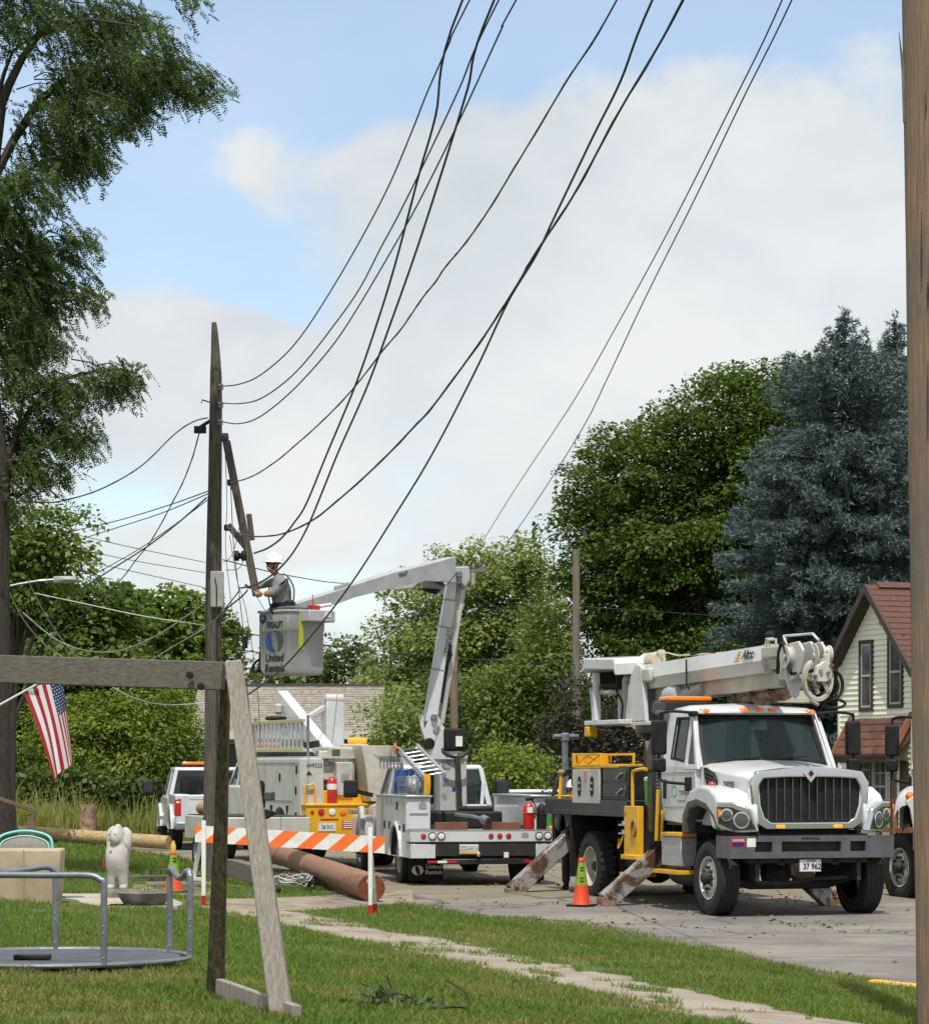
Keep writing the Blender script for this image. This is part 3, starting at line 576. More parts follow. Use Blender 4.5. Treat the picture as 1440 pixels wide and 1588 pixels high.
# the locust tree on the left: trunk out of frame, long limbs, drooping feathery leaves
def locust():
    Y = 44; root = thing('locust_tree', 'large locust tree with feathery drooping leaves at the left edge', 'tree', base_at(-14, Y)); b = np.array(root.location)
    mb = MB(); L = lambda px_, py, dy=0: Vector(W(px_, py, Y+dy)) - Vector(b)
    mb.tube([(0, 0, -.2), L(-20, 1200), L(-19, 1000), L(-17, 800), L(-16, 720)], [.42, .36, .34, .32, .33], 12)
    mb.tube([L(-16, 730), L(-32, 560), L(-36, 380), L(-16, 250), L(0, 165)], [.32, .24, .2, .16, .10], 10)
    limbs = [[(0, 730), (20, 690), (45, 640), (90, 590), (150, 575), (200, 590)], [(4, 720), (60, 700), (90, 680), (120, 670)], [(10, 720), (30, 660), (38, 610), (60, 560)],
             [(-20, 300), (20, 220), (55, 165), (85, 135), (120, 112), (160, 108), (185, 95), (230, 90), (290, 105), (320, 125)], [(50, 172), (90, 160), (110, 150), (140, 140), (200, 160)], [(115, 118), (128, 100), (120, 90), (105, 78)],
             [(-5, 180), (15, 130), (35, 90), (60, 55), (100, 38), (140, 30), (210, 40)], [(-12, 180), (8, 110), (20, 80), (60, 50)], [(-20, 330), (10, 300), (50, 260), (100, 240), (140, 230)], [(-30, 420), (20, 400), (70, 390), (130, 385)], [(-30, 470), (30, 470), (90, 470), (140, 460)], [(-30, 560), (10, 540), (60, 520)], [(-10, 760), (30, 770), (60, 745)]]
    for i, q in enumerate(limbs):
        n = len(q); rr = [.07*(1-.9*k/(n-1))+.008 for k in range(n)] if i in (0, 3, 6) else [.035*(1-.85*k/(n-1))+.006 for k in range(n)]
        dz = rng.normal()*.8; mb.tube([L(p[0], p[1], dz*k/n) for k, p in enumerate(q)], rr, 6)
    E = [(60, 30, 110, 50, 0), (180, 45, 62, 50, .4), (235, 95, 55, 48, -.3), (150, 110, 110, 50, .3), (120, 175, 100, 45, 0), (90, 240, 78, 40, .3), (40, 300, 60, 45, -.4), (300, 130, 38, 30, 0), (270, 120, 45, 30, .2), (215, 165, 35, 35, 0),
         (60, 380, 68, 28, 0), (115, 375, 28, 18, 0), (60, 440, 85, 45, .2), (130, 455, 26, 26, 0), (40, 520, 70, 45, 0), (30, 590, 50, 38, 0), (100, 610, 50, 28, 0), (160, 590, 55, 28, 0), (190, 585, 28, 24, 0), (105, 670, 52, 36, 0), (60, 660, 50, 40, .2), (40, 725, 40, 36, 0), (85, 735, 25, 22, 0), (20, 780, 30, 20, 0), (20, 460, 60, 120, .6), (10, 690, 40, 60, .5), (290, -5, 12, 26, 0), (130, 235, 40, 35, 0), (5, 340, 40, 60, 0), (-130, 120, 130, 120, 1), (-200, 330, 130, 110, -1), (-120, 520, 100, 90, 1.5), (-260, 200, 120, 120, 0), (-60, -120, 200, 120, 0)]
    C = []
    for e in E:
        c, r = px_ell(e, Y, .8); n = int(max(8, 180*r[0]*r[2])); d = rng.normal(size=(n, 3)); d /= np.linalg.norm(d, axis=1, keepdims=True)
        C.append(c + d*r*(rng.random((n, 1))**.42))
    C = np.concatenate(C) - b; m = len(C)
    # each clump is a handful of fronds hanging from a twig
    K = 7; idx = np.repeat(np.arange(m), K); n = len(idx); S = C[idx] + rng.normal(size=(n, 3))*.11
    out = S*np.array((1, .6, 0)); out /= np.linalg.norm(out, axis=1, keepdims=True)+1e-6
    D = out*.55 + rng.normal(size=(n, 3))*.45 + np.array((.15, 0, -.75)); D /= np.linalg.norm(D, axis=1, keepdims=True)
    fl = .16+.14*rng.random(n); J = 8; side = np.cross(D, rng.normal(size=(n, 3))); side /= np.linalg.norm(side, axis=1, keepdims=True)+1e-9
    P = []; Dl = []; tt = np.clip(.5+.25*rng.normal(size=m)[idx]+.15*rng.normal(size=n), 0, 1)
    for j in range(J):
        f = (j+.6)/J; p = S + D*(fl*f)[:, None] + np.array((0, 0, -.05))*f*f
        for sg in (-1, 1):
            d = side*sg*.9 + D*.45; P.append(p + d*.022); Dl.append(d)
    P = np.concatenate(P); Dl = np.concatenate(Dl); T = np.tile(tt, 2*J)
    V, F, T2 = leaf_quads(P, Dl, .062*(.8+.5*rng.random(len(P))), .38, T, .1)
    npmesh('crown', V, F, locust_l, root, T2)
    mb.build('trunk', bark, root, smooth=60); mb = MB()
    for c in C[rng.choice(m, 260, replace=False)]:
        e = Vector(c); s = e + Vector((-.25-.4*random.random(), random.uniform(-.2, .2), random.uniform(-.1, .3))); mb.tube([s, (s+e)/2 + Vector((0, 0, .05)), e], [.012, .009, .004], 4)
    tag(mb.build('twigs', bark, root, smooth=60), kind='stuff')
    mb = MB(); mb.tube([L(-2, 180), L(4, 152)], [.09, .05], 8); mb.build('broken_limb_stub', logr, root)
locust()

# ---------------------------------------------------------------- buildings
def wframe(mb, t0, t1, z0, z1, y, w, d):
    """window casing on the wall plane y, standing proud towards -y"""
    mb.ring([(t0-w, z0-w), (t1+w, z0-w), (t1+w, z1+w), (t0-w, z1+w)], [(t0, z0), (t1, z0), (t1, z1), (t0, z1)], 1, y-d, y+.02)
def house():
    a = R(20); root = thing('house', 'pale yellow clapboard house with steep brown roof at the right', 'house', ((1303-720)/4500*69.5, 69.5, .2), a - R(90))
    wd, eave, peak, dep = 3.55, 4.3, 5.95, 9.0; m = MB(); h = wd/2
    m.prism([(0, -.3), (wd, -.3), (wd, eave), (h, peak), (0, eave)], 1, .0, dep)
    z = .3
    while z < peak - .06:                                   # clapboards: each course leans out over the one below
        t0 = 0 if z < eave else (z-eave)/(peak-eave)*h; t1 = wd - t0; z1 = min(z + .125, peak)
        if t1 - t0 > .1: m.add([(t0, -.034, z), (t1, -.034, z), (t1, -.006, z1), (t0, -.006, z1), (t0, 0, z), (t1, 0, z)], [(0, 1, 2, 3), (4, 5, 1, 0)])
        for yy in ((wd,) if z < eave else ()): m.add([(yy+.034, 0, z), (yy+.034, dep, z), (yy+.006, dep, z1), (yy+.006, 0, z1), (yy, 0, z), (yy, dep, z)], [(0, 1, 2, 3), (4, 5, 1, 0)])
        z += .125
    m.build('wall', sidingm, root)
    m = MB()
    for t in (-.05, wd+.0): m.box(t-.02, t+.07, -.05, .05, -.2, eave+.05)
    m.build('corner_board', sidingm, root)
    o, ov, th = .30, .42, .14; sl = (peak-eave)/h
    for sg, nm in ((-1, 0), (1, 1)):
        e = h + sg*(h+ov); ze = eave - sl*ov + .12; zp = peak + .12
        m = MB(); m.prism([(h, zp), (e, ze), (e, ze+th), (h, zp+th)], 1, -o+.05, dep+.3)
        n = 15
        for i in range(n):                                  # shingle courses
            f0, f1 = i/n, (i+1)/n; x0, x1 = h+(e-h)*f0, h+(e-h)*f1; q0, q1 = zp+(ze-zp)*f0+th, zp+(ze-zp)*f1+th
            m.prism([(x0, q0+.004), (x1, q1+.004), (x1, q1+.03)], 1, -o+.03, dep+.32)
        rf = m.build('roof', roofm, root)
        m = MB(); m.prism([(h, zp-.05), (e, ze-.05), (e, ze+th+.02), (h, zp+th+.02)], 1, -o-.02, -o+.045); m.build('bargeboard', trimb, root)
        m = MB(); m.prism([(h, zp-.06), (e, ze-.06), (e, ze-.01), (h, zp-.01)], 1, -o+.05, .0); m.build('soffit', trimb, root)
    m = MB(); m.prism([(h-.16, peak+.20), (h, peak+.34), (h+.16, peak+.20)], 1, -o+.3, dep+.3); m.build('ridge_cap', roofm, root)
    for t0, t1, z0, z1 in ((1.10, 1.60, 3.35, 4.85), (2.50, 3.05, 3.40, 4.90), (.95, 1.55, 1.0, 2.15), (1.75, 2.35, .8, 2.2)):
        m = MB(); wframe(m, t0, t1, z0, z1, 0, .09, .06); up = z0 > 3
        w = m.build('window', trimb if up or t0 < 1 else trimw, root)
        m = MB(); wframe(m, t0+.05, t1-.05, z0+.05, z1-.05, 0, .05, .045); zm = (z0+z1)/2
        m.box(t0, t1, -.05, .0, zm-.025, zm+.025)
        if not up: m.box((t0+t1)/2-.012, (t0+t1)/2+.012, -.047, .0, z0, z1); m.box(t0, t1, -.046, 0, zm+.3, zm+.325)
        m.build('sash', trimw, w)
        m = MB(); m.box(t0, t1, -.04, -.037, z0, z1); m.build('pane', glasshouse, w)
    m = MB(); m.box(3.0, 3.4, -.05, -.02, -.1, 2.1); m.build('door', trimb, root)
    m = MB(); wframe(m, 2.02, 2.18, 5.28, 5.5, 0, .03, .05)
    for k in range(4): m.box(2.02, 2.18, -.04, -.01, 5.29+k*.055, 5.31+k*.055)
    m.build('gable_vent', trimw, root)
    m = MB(); T0, T1, yo, zt, zb = .55, 3.5, -.5, 3.12, 2.25
    m.prism([(0, zt), (yo, zb), (yo, zb-.07), (0, zt-.5)], 0, T0, T1); rb = 5
    for i in range(rb):
        f0, f1 = i/rb, (i+1)/rb; rr = random.Random(i); t = T0-.03
        while t < T1+.02:                                    # split shakes of uneven width and length
            w = rr.uniform(.10, .24); j = rr.uniform(-.015, .02); t2 = min(t+w-.008, T1+.03)
            p = lambda f: (yo*f, zt+(zb-zt)*f)
            (y0, q0), (y1, q1) = p(f0), p(min(f1+.03+j*.6, 1.04)); m.add([(t, y0, q0+.01), (t2, y0, q0+.01), (t2, y1, q1+.045+j*.5), (t, y1, q1+.045+j*.5), (t, y1, q1), (t2, y1, q1)], [(0, 1, 2, 3), (3, 2, 5, 4)]); t += w
    aw = m.build('awning', shake, root)
    m = MB(); m.beam((T1+.02, .0, zt+.06), (T1+.02, yo-.02, zb+.05), .1, .12); m.beam((T0-.02, 0, zt+.03), (T0-.02, yo, zb+.02), .06, .08); m.build('verge_board', redbrown, aw)
    m = MB(); m.box(T0, T1, yo+.02, yo+.08, zb-.2, zb-.06); m.build('fascia', trimb, aw)
    m = MB(); m.beam((1.62, yo+.1, zb-.1), (1.62, yo+.1, -.2), .12, .12, (0, 1, 0)); m.beam((3.35, yo+.1, zb-.1), (3.35, yo+.1, -.2), .12, .12, (0, 1, 0)); m.build('post', trimb, aw)
roofm = mat('red_brown_shingles', (.125, .058, .042), .9, col2=(.08, .038, .03), scale=5, stretch=(1, 2, 6), bump=.4, bscale=30)
glasshouse = mat('dark_pane', (.05, .06, .065), .06, col2=(.11, .12, .12), scale=2.2, lo=.45, hi=.6)
house()
def railing():
    A = W(1362, 1243, 62.6); B = W(1440, 1243, 60.5); A.z = B.z = 1.42; root = thing('porch_railing', 'red brown wooden porch railing in front of the yellow house', 'railing', tuple(A)); d = B - A
    m = MB(); m.beam((0, 0, 0), d, .16, .06); m.build('top_rail', redbrown, root)
    m = MB(); m.beam((0, 0, -.62), d + Vector((0, 0, -.62)), .05, .10); m.build('lower_rail', redbrown, root)
    for k in range(4):
        q = d*(k/3); m = MB(); m.box(q.x-.06, q.x+.06, q.y-.06, q.y+.06, -1.35, -.03); m.build('post', redbrown, root)
railing()
def garage():
    Y = 82; c = W(292, 1193, Y); root = thing('garage', 'low building with pale tan shingle roof behind the white boom', 'building', (c.x, Y, .2)); s = Y/4500
    wdt = 300*s; ze = 2.95; zr_ = 4.35; m = MB(); m.box(0.15, wdt-.15, .35, 6, -.3, ze+.1); m.build('wall', tanwall, root)
    m = MB(); m.prism([(0, ze), (3.2, zr_), (6.4, ze), (6.4, ze-.12), (3.2, zr_-.12), (0, ze-.12)], 0, 0, wdt); n = 20
    for i in range(n):
        f0, f1 = i/n, (i+1)/n; x = 0; rr = random.Random(i)
        while x < wdt:
            w = rr.uniform(.35, .6); x2 = min(x+w-.012, wdt); j = rr.uniform(.018, .034)
            m.add([(x, 3.2*f0, ze+(zr_-ze)*f0+j), (x2, 3.2*f0, ze+(zr_-ze)*f0+j), (x2, 3.2*f1, ze+(zr_-ze)*f1+.004), (x, 3.2*f1, ze+(zr_-ze)*f1+.004), (x, 3.2*f0, ze+(zr_-ze)*f0), (x2, 3.2*f0, ze+(zr_-ze)*f0)], [(0, 1, 2, 3), (4, 5, 1, 0)]); x += w
    m.build('roof', tanroof, root)
    m = MB(); m.box(-.02, wdt+.02, 3.1, 3.3, zr_-.0, zr_+.06); m.build('ridge_cap', darkg, root)
    m = MB(); m.box(-.03, wdt+.03, -.06, .0, ze-.2, ze+.03); m.build('fascia', trimw2, root)
    m = MB(); m.ring([(.25, -.2), (1.5, -.2), (1.5, 2.75), (.25, 2.75)], [(.38, -.2), (1.37, -.2), (1.37, 2.62), (.38, 2.62)], 1, .28, .36); dr = m.build('door_frame', trimw2, root)
    m = MB(); m.box(.38, 1.37, .32, .345, -.2, 2.62); m.build('door', darkdoor, root)
tanwall = mat('tan_wall', (.33, .29, .23), .85, col2=(.28, .245, .195), scale=2)
tanroof = mat('tan_shingles', (.31, .28, .24), .9, col2=(.19, .17, .145), scale=5, stretch=(1.6, 1, 1), bump=.3, bscale=30, lo=.36, hi=.66)
trimw2 = mat('white_trim', (.6, .6, .58), .6); darkdoor = mat('grey_door', (.075, .08, .09), .5)
garage()
def small_house():
    c = W(-60, 1193, 96); root = thing('house', 'small grey house half hidden behind shrubs at the left edge', 'house', (c.x, 96, .3), R(8))
    m = MB(); m.box(0, 3.4, 0, 5, -.3, 1.9); m.build('wall', tanwall, root)
    m = MB(); m.prism([(-.3, 1.8), (1.7, 2.7), (3.7, 1.8), (3.7, 1.7), (1.7, 2.58), (-.3, 1.7)], 1, -.3, 5.3); m.build('roof', mat('grey_shingles', (.24, .24, .24), .9, col2=(.17, .17, .175), scale=6), root)
    m = MB(); m.ring([(2.2, .5), (2.9, .5), (2.9, 1.5), (2.2, 1.5)], [(2.27, .57), (2.83, .57), (2.83, 1.43), (2.27, 1.43)], 1, -.03, .01); w = m.build('window', trimw2, root)
    m = MB(); m.box(2.27, 2.83, -.015, -.01, .57, 1.43); m.build('pane', glasshouse, w)
small_house()

# ---------------------------------------------------------------- poles and lines
PA = Vector((W(334, 1193, 47).x, 47)); PB = Vector((3.22, 20.3)); PC = Vector((W(704, 1193, 76).x, 76)); PD = Vector((W(893, 1193, 68).x, 68))
def pole_mesh(pts, rs, n=14, cut=None):
    m = MB(); m.tube(pts, rs, n); return m
def old_pole():
    x, y = PA; root = thing('utility_pole', 'old dark weathered utility pole with splintered top next to the lineman', 'pole', (x, y, GZ(x, y)), 0, 'upright utility poles'); z0 = root.location.z
    m = MB(); pts = []; rs = []
    for px_, py, w in [(327, 1372, 26), (328, 1250, 25.5), (330, 1100, 25), (332, 950, 24.5), (333, 800, 22), (334, 700, 21), (335, 620, 19.5), (335, 580, 18), (334, 540, 13.5), (333, 515, 10.5), (332, 500, 7.5)]:
        q = W(px_, py, y); pts.append((q.x-x, 0, q.z-z0)); rs.append(w/2*y/4500)
    pts[0] = (pts[0][0], 0, -.4); m.tube(pts, rs, 14); m.build('shaft', polew, root, smooth=50)
    L = lambda px_, py, dy=0: tuple(W(px_, py, y+dy) - root.location)
    m = MB(); q = L(337, 914, -.17); m.box(q[0]-.105, q[0]+.105, q[1]-.06, q[1]+.05, q[2]-.29, q[2]+.29); bx = m.build('terminal_box', greybox, root, bevel=.012)
    m = MB(); m.tube([L(331, 885, -.2), L(336, 910, -.25), L(336, 1000, -.17), L(337, 1180, -.16), L(336, 1340, -.16)], .012, 6); m.tube([L(323, 770, -.1), L(320, 900, -.12), L(319, 1040, -.11)], .012, 6); m.build('ground_wire', cable, root)
    m = MB(); m.tube([L(341, 1080, -.15), L(341, 1250, -.15)], .02, 6); m.build('conduit', galv, root)
    for px_, py in ((342, 600), (342, 628), (341, 655)):
        m = MB(); c = L(px_, py, -.12); m.lathe([(.02, -.05), (.045, -.045), (.05, -.01), (.03, 0), (.05, .012), (.045, .045), (.02, .05)], 10, c); m.build('insulator', galv, root)
    m = MB(); m.tube([L(340, 628, 0), L(313, 620, 0), L(313, 626, 0)], .012, 5); m.tube([L(330, 650, 0), L(308, 664, 0)], .03, 6); m.box(L(311, 666)[0]-.1, L(311, 666)[0]+.09, -.06, .06, L(311, 666)[2]-.06, L(311, 666)[2]+.05); m.build('cable_clamp', black, root, bevel=.02)
    m = MB(); c = L(357, 748, -.05); m.box(c[0]-.05, c[0]+.1, -.05, .05, c[2]-.05, c[2]+.05); c = L(352, 818, -.05); m.box(c[0]-.05, c[0]+.06, -.05, .05, c[2]-.05, c[2]+.05); m.build('clamp', black, root, bevel=.015)
greybox = mat('grey_steel_box', (.34, .335, .325), .5, col2=(.28, .275, .265), scale=4)
old_pole()
def timber():
    Y = 46.75; a = W(351, 684, Y); b = W(398, 924, Y-.1); root = thing('broken_timber', 'dark broken timber leaning from the pole down to the lineman', 'timber', tuple(b))
    m = MB(); a = a - Vector(b); m.beam((0, 0, 0), a, .125, .105, (0, 1, 0)); m.build('beam', polew, root, bevel=.012)
    m = MB(); c = Vector(W(391, 838, Y-.08)) - Vector(b); e = Vector(W(386, 797, Y-.08)) - Vector(b); m.beam(c, e + Vector((0, -.02, 0)), .09, .06, (0, 1, 0)); m.build('splice_block', polew, root, bevel=.01)
    m = MB(); m.beam(Vector(W(384, 852, Y-.03)) - Vector(b), Vector(W(354, 814, Y-.03)) - Vector(b), .1, .09, (0, 1, 0)); m.build('brace', polew, root, bevel=.01)
    m = MB(); q = Vector(W(373, 862, Y-.1)) - Vector(b); m.lathe([(.02, -.11), (.08, -.1), (.085, -.03), (.05, -.02), (.05, .01), (.085, .02), (.08, .09), (.03, .1)], 12, q, 0); m.build('insulator', black, root)
    m = MB(); q = Vector(W(348, 678, Y)) - Vector(b); m.lathe([(.03, -.07), (.07, -.06), (.07, .06), (.03, .07)], 10, q, 0); m.build('end_cap', darkg, root)
timber()
def right_pole():
    x, y = PB; root = thing('utility_pole', 'thick tan utility pole at the right edge, cracked with a splinter near its top', 'pole', (x, y, GZ(x, y)), 0, 'upright utility poles'); z0 = root.location.z
    m = MB(); k = y/4500; secs = []; rr = np.random.default_rng(4); N_ = 26
    ph = rr.random(9)*6.28
    for py, le, r in [(1700, 1424, 36), (1588, 1421, 35.5), (1400, 1419, 35), (1250, 1416, 35), (1100, 1413.5, 34.5), (900, 1411, 34), (700, 1408, 33.5), (550, 1406, 33), (400, 1404.5, 33), (250, 1402, 32.5), (120, 1400, 32), (0, 1398, 31.5), (-200, 1394, 31), (-500, 1388, 30), (-900, 1381, 28)]:
        r_ = r*k; cx = (le - 720)*k + r_ - x; z = EYE - (py-1193)*k - z0; q = []
        for i in range(N_):
            t = 2*math.pi*i/N_; f = 1 + .012*math.sin(3*t+ph[0]) + .010*math.sin(7*t+z*.7+ph[1]) + .008*math.sin(11*t-z*.5+ph[2]); q.append((cx + math.cos(t)*r_*f, math.sin(t)*r_*f, z))
        secs.append(q)
    m.loft(secs); sh = m.build('shaft', polen, root, smooth=70)
    m = MB(); L = lambda px_, py, dy=0: tuple(W(px_, py, y+dy) - root.location)
    m.beam(L(1402, 130, -.02), L(1393, 50, -.03), .03, .02, (0, 1, 0), .004, .004); m.beam(L(1404, 190, -.03), L(1397, 95, -.03), .04, .02, (0, 1, 0), .006, .006); m.build('splinter', poleg, root)
    m = MB()
    for k_ in range(12):
        px_ = 1428 + random.uniform(-8, 30); py = random.uniform(60, 1450); ln = random.uniform(40, 150); rad = 34.2*k
        cxp = (1411 + (900-py)*-.012)
        def surf(py_):
            le = np.interp(py_, [0, 900, 1588], [1398, 1411, 1421]); cx = (le-720)*k + rad - x; u = (px_-720)*k - x - cx
            return (u+cx, -math.sqrt(max(.0001, rad*rad-u*u))*1.006, EYE-(py_-1193)*k-z0)
        m.tube([surf(py), surf(py+ln*.5), surf(py+ln)], [.0015, .006, .0015], 4)
    m.build('crack', trimb, root)
right_pole()
def far_pole(P, top, w0, w1, label, m_, arm=None):
    x, y = P; root = thing('utility_pole', label, 'pole', (x, y, GZ(x, y)), 0, 'upright utility poles'); k = y/4500; z1 = EYE-(top-1193)*k-root.location.z
    m = MB(); m.tube([(0, 0, -.3), (0, 0, z1*.5), (0, 0, z1)], [w0*k/2, (w0+w1)*k/4, w1*k/2], 12); m.build('shaft', m_, root, smooth=50)
    if arm:
        z = z1 - .12; m = MB(); m.beam((-.1, -.12, z-.05), (.85, -.12, z+.02), .09, .1); ar = m.build('crossarm', poleg, root, bevel=.01)
        for q in (.25, .5, .78):
            m = MB(); m.lathe([(.02, 0), (.045, .02), (.05, .08), (.02, .13)], 8, (q, -.12, z+.05)); m.build('insulator', galv, ar)
        m = MB(); m.tube([(.5, -.14, z-.05), (.5, -.14, z-.35)], .05, 8); m.build('transformer', greybox, root)
far_pole(PC, 879, 14, 11, 'distant tan pole with a crossarm just behind the raised boom', polen, True)
far_pole(PD, 852, 14, 11, 'grey pole without crossarm beside the dark purple shrub', poleg)
def catmull(P, n=7):
    out = []
    for i in range(len(P)-1):
        p0, p1, p2, p3 = P[max(i-1, 0)], P[i], P[i+1], P[min(i+2, len(P)-1)]
        for k in range(n):
            t = k/n; out.append(.5*((2*p1) + (p2-p0)*t + (2*p0-5*p1+4*p2-p3)*t*t + (3*p1-p0-3*p2+p3)*t**3))
    out.append(P[-1]); return out
def on_plane(px_, A, B):
    k = (px_-720)/4500; d = B-A; t = (k*A.y - A.x)/(d.x - k*d.y); return A.y + t*d.y
def wire(pix, label, r, A=None, B=None, Y=None, m=None, group='overhead lines', name='overhead_line', twist=0):
    if A is not None: P = [W(px_, py, on_plane(px_, A, B)) for px_, py in pix]
    else:
        ys = Y if isinstance(Y, (list, tuple)) else (Y, Y); P = [W(px_, py, ys[0] + (ys[1]-ys[0])*i/(len(pix)-1)) for i, (px_, py) in enumerate(pix)]
    P = catmull(P); r *= .74; mb = MB(); mb.tube(P, r, 6)
    if twist:
        Q = [p + Vector((math.cos(i*.8), math.sin(i*.8)*.6, math.sin(i*.8)))*r*.75 for i, p in enumerate(P)]; mb.tube(Q, r*.6, 5)
    o = mb.build(name, m or cable, None, smooth=60); tag(o, label, 'cable', group); return o
def to_b(pix, px_end, py_end): return pix + [((pix[-1][0]+px_end)/2 - 12, (pix[-1][1]+py_end)/2 + 20), (px_end, py_end)]
AB = dict(A=PA, B=PB)
wire(to_b([(344, 599), (370, 596), (400, 584), (440, 552), (475, 510), (525, 431), (570, 352), (606, 281), (640, 200), (662, 144), (695, 70), (728, 0)], 1380, -1250), 'topmost line leaving the old pole just below its tip', .014, **AB)
wire(to_b([(344, 625), (370, 626), (400, 620), (435, 598), (470, 565), (515, 508), (556, 450), (590, 385), (619, 331), (662, 244), (712, 137), (769, 8)], 1384, -1150), 'second line down from the old pole tip', .014, **AB)
wire(to_b([(344, 654), (370, 657), (400, 648), (440, 618), (480, 578), (520, 530), (556, 475), (605, 392), (650, 312), (712, 187), (775, 50), (800, 0)], 1388, -1050), 'third line down from the old pole tip, next to the box clamp', .014, **AB)
wire(to_b([(394, 858), (415, 850), (437, 834), (458, 808), (475, 781), (506, 706), (550, 600), (581, 512), (612, 412), (650, 269), (675, 181), (717, 0)], 1376, -1350), 'steep line rising from the insulator on the leaning timber', .019, **AB)
wire(to_b([(372, 912), (389, 909), (411, 899), (433, 882), (455, 856), (477, 817), (502, 757), (525, 700), (569, 600), (606, 500), (650, 375), (700, 219), (725, 137), (766, 0)], 1380, -1300), 'steep line held in the gloved hand of the lineman', .019, **AB)
wire(to_b([(356, 749), (380, 743), (400, 734), (430, 714), (462, 687), (505, 648), (550, 600), (590, 548), (625, 506), (652, 466), (675, 437), (692, 412), (715, 385), (750, 337), (800, 256), (875, 131), (956, 0)], 1390, -850), 'thick twisted bundle attached halfway down the old pole', .0135, twist=1, **AB)
wire(to_b([(352, 818), (375, 828), (400, 832), (437, 828), (481, 809), (525, 775), (587, 719), (640, 664), (675, 625), (750, 522), (800, 444), (831, 391), (887, 306), (962, 169), (1059, 0)], 1392, -700), 'thickest bundle sagging to the lower clamp on the old pole', .0165, twist=1, **AB)
wire(to_b([(345, 1094), (383, 1078), (438, 1036), (494, 972), (550, 897), (608, 806), (669, 706), (737, 575), (787, 469), (831, 396), (862, 331), (919, 212), (962, 125), (1011, 0)], 1390, -780), 'long line passing in front of the bucket to low on the old pole', .017, **AB)
BC = dict(A=PC, B=PB)
wire([(710, 886), (737, 856), (800, 756), (887, 625), (962, 494), (1037, 356), (1125, 181), (1212, 0), (1330, -300), (1395, -480)], 'thin line on the left of the pair reaching the far crossarm', .011, **BC)
wire([(738, 882), (760, 868), (775, 857), (825, 787), (900, 669), (944, 581), (1000, 462), (1075, 312), (1150, 156), (1227, 0), (1340, -260), (1398, -400)], 'thin line on the right of the pair reaching the far crossarm', .011, **BC)
wire([(709, 888), (676, 923), (630, 962), (586, 989), (530, 1010), (470, 1026), (347, 1040)], 'thin line running down left from the far crossarm over the trees', .012, Y=(50.5, 47.6))
wire([(322, 648), (300, 654), (270, 674), (220, 722), (160, 757), (100, 776), (55, 779), (-30, 772)], 'twisted dark cable sagging from the pole to the locust trunk', .014, Y=(46.9, 43), twist=1)
wire([(310, 668), (300, 705), (285, 745), (262, 790), (235, 838), (210, 870), (185, 902), (140, 945), (70, 1000)], 'wavy dark cable dropping steeply left from the pole clamp', .015, Y=(46.9, 60), twist=1)
wire([(322, 762), (260, 784), (180, 808), (92, 828)], 'upper thin cable running left behind the hanging service drop', .014, Y=(47, 64))
wire([(322, 766), (250, 796), (170, 822), (82, 850)], 'middle thin cable running left behind the hanging service drop', .013, Y=(47, 64))
wire([(320, 772), (275, 812), (225, 850), (170, 885), (110, 925)], 'straight dark cable from the pole toward the street lamp', .019, Y=(47, 62))
wire([(321, 776), (265, 818), (205, 858), (120, 905)], 'second straight cable just above the one toward the street lamp', .012, Y=(47, 62))
wire([(318, 872), (210, 850), (105, 826)], 'uppermost thin far line crossing the pale sky gap', .013, Y=(78, 70))
wire([(318, 888), (200, 868), (90, 844)], 'middle thin far line crossing the pale sky gap', .013, Y=(78, 70))
wire([(316, 911), (210, 887), (95, 862)], 'lowest thin far line crossing the pale sky gap', .013, Y=(78, 70))
wire([(347, 976), (430, 990), (520, 1002), (700, 1020), (893, 1031)], 'upper line running right behind the bucket to the grey pole', .014, A=PA, B=PD)
wire([(347, 1004), (430, 1016), (520, 1027), (700, 1042), (893, 1049)], 'lower line running right behind the bucket to the grey pole', .014, A=PA, B=PD)
wire([(346, 868), (450, 893), (560, 905), (700, 892)], 'thin spliced line behind the lineman heading to the far crossarm', .013, A=PA, B=PC)
wire([(700, 900), (790, 950), (893, 960)], 'thin line between the far crossarm pole and the grey pole', .012, A=PC, B=PD)
wire([(893, 940), (1010, 948), (1160, 958)], 'thin line in front of the dark tree right of the grey pole', .012, Y=(68, 72))
wire([(12, 912), (35, 958), (70, 1000), (118, 1032)], 'pale slack cable at the left, nearest the big trunk', .014, Y=(45, 52), m=cablew)
wire([(44, 900), (66, 945), (95, 990), (132, 1032)], 'pale slack cable dropping straight beside the first one', .014, Y=(45, 52), m=cablew)
wire([(36, 950), (85, 990), (130, 1008), (180, 1010), (235, 990), (290, 955), (322, 932)], 'long sagging cable from the shrub trees up to the old pole', .015, Y=(50, 47), m=cablew)
wire([(55, 920), (130, 936), (220, 955), (318, 970)], 'nearly level cable passing behind the old pole over the maple', .014, Y=(60, 48), m=cablew)
wire([(215, 1036), (260, 1008), (322, 972)], 'short cable rising from behind the swing beam to the pole', .014, Y=(50, 47), m=cablew)
wire([(175, 1066), (215, 1085), (262, 1093), (324, 1090)], 'pale cable below the swing beam, ending at the old pole', .014, Y=(50, 47), m=cablew)
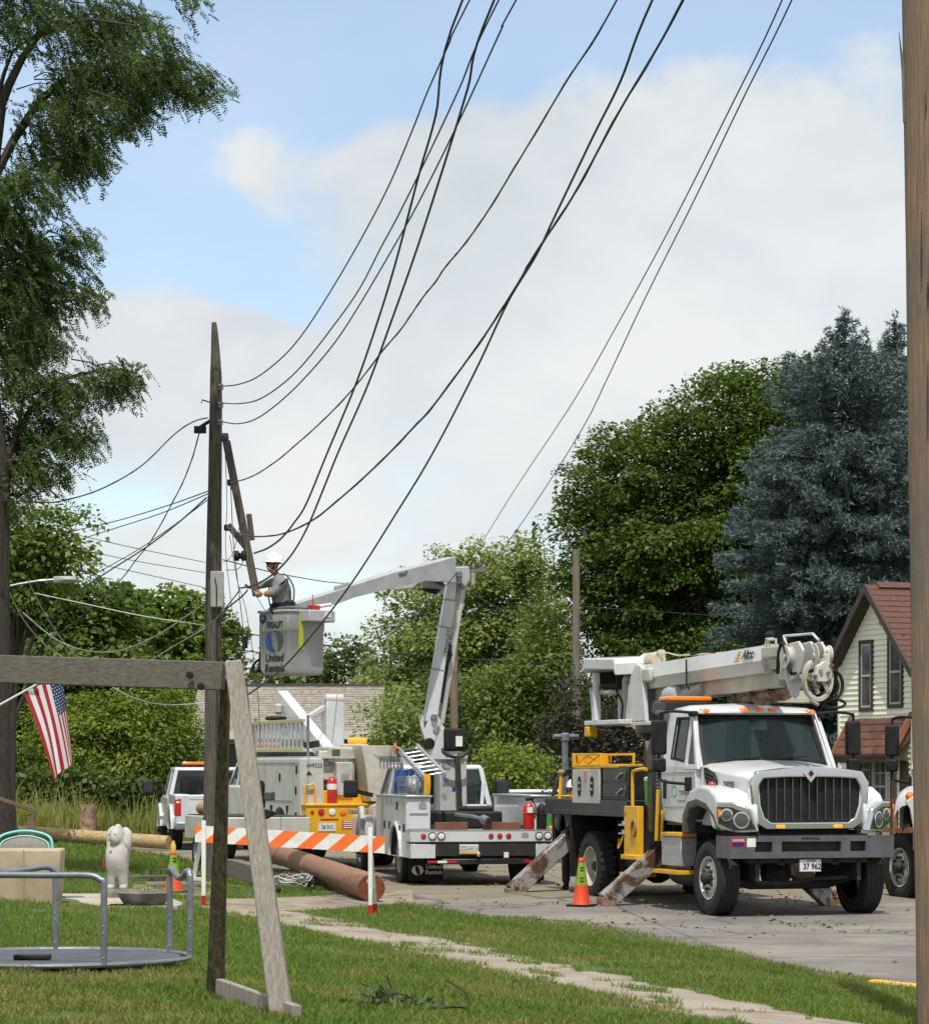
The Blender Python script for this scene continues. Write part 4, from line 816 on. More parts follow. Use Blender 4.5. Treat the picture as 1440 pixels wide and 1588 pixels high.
for k, (pix, lab, r) in enumerate([([(349, 700), (352, 780), (350, 850), (358, 930), (366, 1000), (374, 1090), (383, 1180), (387, 1250)], 'loose thin wire hanging closest to the pole down past the swing post', .008),
    ([(352, 690), (358, 760), (362, 840), (372, 930), (378, 985), (383, 1060), (392, 1160), (396, 1275), (402, 1300)], 'loose wire with a black weight hanging below the lineman hands', .010),
    ([(356, 750), (372, 800), (364, 850), (354, 868), (346, 872)], 'short curled loose wire looping back beside the pole', .008),
    ([(366, 760), (374, 800), (380, 850), (372, 880), (350, 884)], 'short loose wire curling behind the leaning timber', .008),
    ([(350, 945), (375, 925), (384, 915)], 'dark slack cable from the pole to the lineman hands', .017),
    ([(372, 915), (340, 955), (318, 972), (290, 985)], 'dark cable end passing behind the pole from the hands', .015),
    ([(398, 925), (412, 948), (424, 962)], 'thin tail wire drooping in front of the bucket shield', .007),
    ([(356, 830), (368, 900), (380, 940), (392, 1010), (400, 1080), (404, 1160)], 'loose thin wire furthest right, hanging in front of the white body', .008)]):
    wire(pix, lab, r, Y=(46.8, 46.3), group='loose wires hanging at the pole', name='loose_wire')
m = MB(); c = W(380, 996, 46.5); m.lathe([(.02, -.1), (.045, -.09), (.045, .09), (.02, .1)], 10, c); tag(m.build('weight', black), 'small black weight hanging on a loose wire left of bucket', 'weight')

# ---------------------------------------------------------------- street lamp, logs
def lamp():
    Y = 61; root = thing('street_lamp', 'grey street lamp head on a curved arm among left trees', 'street lamp', tuple(W(2, 1280, Y))); root.location.z = GZ(root.location.x, Y); b = root.location
    L = lambda px_, py: tuple(W(px_, py, Y) - b)
    m = MB(); m.tube([(0, 0, 0), L(2, 1000), L(2, 908)], [.11, .09, .08], 8); m.build('pole', poleg, root)
    m = MB(); m.tube([L(2, 912), L(30, 906), L(60, 901), L(88, 899)], .03, 6); m.build('arm', galv, root)
    m = MB(); q = L(101, 899); m.loft([[(q[0]+x_, w_*s1, q[2]+z_) for s1, z_ in ((-1, 0), (-.6, .07), (.6, .07), (1, 0), (.6, -.07), (-.6, -.07))] for x_, w_ in ((-.24, .05), (-.12, .13), (.12, .15), (.24, .06))]); m.build('lamp_head', greybox, root, smooth=50)
lamp()
def log(name, label, cat, a, b, r0, r1, m_, me, n=18, plug=False):
    d = (b-a).normalized(); root = thing(name, label, cat, tuple(a)); m = MB(); k = 10; pts = [(b-a)*(i/k) + Vector((0, 0, .015*math.sin(i*1.7))) for i in range(k+1)]
    q = d.to_track_quat('Z', 'Y').to_matrix().to_4x4(); m.at(q); L = (b-a).length; m.lathe([(r0*.96, 0), (r0, .012)] + [(r0+(r1-r0)*i/k + .004*math.sin(i*2.3), L*i/k) for i in range(1, k)] + [(r1, L-.01), (r1*.96, L)], n)
    o = m.build('log', m_, root, smooth=50); m = MB().at(q)
    m.lathe([(.0, -.004), (r0*.93, -.004), (r0*.93, .01), (.0, .01)], n); e = m.build('cut_end', me, root)
    if plug: m = MB().at(q); m.lathe([(0, -.014), (.036, -.012), (.04, -.004), (.04, .0)], 12, (.04, .09, 0)); m.build('tag', alu, root)
    return root
a = W(576, 1371, 42.2); a.z = GZ(a.x, a.y) + .22; b = W(420, 1287, 52.5); b.z = .62
log('pole_log', 'reddish brown new pole lying with its cut end toward the street', 'log', a, b, .205, .17, logr, logend, 22, True)
a = W(262, 1284, 67.0); b = W(-70, 1268, 69.5); a.z = GZ(a.x, a.y)+.19; b.z = GZ(b.x, b.y)+.22
log('pole_log', 'long tan pole lying across the lawn behind the bear statue', 'log', a, b, .16, .17, logt, logt, 14)

# ---------------------------------------------------------------- yard objects
def swing():
    Y = 16.9; o = gp(430, 1580); root = thing('swing_frame', 'weathered wooden swing frame with a long top beam in the foreground', 'swing frame', (o.x, o.y, o.z)); b = Vector(root.location)
    L = lambda px_, py, Yy: Vector(W(px_, py, Yy)) - b
    m = MB(); p0, p1 = L(363, 1030, 17.2), L(438, 1584, 16.75); p0 = p0 + (p0-p1)*.006
    m.beam(p1 + (p1-p0)*.03, p0, .135, .11, (0, 1, 0), .10, .10); m.build('leg', woodg, root, bevel=.008)
    m = MB(); p0, p1 = L(350, 1050, 17.35), L(334, 1548, 18.1); m.beam(p1 + (p1-p0)*.03, p0, .11, .1, (0, 1, 0), .055, .1); m.build('leg', woodd, root, bevel=.008)
    m = MB(); m.beam(L(347, 1048.5, 17.25), L(-420, 1024, 18.2), .06, .17, (0, 0, 1)); bm_ = m.build('beam', woodh, root, bevel=.006)
    m = MB()
    for px_, py in ((295, 1047), (312, 1065)): c = L(px_, py, 17.25); m.lathe([(0, -.01), (.022, -.008), (.022, .03)], 10, tuple(c + Vector((0, -.03, 0))), 1)
    m.build('bolt', black, bm_)
    m = MB(); a, c = L(340, 1535, 18.0), L(461, 1578, 16.55); m.beam(a, c, .05, .14); m.build('ground_board', woodg, root, bevel=.006)
    # the other end of the swing stands out of frame
    for dx in (-.35, .35): m = MB(); t = L(-415, 1027, 18.2); m.beam(t + Vector((dx, dx*2, -2.05)), t, .12, .1, (0, 1, 0)); m.build('leg', woodg, root)
swing()
def merry():
    cx, cy = -2.95, 20.95; z = GZ(cx, cy); root = thing('merry_go_round', 'grey playground merry-go-round with bent pipe handrails', 'merry-go-round', (cx, cy, z)); rr = .97
    m = MB(); m.lathe([(0, .05), (rr*.93, .05), (rr*.93, .075), (0, .075)], 48); m.build('platform', deckm, root)
    m = MB(); m.tube([(rr*math.cos(t), rr*math.sin(t), .07) for t in np.linspace(0, 2*math.pi, 49)], .018, 8); m.build('rim', galv, root)
    m = MB(); m.lathe([(.12, -.1), (.12, .05)], 16); m.build('pivot', chas, root)
    def handle(t0, t1, h, sag, rin=1.0):
        a = Vector((rr*math.cos(t0), rr*math.sin(t0), .07)); c = Vector((rr*rin*math.cos(t1), rr*rin*math.sin(t1), .07)); u = Vector((0, 0, h)); d = (c-a)
        cor = lambda p, q, e: [p.lerp(p + (q-p).normalized()*.0, 0)]
        P = [a, a+u*.85, a+u*.95+d*.02, a+u+d*.09, a+u+d*.3 - Vector((0, 0, sag*.6)), a+u+d*.5 - Vector((0, 0, sag)), a+u+d*.7 - Vector((0, 0, sag*.6)), c+u-d*.09, c+u*.95-d*.02, c+u*.85, c]
        m = MB(); m.tube(catmull([Vector(p) for p in P], 4), .024, 10); hd = m.build('handrail', galv, root, smooth=60)
        m = MB()
        for p in (a, c):
            for k in (.05, .22, .27): m.lathe([(0, -.03), (.007, -.029), (.007, .03), (0, .029)], 6, tuple(p + Vector((0, 0, k))), 1)
        m.build('bolt', chrome, hd)
    handle(R(2), R(38), .62, .06)
    handle(R(-62), R(-140), .62, 0)
    handle(R(98), R(150), .62, .03)
    m = MB(); m.box(-.13, .13, -.05, .05, 0, .035); bk = m.build('brake_block', black, root, bevel=.008); bk.location = (-.11, -.37, .078)
deckm = mat('worn_grey_deck', (.075, .082, .10), .8, col2=(.055, .06, .072), scale=5, rvar=.1)
merry()
def barricade():
    a = gp(308, 1403); c = gp(573, 1418); root = thing('barricade', 'orange and white striped road barricade on white posts', 'barricade', tuple(a)); b = Vector(a); d = (c-a); d.z = 0; L = d.length; u = d.normalized(); n = Vector((u.y, -u.x, 0))
    # rail: alternating diagonal stripes, each stripe a slanted panel cut by the rail ends
    w = .215; zr0, zr1 = 0.80, .795; L0, L1 = -.05, L+.19; ro = n*.02
    def P(s, h, k): return (u*s + n*k + Vector((0, 0, h + (a.z*0) + ((c.z-a.z)*s/L)*1.0 + .0)))
    stripe = .20; sl = .24
    def band(mb, s0, s1, k0, k1):
        # parallelogram from s0..s1 at the bottom, leaning right by sl at the top, clipped to the rail
        pts = []
        def clip(poly, sx, keep_gt):
            out = []
            for i in range(len(poly)):
                p, q = poly[i], poly[(i+1) % len(poly)]; ip = (p[0] >= sx) == keep_gt or p[0] == sx; iq = (q[0] >= sx) == keep_gt or q[0] == sx
                if ip: out.append(p)
                if ip != iq: t = (sx-p[0])/(q[0]-p[0]); out.append((sx, p[1]+(q[1]-p[1])*t))
            return out
        poly = [(s0, 0), (s1, 0), (s1+sl, w), (s0+sl, w)]; poly = clip(poly, L0, True)
        if len(poly) > 2: poly = clip(poly, L1, False)
        if len(poly) < 3: return
        f = [P(s, .80+h, k1) for s, h in poly]; bk = [P(s, .80+h, k0) for s, h in poly]; k = len(poly)
        mb.add([tuple(p) for p in bk+f], [tuple(range(k))[::-1], tuple(range(k, 2*k))] + [(i, (i+1) % k, k+(i+1) % k, k+i) for i in range(k)])
    mb = MB(); s = L0 - sl - .06; k = 0
    while s < L1 + .1:
        mb.mat(k % 2); band(mb, s, s+stripe, .024, .05); s += stripe; k += 1
    rl = mb.build('rail', [refl_o, refl_w], root); 
    for s, h1, lab in ((0.06, 1.08, 0), (L, 1.12, 1)):
        zb = (c.z-a.z)*s/L
        mb = MB(); q = u*s + Vector((0, 0, zb)); mb.beam(q + n*.07 + Vector((0, 0, .12)), q + n*.07 + Vector((0, 0, h1)), .055, .04, (0, 1, 0)); pt = mb.build('post', refl_w, root, bevel=.006)
        mb = MB(); mb.beam(q + n*.07 + Vector((0, 0, .0)), q + n*.07 + Vector((0, 0, .12)), .057, .042, (0, 1, 0)); mb.build('red_foot', red, pt)
        mb = MB(); q2 = q - n*.35 - u*(.14 if lab == 0 else -.12); mb.beam(q2 + Vector((0, 0, .12)), q - u*.02*0 + Vector((0, 0, h1-.12)), .055, .04, (0, 1, 0)); pt = mb.build('rear_leg', refl_w, root, bevel=.006)
        mb = MB(); mb.beam(q2, q2 + Vector((0, 0, .12)), .057, .042, (0, 1, 0)); mb.build('red_foot', red, pt)
        mb = MB(); mb.beam(q + n*.06 + Vector((0, 0, .33)), q2.lerp(q, .25) + Vector((0, 0, .33)), .04, .04); mb.build('cross_piece', refl_w, root)
barricade()
def cone(loc, label, h=.71, bottle=False, tilt=0):
    root = thing('traffic_cone', label, 'traffic cone', tuple(loc), random.random()*3, 'traffic cones')
    m = MB(); m.prism([(-.18, -.15), (-.15, -.18), (.15, -.18), (.18, -.15), (.18, .15), (.15, .18), (-.15, .18), (-.18, .15)], 2, 0, .035); m.build('base', black, root, bevel=.008)
    rad = lambda z: .135 - .10*z/h
    m = MB(); m.lathe([(rad(.035)+.01, .035), (rad(.06), .06), (rad(h*.44), h*.44)], 24); m.build('body', orange, root, smooth=50)
    m = MB(); m.lathe([(rad(h*.44), h*.44), (rad(h*.9), h*.9)], 24); m.build('lime_sleeve', lime, root, smooth=50)
    m = MB(); m.lathe([(rad(h*.9), h*.9), (rad(h*.93)+.008, h*.93), (rad(h)+.006, h*.985), (rad(h)-.01, h), (.01, h)], 20); m.build('tip', orange, root, smooth=50)
    if bottle:
        m = MB(); m.lathe([(.03, h*.9), (.038, h*.93), (.038, h*1.14), (.02, h*1.2), (.02, h*1.24)], 14); m.build('warning_light', mat('clear_yellow_tube', (.55, .42, .08), .2), root, smooth=40)
    for s in range(3):
        m_ = frame3((math.cos(s*2.1)*(rad(h*.66)+.001), math.sin(s*2.1)*(rad(h*.66)+.001), h*.66), (-math.sin(s*2.1), math.cos(s*2.1), 0), (-math.cos(s*2.1)*.14, -math.sin(s*2.1)*.14, 1))
        mm = MB().at(m_); [mm.box(-.03+.004*q, .028-.006*(q % 2), z_-.012, z_+.010, -.002, .002) if 0 else mm.prism([(-.03+.006*q, z_-.011), (.026-.005*(q % 2), z_-.013), (.03, z_+.008), (-.024, z_+.011)], 2, -.003, .003) for q, z_ in enumerate((-.10, -.055, .06, .10))]; mm.build('black_print', ink, root)
    return root
cone(gp(901, 1406), 'orange and lime cone on the street beside the crane truck wheel', .72)
cone(gp(269, 1385), 'orange and lime cone with a tube on top, left of the barricade', .60, True)
q = gp(170, 1349); cone(q, 'orange and lime cone with a tube half hidden behind bear statue', .50, True)
def bear():
    z = float(lawn_z(-4.2, 35)) + .03; p = W(183, 1393, 36.2); root = thing('bear_statue', 'white stone standing bear statue with arms raised behind its head', 'statue', (p.x, 36.2, z), R(-14))
    m = MB(); m.loft([[(x*1.0*k, y*.85*k, zz) for x, y in [(math.cos(t)*.215*(1+.08*math.sin(5*t)), math.sin(t)*.2*(1+.08*math.cos(4*t))) for t in np.linspace(0, 2*math.pi, 17)[:-1]]] for k, zz in ((1.05, -.02), (1.08, .05), (.98, .085), (.86, .10))]); m.build('rock_base', stone, root, smooth=70)
    # one continuous body grown over a skeleton
    J = {'pel': (0, 0, .36, .115), 'bel': (0, -.02, .47, .135), 'che': (0, 0, .60, .115), 'neck': (0, .0, .69, .105), 'head': (-.02, -.055, .75, .112), 'crn': (0, .01, .81, .09),
         'snt': (-.03, -.145, .70, .05), 'hipL': (-.07, 0, .28, .075), 'kneL': (-.075, -.01, .19, .062), 'ankL': (-.08, 0, .115, .058), 'toeL': (-.09, -.08, .105, .045), 'hipR': (.07, 0, .28, .075), 'kneR': (.075, -.01, .19, .062), 'ankR': (.08, 0, .115, .058), 'toeR': (.085, -.08, .105, .045),
         'shL': (-.09, .02, .64, .07), 'elL': (-.125, .03, .80, .048), 'haL': (-.04, .06, .86, .055), 'shR': (.10, .02, .63, .08), 'elR': (.125, .04, .79, .066), 'haR': (.04, .06, .86, .06), 'earT': (.0, .03, .92, .032)}
    E = [('pel', 'bel'), ('bel', 'che'), ('che', 'neck'), ('neck', 'head'), ('head', 'crn'), ('head', 'snt'), ('pel', 'hipL'), ('hipL', 'kneL'), ('kneL', 'ankL'), ('ankL', 'toeL'), ('pel', 'hipR'), ('hipR', 'kneR'), ('kneR', 'ankR'), ('ankR', 'toeR'), ('che', 'shL'), ('shL', 'elL'), ('elL', 'haL'), ('che', 'shR'), ('shR', 'elR'), ('elR', 'haR'), ('crn', 'earT')]
    skin_body('body', J, E, statue, root, 'pel', 2)
    m = MB()
    for x in (-.045, .03): m.lathe([(0, -.008), (.011, -.006), (.011, .006), (0, .008)], 8, (x-.02, -.128, .785), 1)
    m.lathe([(0, -.016), (.018, -.01), (.018, .01), (0, .014)], 8, (-.035, -.192, .715), 1); m.build('face_marks', stone, root)
def skin_body(name, J, E, m_, parent, rootj, lev=2):
    names = list(J); me = bpy.data.meshes.new(name); me.from_pydata([J[k][:3] for k in names], [(names.index(a), names.index(b)) for a, b in E], [])
    o = bpy.data.objects.new(name, me); COL.objects.link(o); o.parent = parent; me.materials.append(m_)
    s = o.modifiers.new('skin', 'SKIN'); s.use_smooth_shade = True
    for i, k in enumerate(names):
        v = me.skin_vertices[0].data[i]; r = J[k][3]; v.radius = (r, J[k][4] if len(J[k]) > 4 else r); v.use_root = (k == rootj)
    d = o.modifiers.new('sub', 'SUBSURF'); d.levels = d.render_levels = lev
    bpy.context.view_layer.update(); n = bpy.data.meshes.new_from_object(o.evaluated_get(bpy.context.evaluated_depsgraph_get()))
    o.modifiers.clear(); o.data = n; n.name = name
    n.polygons.foreach_set('use_smooth', [True]*len(n.polygons))
    return o
bear()
def planter():
    z = float(lawn_z(-4.2, 35)) + .03; p = W(224, 1408, 34.1); root = thing('stone_bowl', 'shallow mossy stone planter bowl beside the bear statue', 'planter', (p.x, 34.1, z))
    m = MB(); m.lathe([(.20, 0), (.24, .01), (.29, .08), (.315, .145), (.27, .15), (.24, .11), (.0, .10)], 28); o = m.build('bowl', stone, root, smooth=50)
    m = MB(); m.prism([(-.42, -.3), (.42, -.3), (.42, .3), (-.42, .3)], 2, -.045, .0); m.build('foot_slab', conc, root)
planter()
def table():
    z = float(lawn_z(-4.2, 35)) + .03; p = W(35, 1404, 34.0); root = thing('covered_table', 'patio table under a beige fitted canvas cover at the left', 'table', (p.x-.05, 34.0, z), R(4)); m = MB(); h = .66
    def ring_(k, zz, wv): return [((x*k) + wv*math.sin(i*2.1), (y*k) + wv*math.cos(i*1.7), zz) for i, (x, y) in enumerate([(-.6, -.42), (-.3, -.43), (0, -.42), (.3, -.43), (.52, -.42), (.54, 0), (.52, .42), (0, .43), (-.6, .42), (-.62, 0)])]
    m.loft([ring_(.93, .0, .012), ring_(.965, h*.33, .014), ring_(.985, h*.66, .008), ring_(1.0, h-.02, .003), ring_(.985, h, 0)]); c = m.build('cover', canvas, root, bevel=.015)
    m = MB(); m.tube([(.1, -.435, h), (.1, -.43, h*.5), (.095, -.41, 0)], .006, 5); m.build('seam', canvas, c)
    for sx in (-.4, .4):
        for sy in (-.25, .25): m = MB(); m.box(sx-.02, sx+.02, sy-.02, sy+.02, 0, .5); m.build('leg', galv, root)
table()
def chair():
    z = float(lawn_z(-4.2, 35)) + .03; p = W(38, 1330, 35.0); root = thing('patio_chair', 'turquoise framed patio chair with grey back behind the covered table', 'chair', (p.x, 35.0, z), R(6))
    arc = [(-.33, .02, .44), (-.33, .06, .70), (-.27, .10, .79), (-.12, .14, .835), (0, .15, .845), (.12, .14, .835), (.27, .10, .79), (.33, .06, .70), (.33, .02, .44)]
    m = MB(); m.tube(catmull([Vector(q) for q in arc], 4), .018, 8); m.build('back_frame', turq, root, smooth=60)
    m = MB(); m.tube(catmull([Vector((q[0]*.9, q[1]-.03, q[2]-.06)) for q in arc], 4), .012, 8); m.build('inner_frame', turq, root, smooth=60)
    m = MB(); pts = catmull([Vector((q[0]*.88, q[1]-.028, q[2]-.065)) for q in arc], 4); n = len(pts)//2; vs = []; fs = []
    for i in range(n): vs += [tuple(pts[i]), tuple(pts[-1-i])]
    for i in range(n-1): fs.append((2*i, 2*i+1, 2*i+3, 2*i+2))
    m.add(vs, fs); o = m.build('backrest', meshg, root); sd = o.modifiers.new('solid', 'SOLIDIFY'); sd.thickness = .008
    m = MB(); m.box(-.3, .3, -.42, .05, .40, .425); m.build('seat', meshg, root, bevel=.01)
    for sx in (-.31, .31):
        m = MB(); m.tube([(sx, .05, .0), (sx, .03, .42), (sx*1.05, -.05, .62), (sx*1.05, -.38, .60), (sx, -.42, .4), (sx, -.44, 0)], .015, 8); m.build('leg', turq, root)
chair()
def handrail():
    p = W(52, 1300, 37.3); b = Vector((p.x, 37.3, GZ(p.x, 37.3))); root = thing('handrail', 'brown wooden step handrail sloping down at the left edge', 'handrail', tuple(b)); L = lambda px_, py, Y: Vector(W(px_, py, Y)) - b
    m = MB(); m.beam(L(56, 1258, 37.3), L(-60, 1218, 37.0), .10, .05, (0, 0, 1)); m.build('rail', brownw, root, bevel=.005)
    m = MB(); q = L(49, 1262, 37.3); m.box(q.x-.045, q.x+.045, -.045, .045, -.1, q.z); m.build('post', brownw, root, bevel=.004)
    m = MB(); q = L(-55, 1222, 37.3); m.box(q.x-.045, q.x+.045, -.045, .045, -.1, q.z); m.build('post', brownw, root, bevel=.004)
handrail()
def stump():
    p = gp(136, 1296); x = W(136, 1193, 74.9).x; root = thing('tree_stump', 'reddish sawn tree stump standing in the tall weeds', 'stump', (x, 74.9, GZ(x, 74.9)))
    m = MB(); m.lathe([(.27, 0), (.22, .3), (.2, .8), (.2, .98)], 16); m.build('bark', rust, root, smooth=50)
    m = MB(); m.lathe([(0, .98), (.18, .985), (.18, .99), (0, .992)], 16); m.build('sawn_top', redbrown, root)
stump()
def flag():
    Y = 35.2; piv = W(52, 1062, Y); root = thing('flag', 'american flag hanging limp from a white angled staff at the left', 'flag', tuple(W(-60, 1120, Y))); b = Vector(root.location); L = lambda px_, py, dy=0: Vector(W(px_, py, Y+dy)) - b
    m = MB(); m.tube([L(-60, 1122), L(0, 1093), L(56, 1062)], .013, 8); m.build('staff', trimw2, root)
    m = MB(); m.lathe([(0, -.02), (.02, -.01), (.02, .01), (0, .02)], 10, tuple(L(58, 1061))); m.build('finial', alu, root)
    # cloth: a grid laid between its hoist edge along the staff and the free corner, with soft folds
    nu, nv = 65, 40
    H0, H1 = L(36, 1072), L(98, 1048)                     # hoist edge, near end and far end
    B0, B1 = L(84, 1212), L(113, 1178)
    me_v = []; mats_ = []; st_w = []
    def pt(u, v):
        # u along the stripes (hoist to fly), v across the stripes
        top = H0.lerp(H1, v); bot = B0.lerp(B1, v); bulge = Vector((.03*math.sin(u*3.1), 0, 0))
        w = math.sin(v*9 + u*1.5)*.035*u**.6 + math.sin(v*4 - u*2)*.03
        p = top.lerp(bot, u) + bulge*(1-v) + Vector((w*.25*(.3+u), w*1.6, 0)); return p
    for i in range(nu+1):
        for j in range(nv+1): me_v.append(tuple(pt(i/nu, j/nv)))
    mb = MB(); mb.v = me_v
    for i in range(nu):
        for j in range(nv):
            u, v = (i+.5)/nu, (j+.5)/nv; s = int(6*v/.66 if v < .66 else 6 + 7*(v-.66)/.34); q = 0 if s % 2 == 0 else 1
            if u < .40 and v > .66: q = 2
            mb.f.append((i*(nv+1)+j, i*(nv+1)+j+1, (i+1)*(nv+1)+j+1, (i+1)*(nv+1)+j)); mb.m.append(q)
    o = mb.build('cloth', [fred, fwhite, fblue], root, smooth=80)
    mb = MB()
    for i in range(11):
        for j in range(9):
            if (i + j) % 2 == 0:
                u, v = .40*(i+.7)/11.4, .66 + .34*(j+.7)/9.4; e = .012
                P0, Pu, Pv = pt(u, v), pt(u+.01, v), pt(u, v+.02); a, c = (Pu-P0).normalized(), (Pv-P0).normalized(); n_ = a.cross(c).normalized()
                for sd in (1, -1):
                    mb.add([tuple(P0 + n_*.006*sd + (a*math.cos(k*math.pi/5) + c*math.sin(k*math.pi/5))*(.0145 if k % 2 == 0 else .0062)) for k in range(10)], [tuple(range(10))])
    mb.build('stars', fwhite, o)
fred = mat('flag_red', (.36, .018, .03), .8, trans=.25); fwhite = mat('flag_white', (.70, .68, .70), .8, trans=.25); fblue = mat('flag_blue', (.02, .035, .15), .8, trans=.15)
flag()
def rail_sign():
    root = thing('timber_barrier', 'weathered low timber board on a stub post behind the swing leg', 'barrier', tuple(gp(412, 1380))); b = Vector(root.location); Y = b.y
    L = lambda px_, py, dy=0: Vector(W(px_, py, Y+dy)) - b
    m = MB(); m.beam(L(352, 1345, 1.6), L(411, 1361, 0.1), .05, .27); m.build('board', woodg2, root, bevel=.008)
    m = MB(); q = L(411, 1340); m.box(q.x-.055, q.x+.065, -.06, .06, -.15, q.z); m.build('post', trimb2, root, bevel=.006)
    m = MB(); m.beam(L(330, 1340, 2.2), L(365, 1344, 1.4), .05, .2); m.build('rear_board', woodg2, root)
woodg2 = mat('greyed_board', (.17, .15, .13), .9, col2=(.09, .078, .065), scale=8, stretch=(1, 6, 6), bump=.4, dist=.8); trimb2 = mat('dark_post_wood', (.05, .038, .03), .9, col2=(.03, .024, .02), scale=8)
rail_sign()
def coil():
    c = gp(450, 1378); m = MB(); P = []
    for k in range(70):
        t = k*.36; r = 1 + .18*math.sin(k*.7) ; P.append(Vector((c.x + .34*math.cos(t)*r, c.y + .75*math.sin(t)*r, GZ(c.x, c.y) + .03 + .13*abs(math.sin(k*.23)) + .05*math.sin(k*1.3)**2)))
    m.tube(catmull(P, 3), .011, 5); tag(m.build('cable_coil', cablew, smooth=60), 'tangled coil of pale cable on the grass by the timber barrier', 'cable coil')
    c = gp(424, 1386); m = MB(); m.lathe([(.02, -.10), (.06, -.09), (.065, -.03), (.035, -.02), (.035, .02), (.065, .03), (.06, .1), (.02, .11)], 14, (c.x, c.y, c.z+.06), 0); tag(m.build('black_fitting', black, smooth=40), 'small black cable fitting lying on the grass by the coil', 'fitting')
    for k, (p0, p1, r_, lab, mm) in enumerate([((232, 1356), (330, 1352), .05, 'grey plank lying farthest back in the debris left of barricade', woodg2), ((205, 1366), (322, 1364), .045, 'long grey plank lying in the middle of the debris by cone', woodg2), ((232, 1376), (345, 1377), .04, 'pale plank lying nearest in the debris left of the barricade', woodg), ((470, 1375), (500, 1356), .05, 'dark broken timber end lying against the red brown pole', trimb2)]):
        a, e = gp(*p0), gp(*p1); a.z += .05; e.z += .06; m = MB(); m.beam(a, e, .16, .05); tag(m.build('plank', mm, bevel=.006), lab, 'plank', 'broken timbers on the verge')
    a = gp(482, 1380); m = MB(); m.beam(Vector(a) + Vector((0, 0, .12)), Vector(gp(458, 1362)) + Vector((0, -.3, .30)), .12, .1); tag(m.build('hazard_block', mat('hazard_black', (.03, .03, .03), .6), bevel=.01), 'dark wedge block with yellow stripes under the red brown pole', 'block')
coil()
def fallen_branch():
    root = thing('fallen_branch', 'fallen leafy branch lying on the foreground lawn', 'branch', tuple(gp(660, 1572))); b = Vector(root.location); L = lambda px_, py, dy=0: Vector(W(px_, py, b.y+dy)) - b
    m = MB(); main = [(590, 1541), (620, 1546), (650, 1558), (672, 1568), (690, 1567), (712, 1566), (728, 1568)]
    m.tube(catmull([L(x, y) + Vector((0, 0, .02)) for x, y in main], 3), [.004+.010*i/18 for i in range(19)], 6)
    for q in ([(728, 1568), (722, 1545), (700, 1530), (690, 1525)], [(612, 1545), (606, 1535), (600, 1517)], [(645, 1556), (644, 1545)], [(630, 1552), (600, 1558), (575, 1562)], [(612, 1546), (585, 1540), (560, 1530)]): m.tube(catmull([L(x, y) + Vector((0, 0, .02)) for x, y in q], 3), .0055, 5)
    m.build('stem', bark, root, smooth=60); C = []; D = []
    for x, y, n, s in ((550, 1565, 20, 12), (575, 1562, 46, 16), (600, 1556, 60, 18), (628, 1560, 50, 18), (655, 1562, 36, 14), (592, 1540, 24, 8), (640, 1570, 24, 14), (680, 1560, 8, 9), (590, 1545, 20, 8)):
        for _ in range(n): C.append(L(x + rng.normal()*s, y + rng.normal()*s*.4, rng.normal()*.1) + Vector((0, 0, .01))); D.append(rng.normal(size=3) + np.array((0, 0, -.5)))
    V, F, T = leaf_quads(np.array([tuple(c) for c in C]), np.array(D), .075*(.6+.7*rng.random(len(C))), .42, rng.random(len(C)), .2); npmesh('leaves', V, F, leafm('fallen_leaves', (.06, .105, .03), (.13, .17, .07)), root, T)
fallen_branch()
def litter():
    n = 3600; y = 27 + 42*rng.random(n)**1.3; d = -8.5*rng.random(n) + .2
    k = (vnoise(d*2, y, 2.2, 61) + .25*rng.random(n) > .72); y, d = y[k], d[k]; t = (y-27)/.956; x = RA[0] + RU[0]*t + RN[0]*d; n = len(x)
    z = lawn_z(x, y) + .015 + .02*rng.random(n); D = rng.normal(size=(n, 3))*np.array((1, 1, .15)); V, F, T = leaf_quads(np.stack([x, y, z], 1), D, .035+.06*rng.random(n), .4, rng.random(n), .3)
    o = npmesh('leaf_litter', V, F, mat('leaf_scraps', (.10, .12, .035), .8, tint=(.24, .18, .10)), None, T); tag(o, 'scattered leaves and twig scraps on the street', 'litter', kind='stuff')
litter()

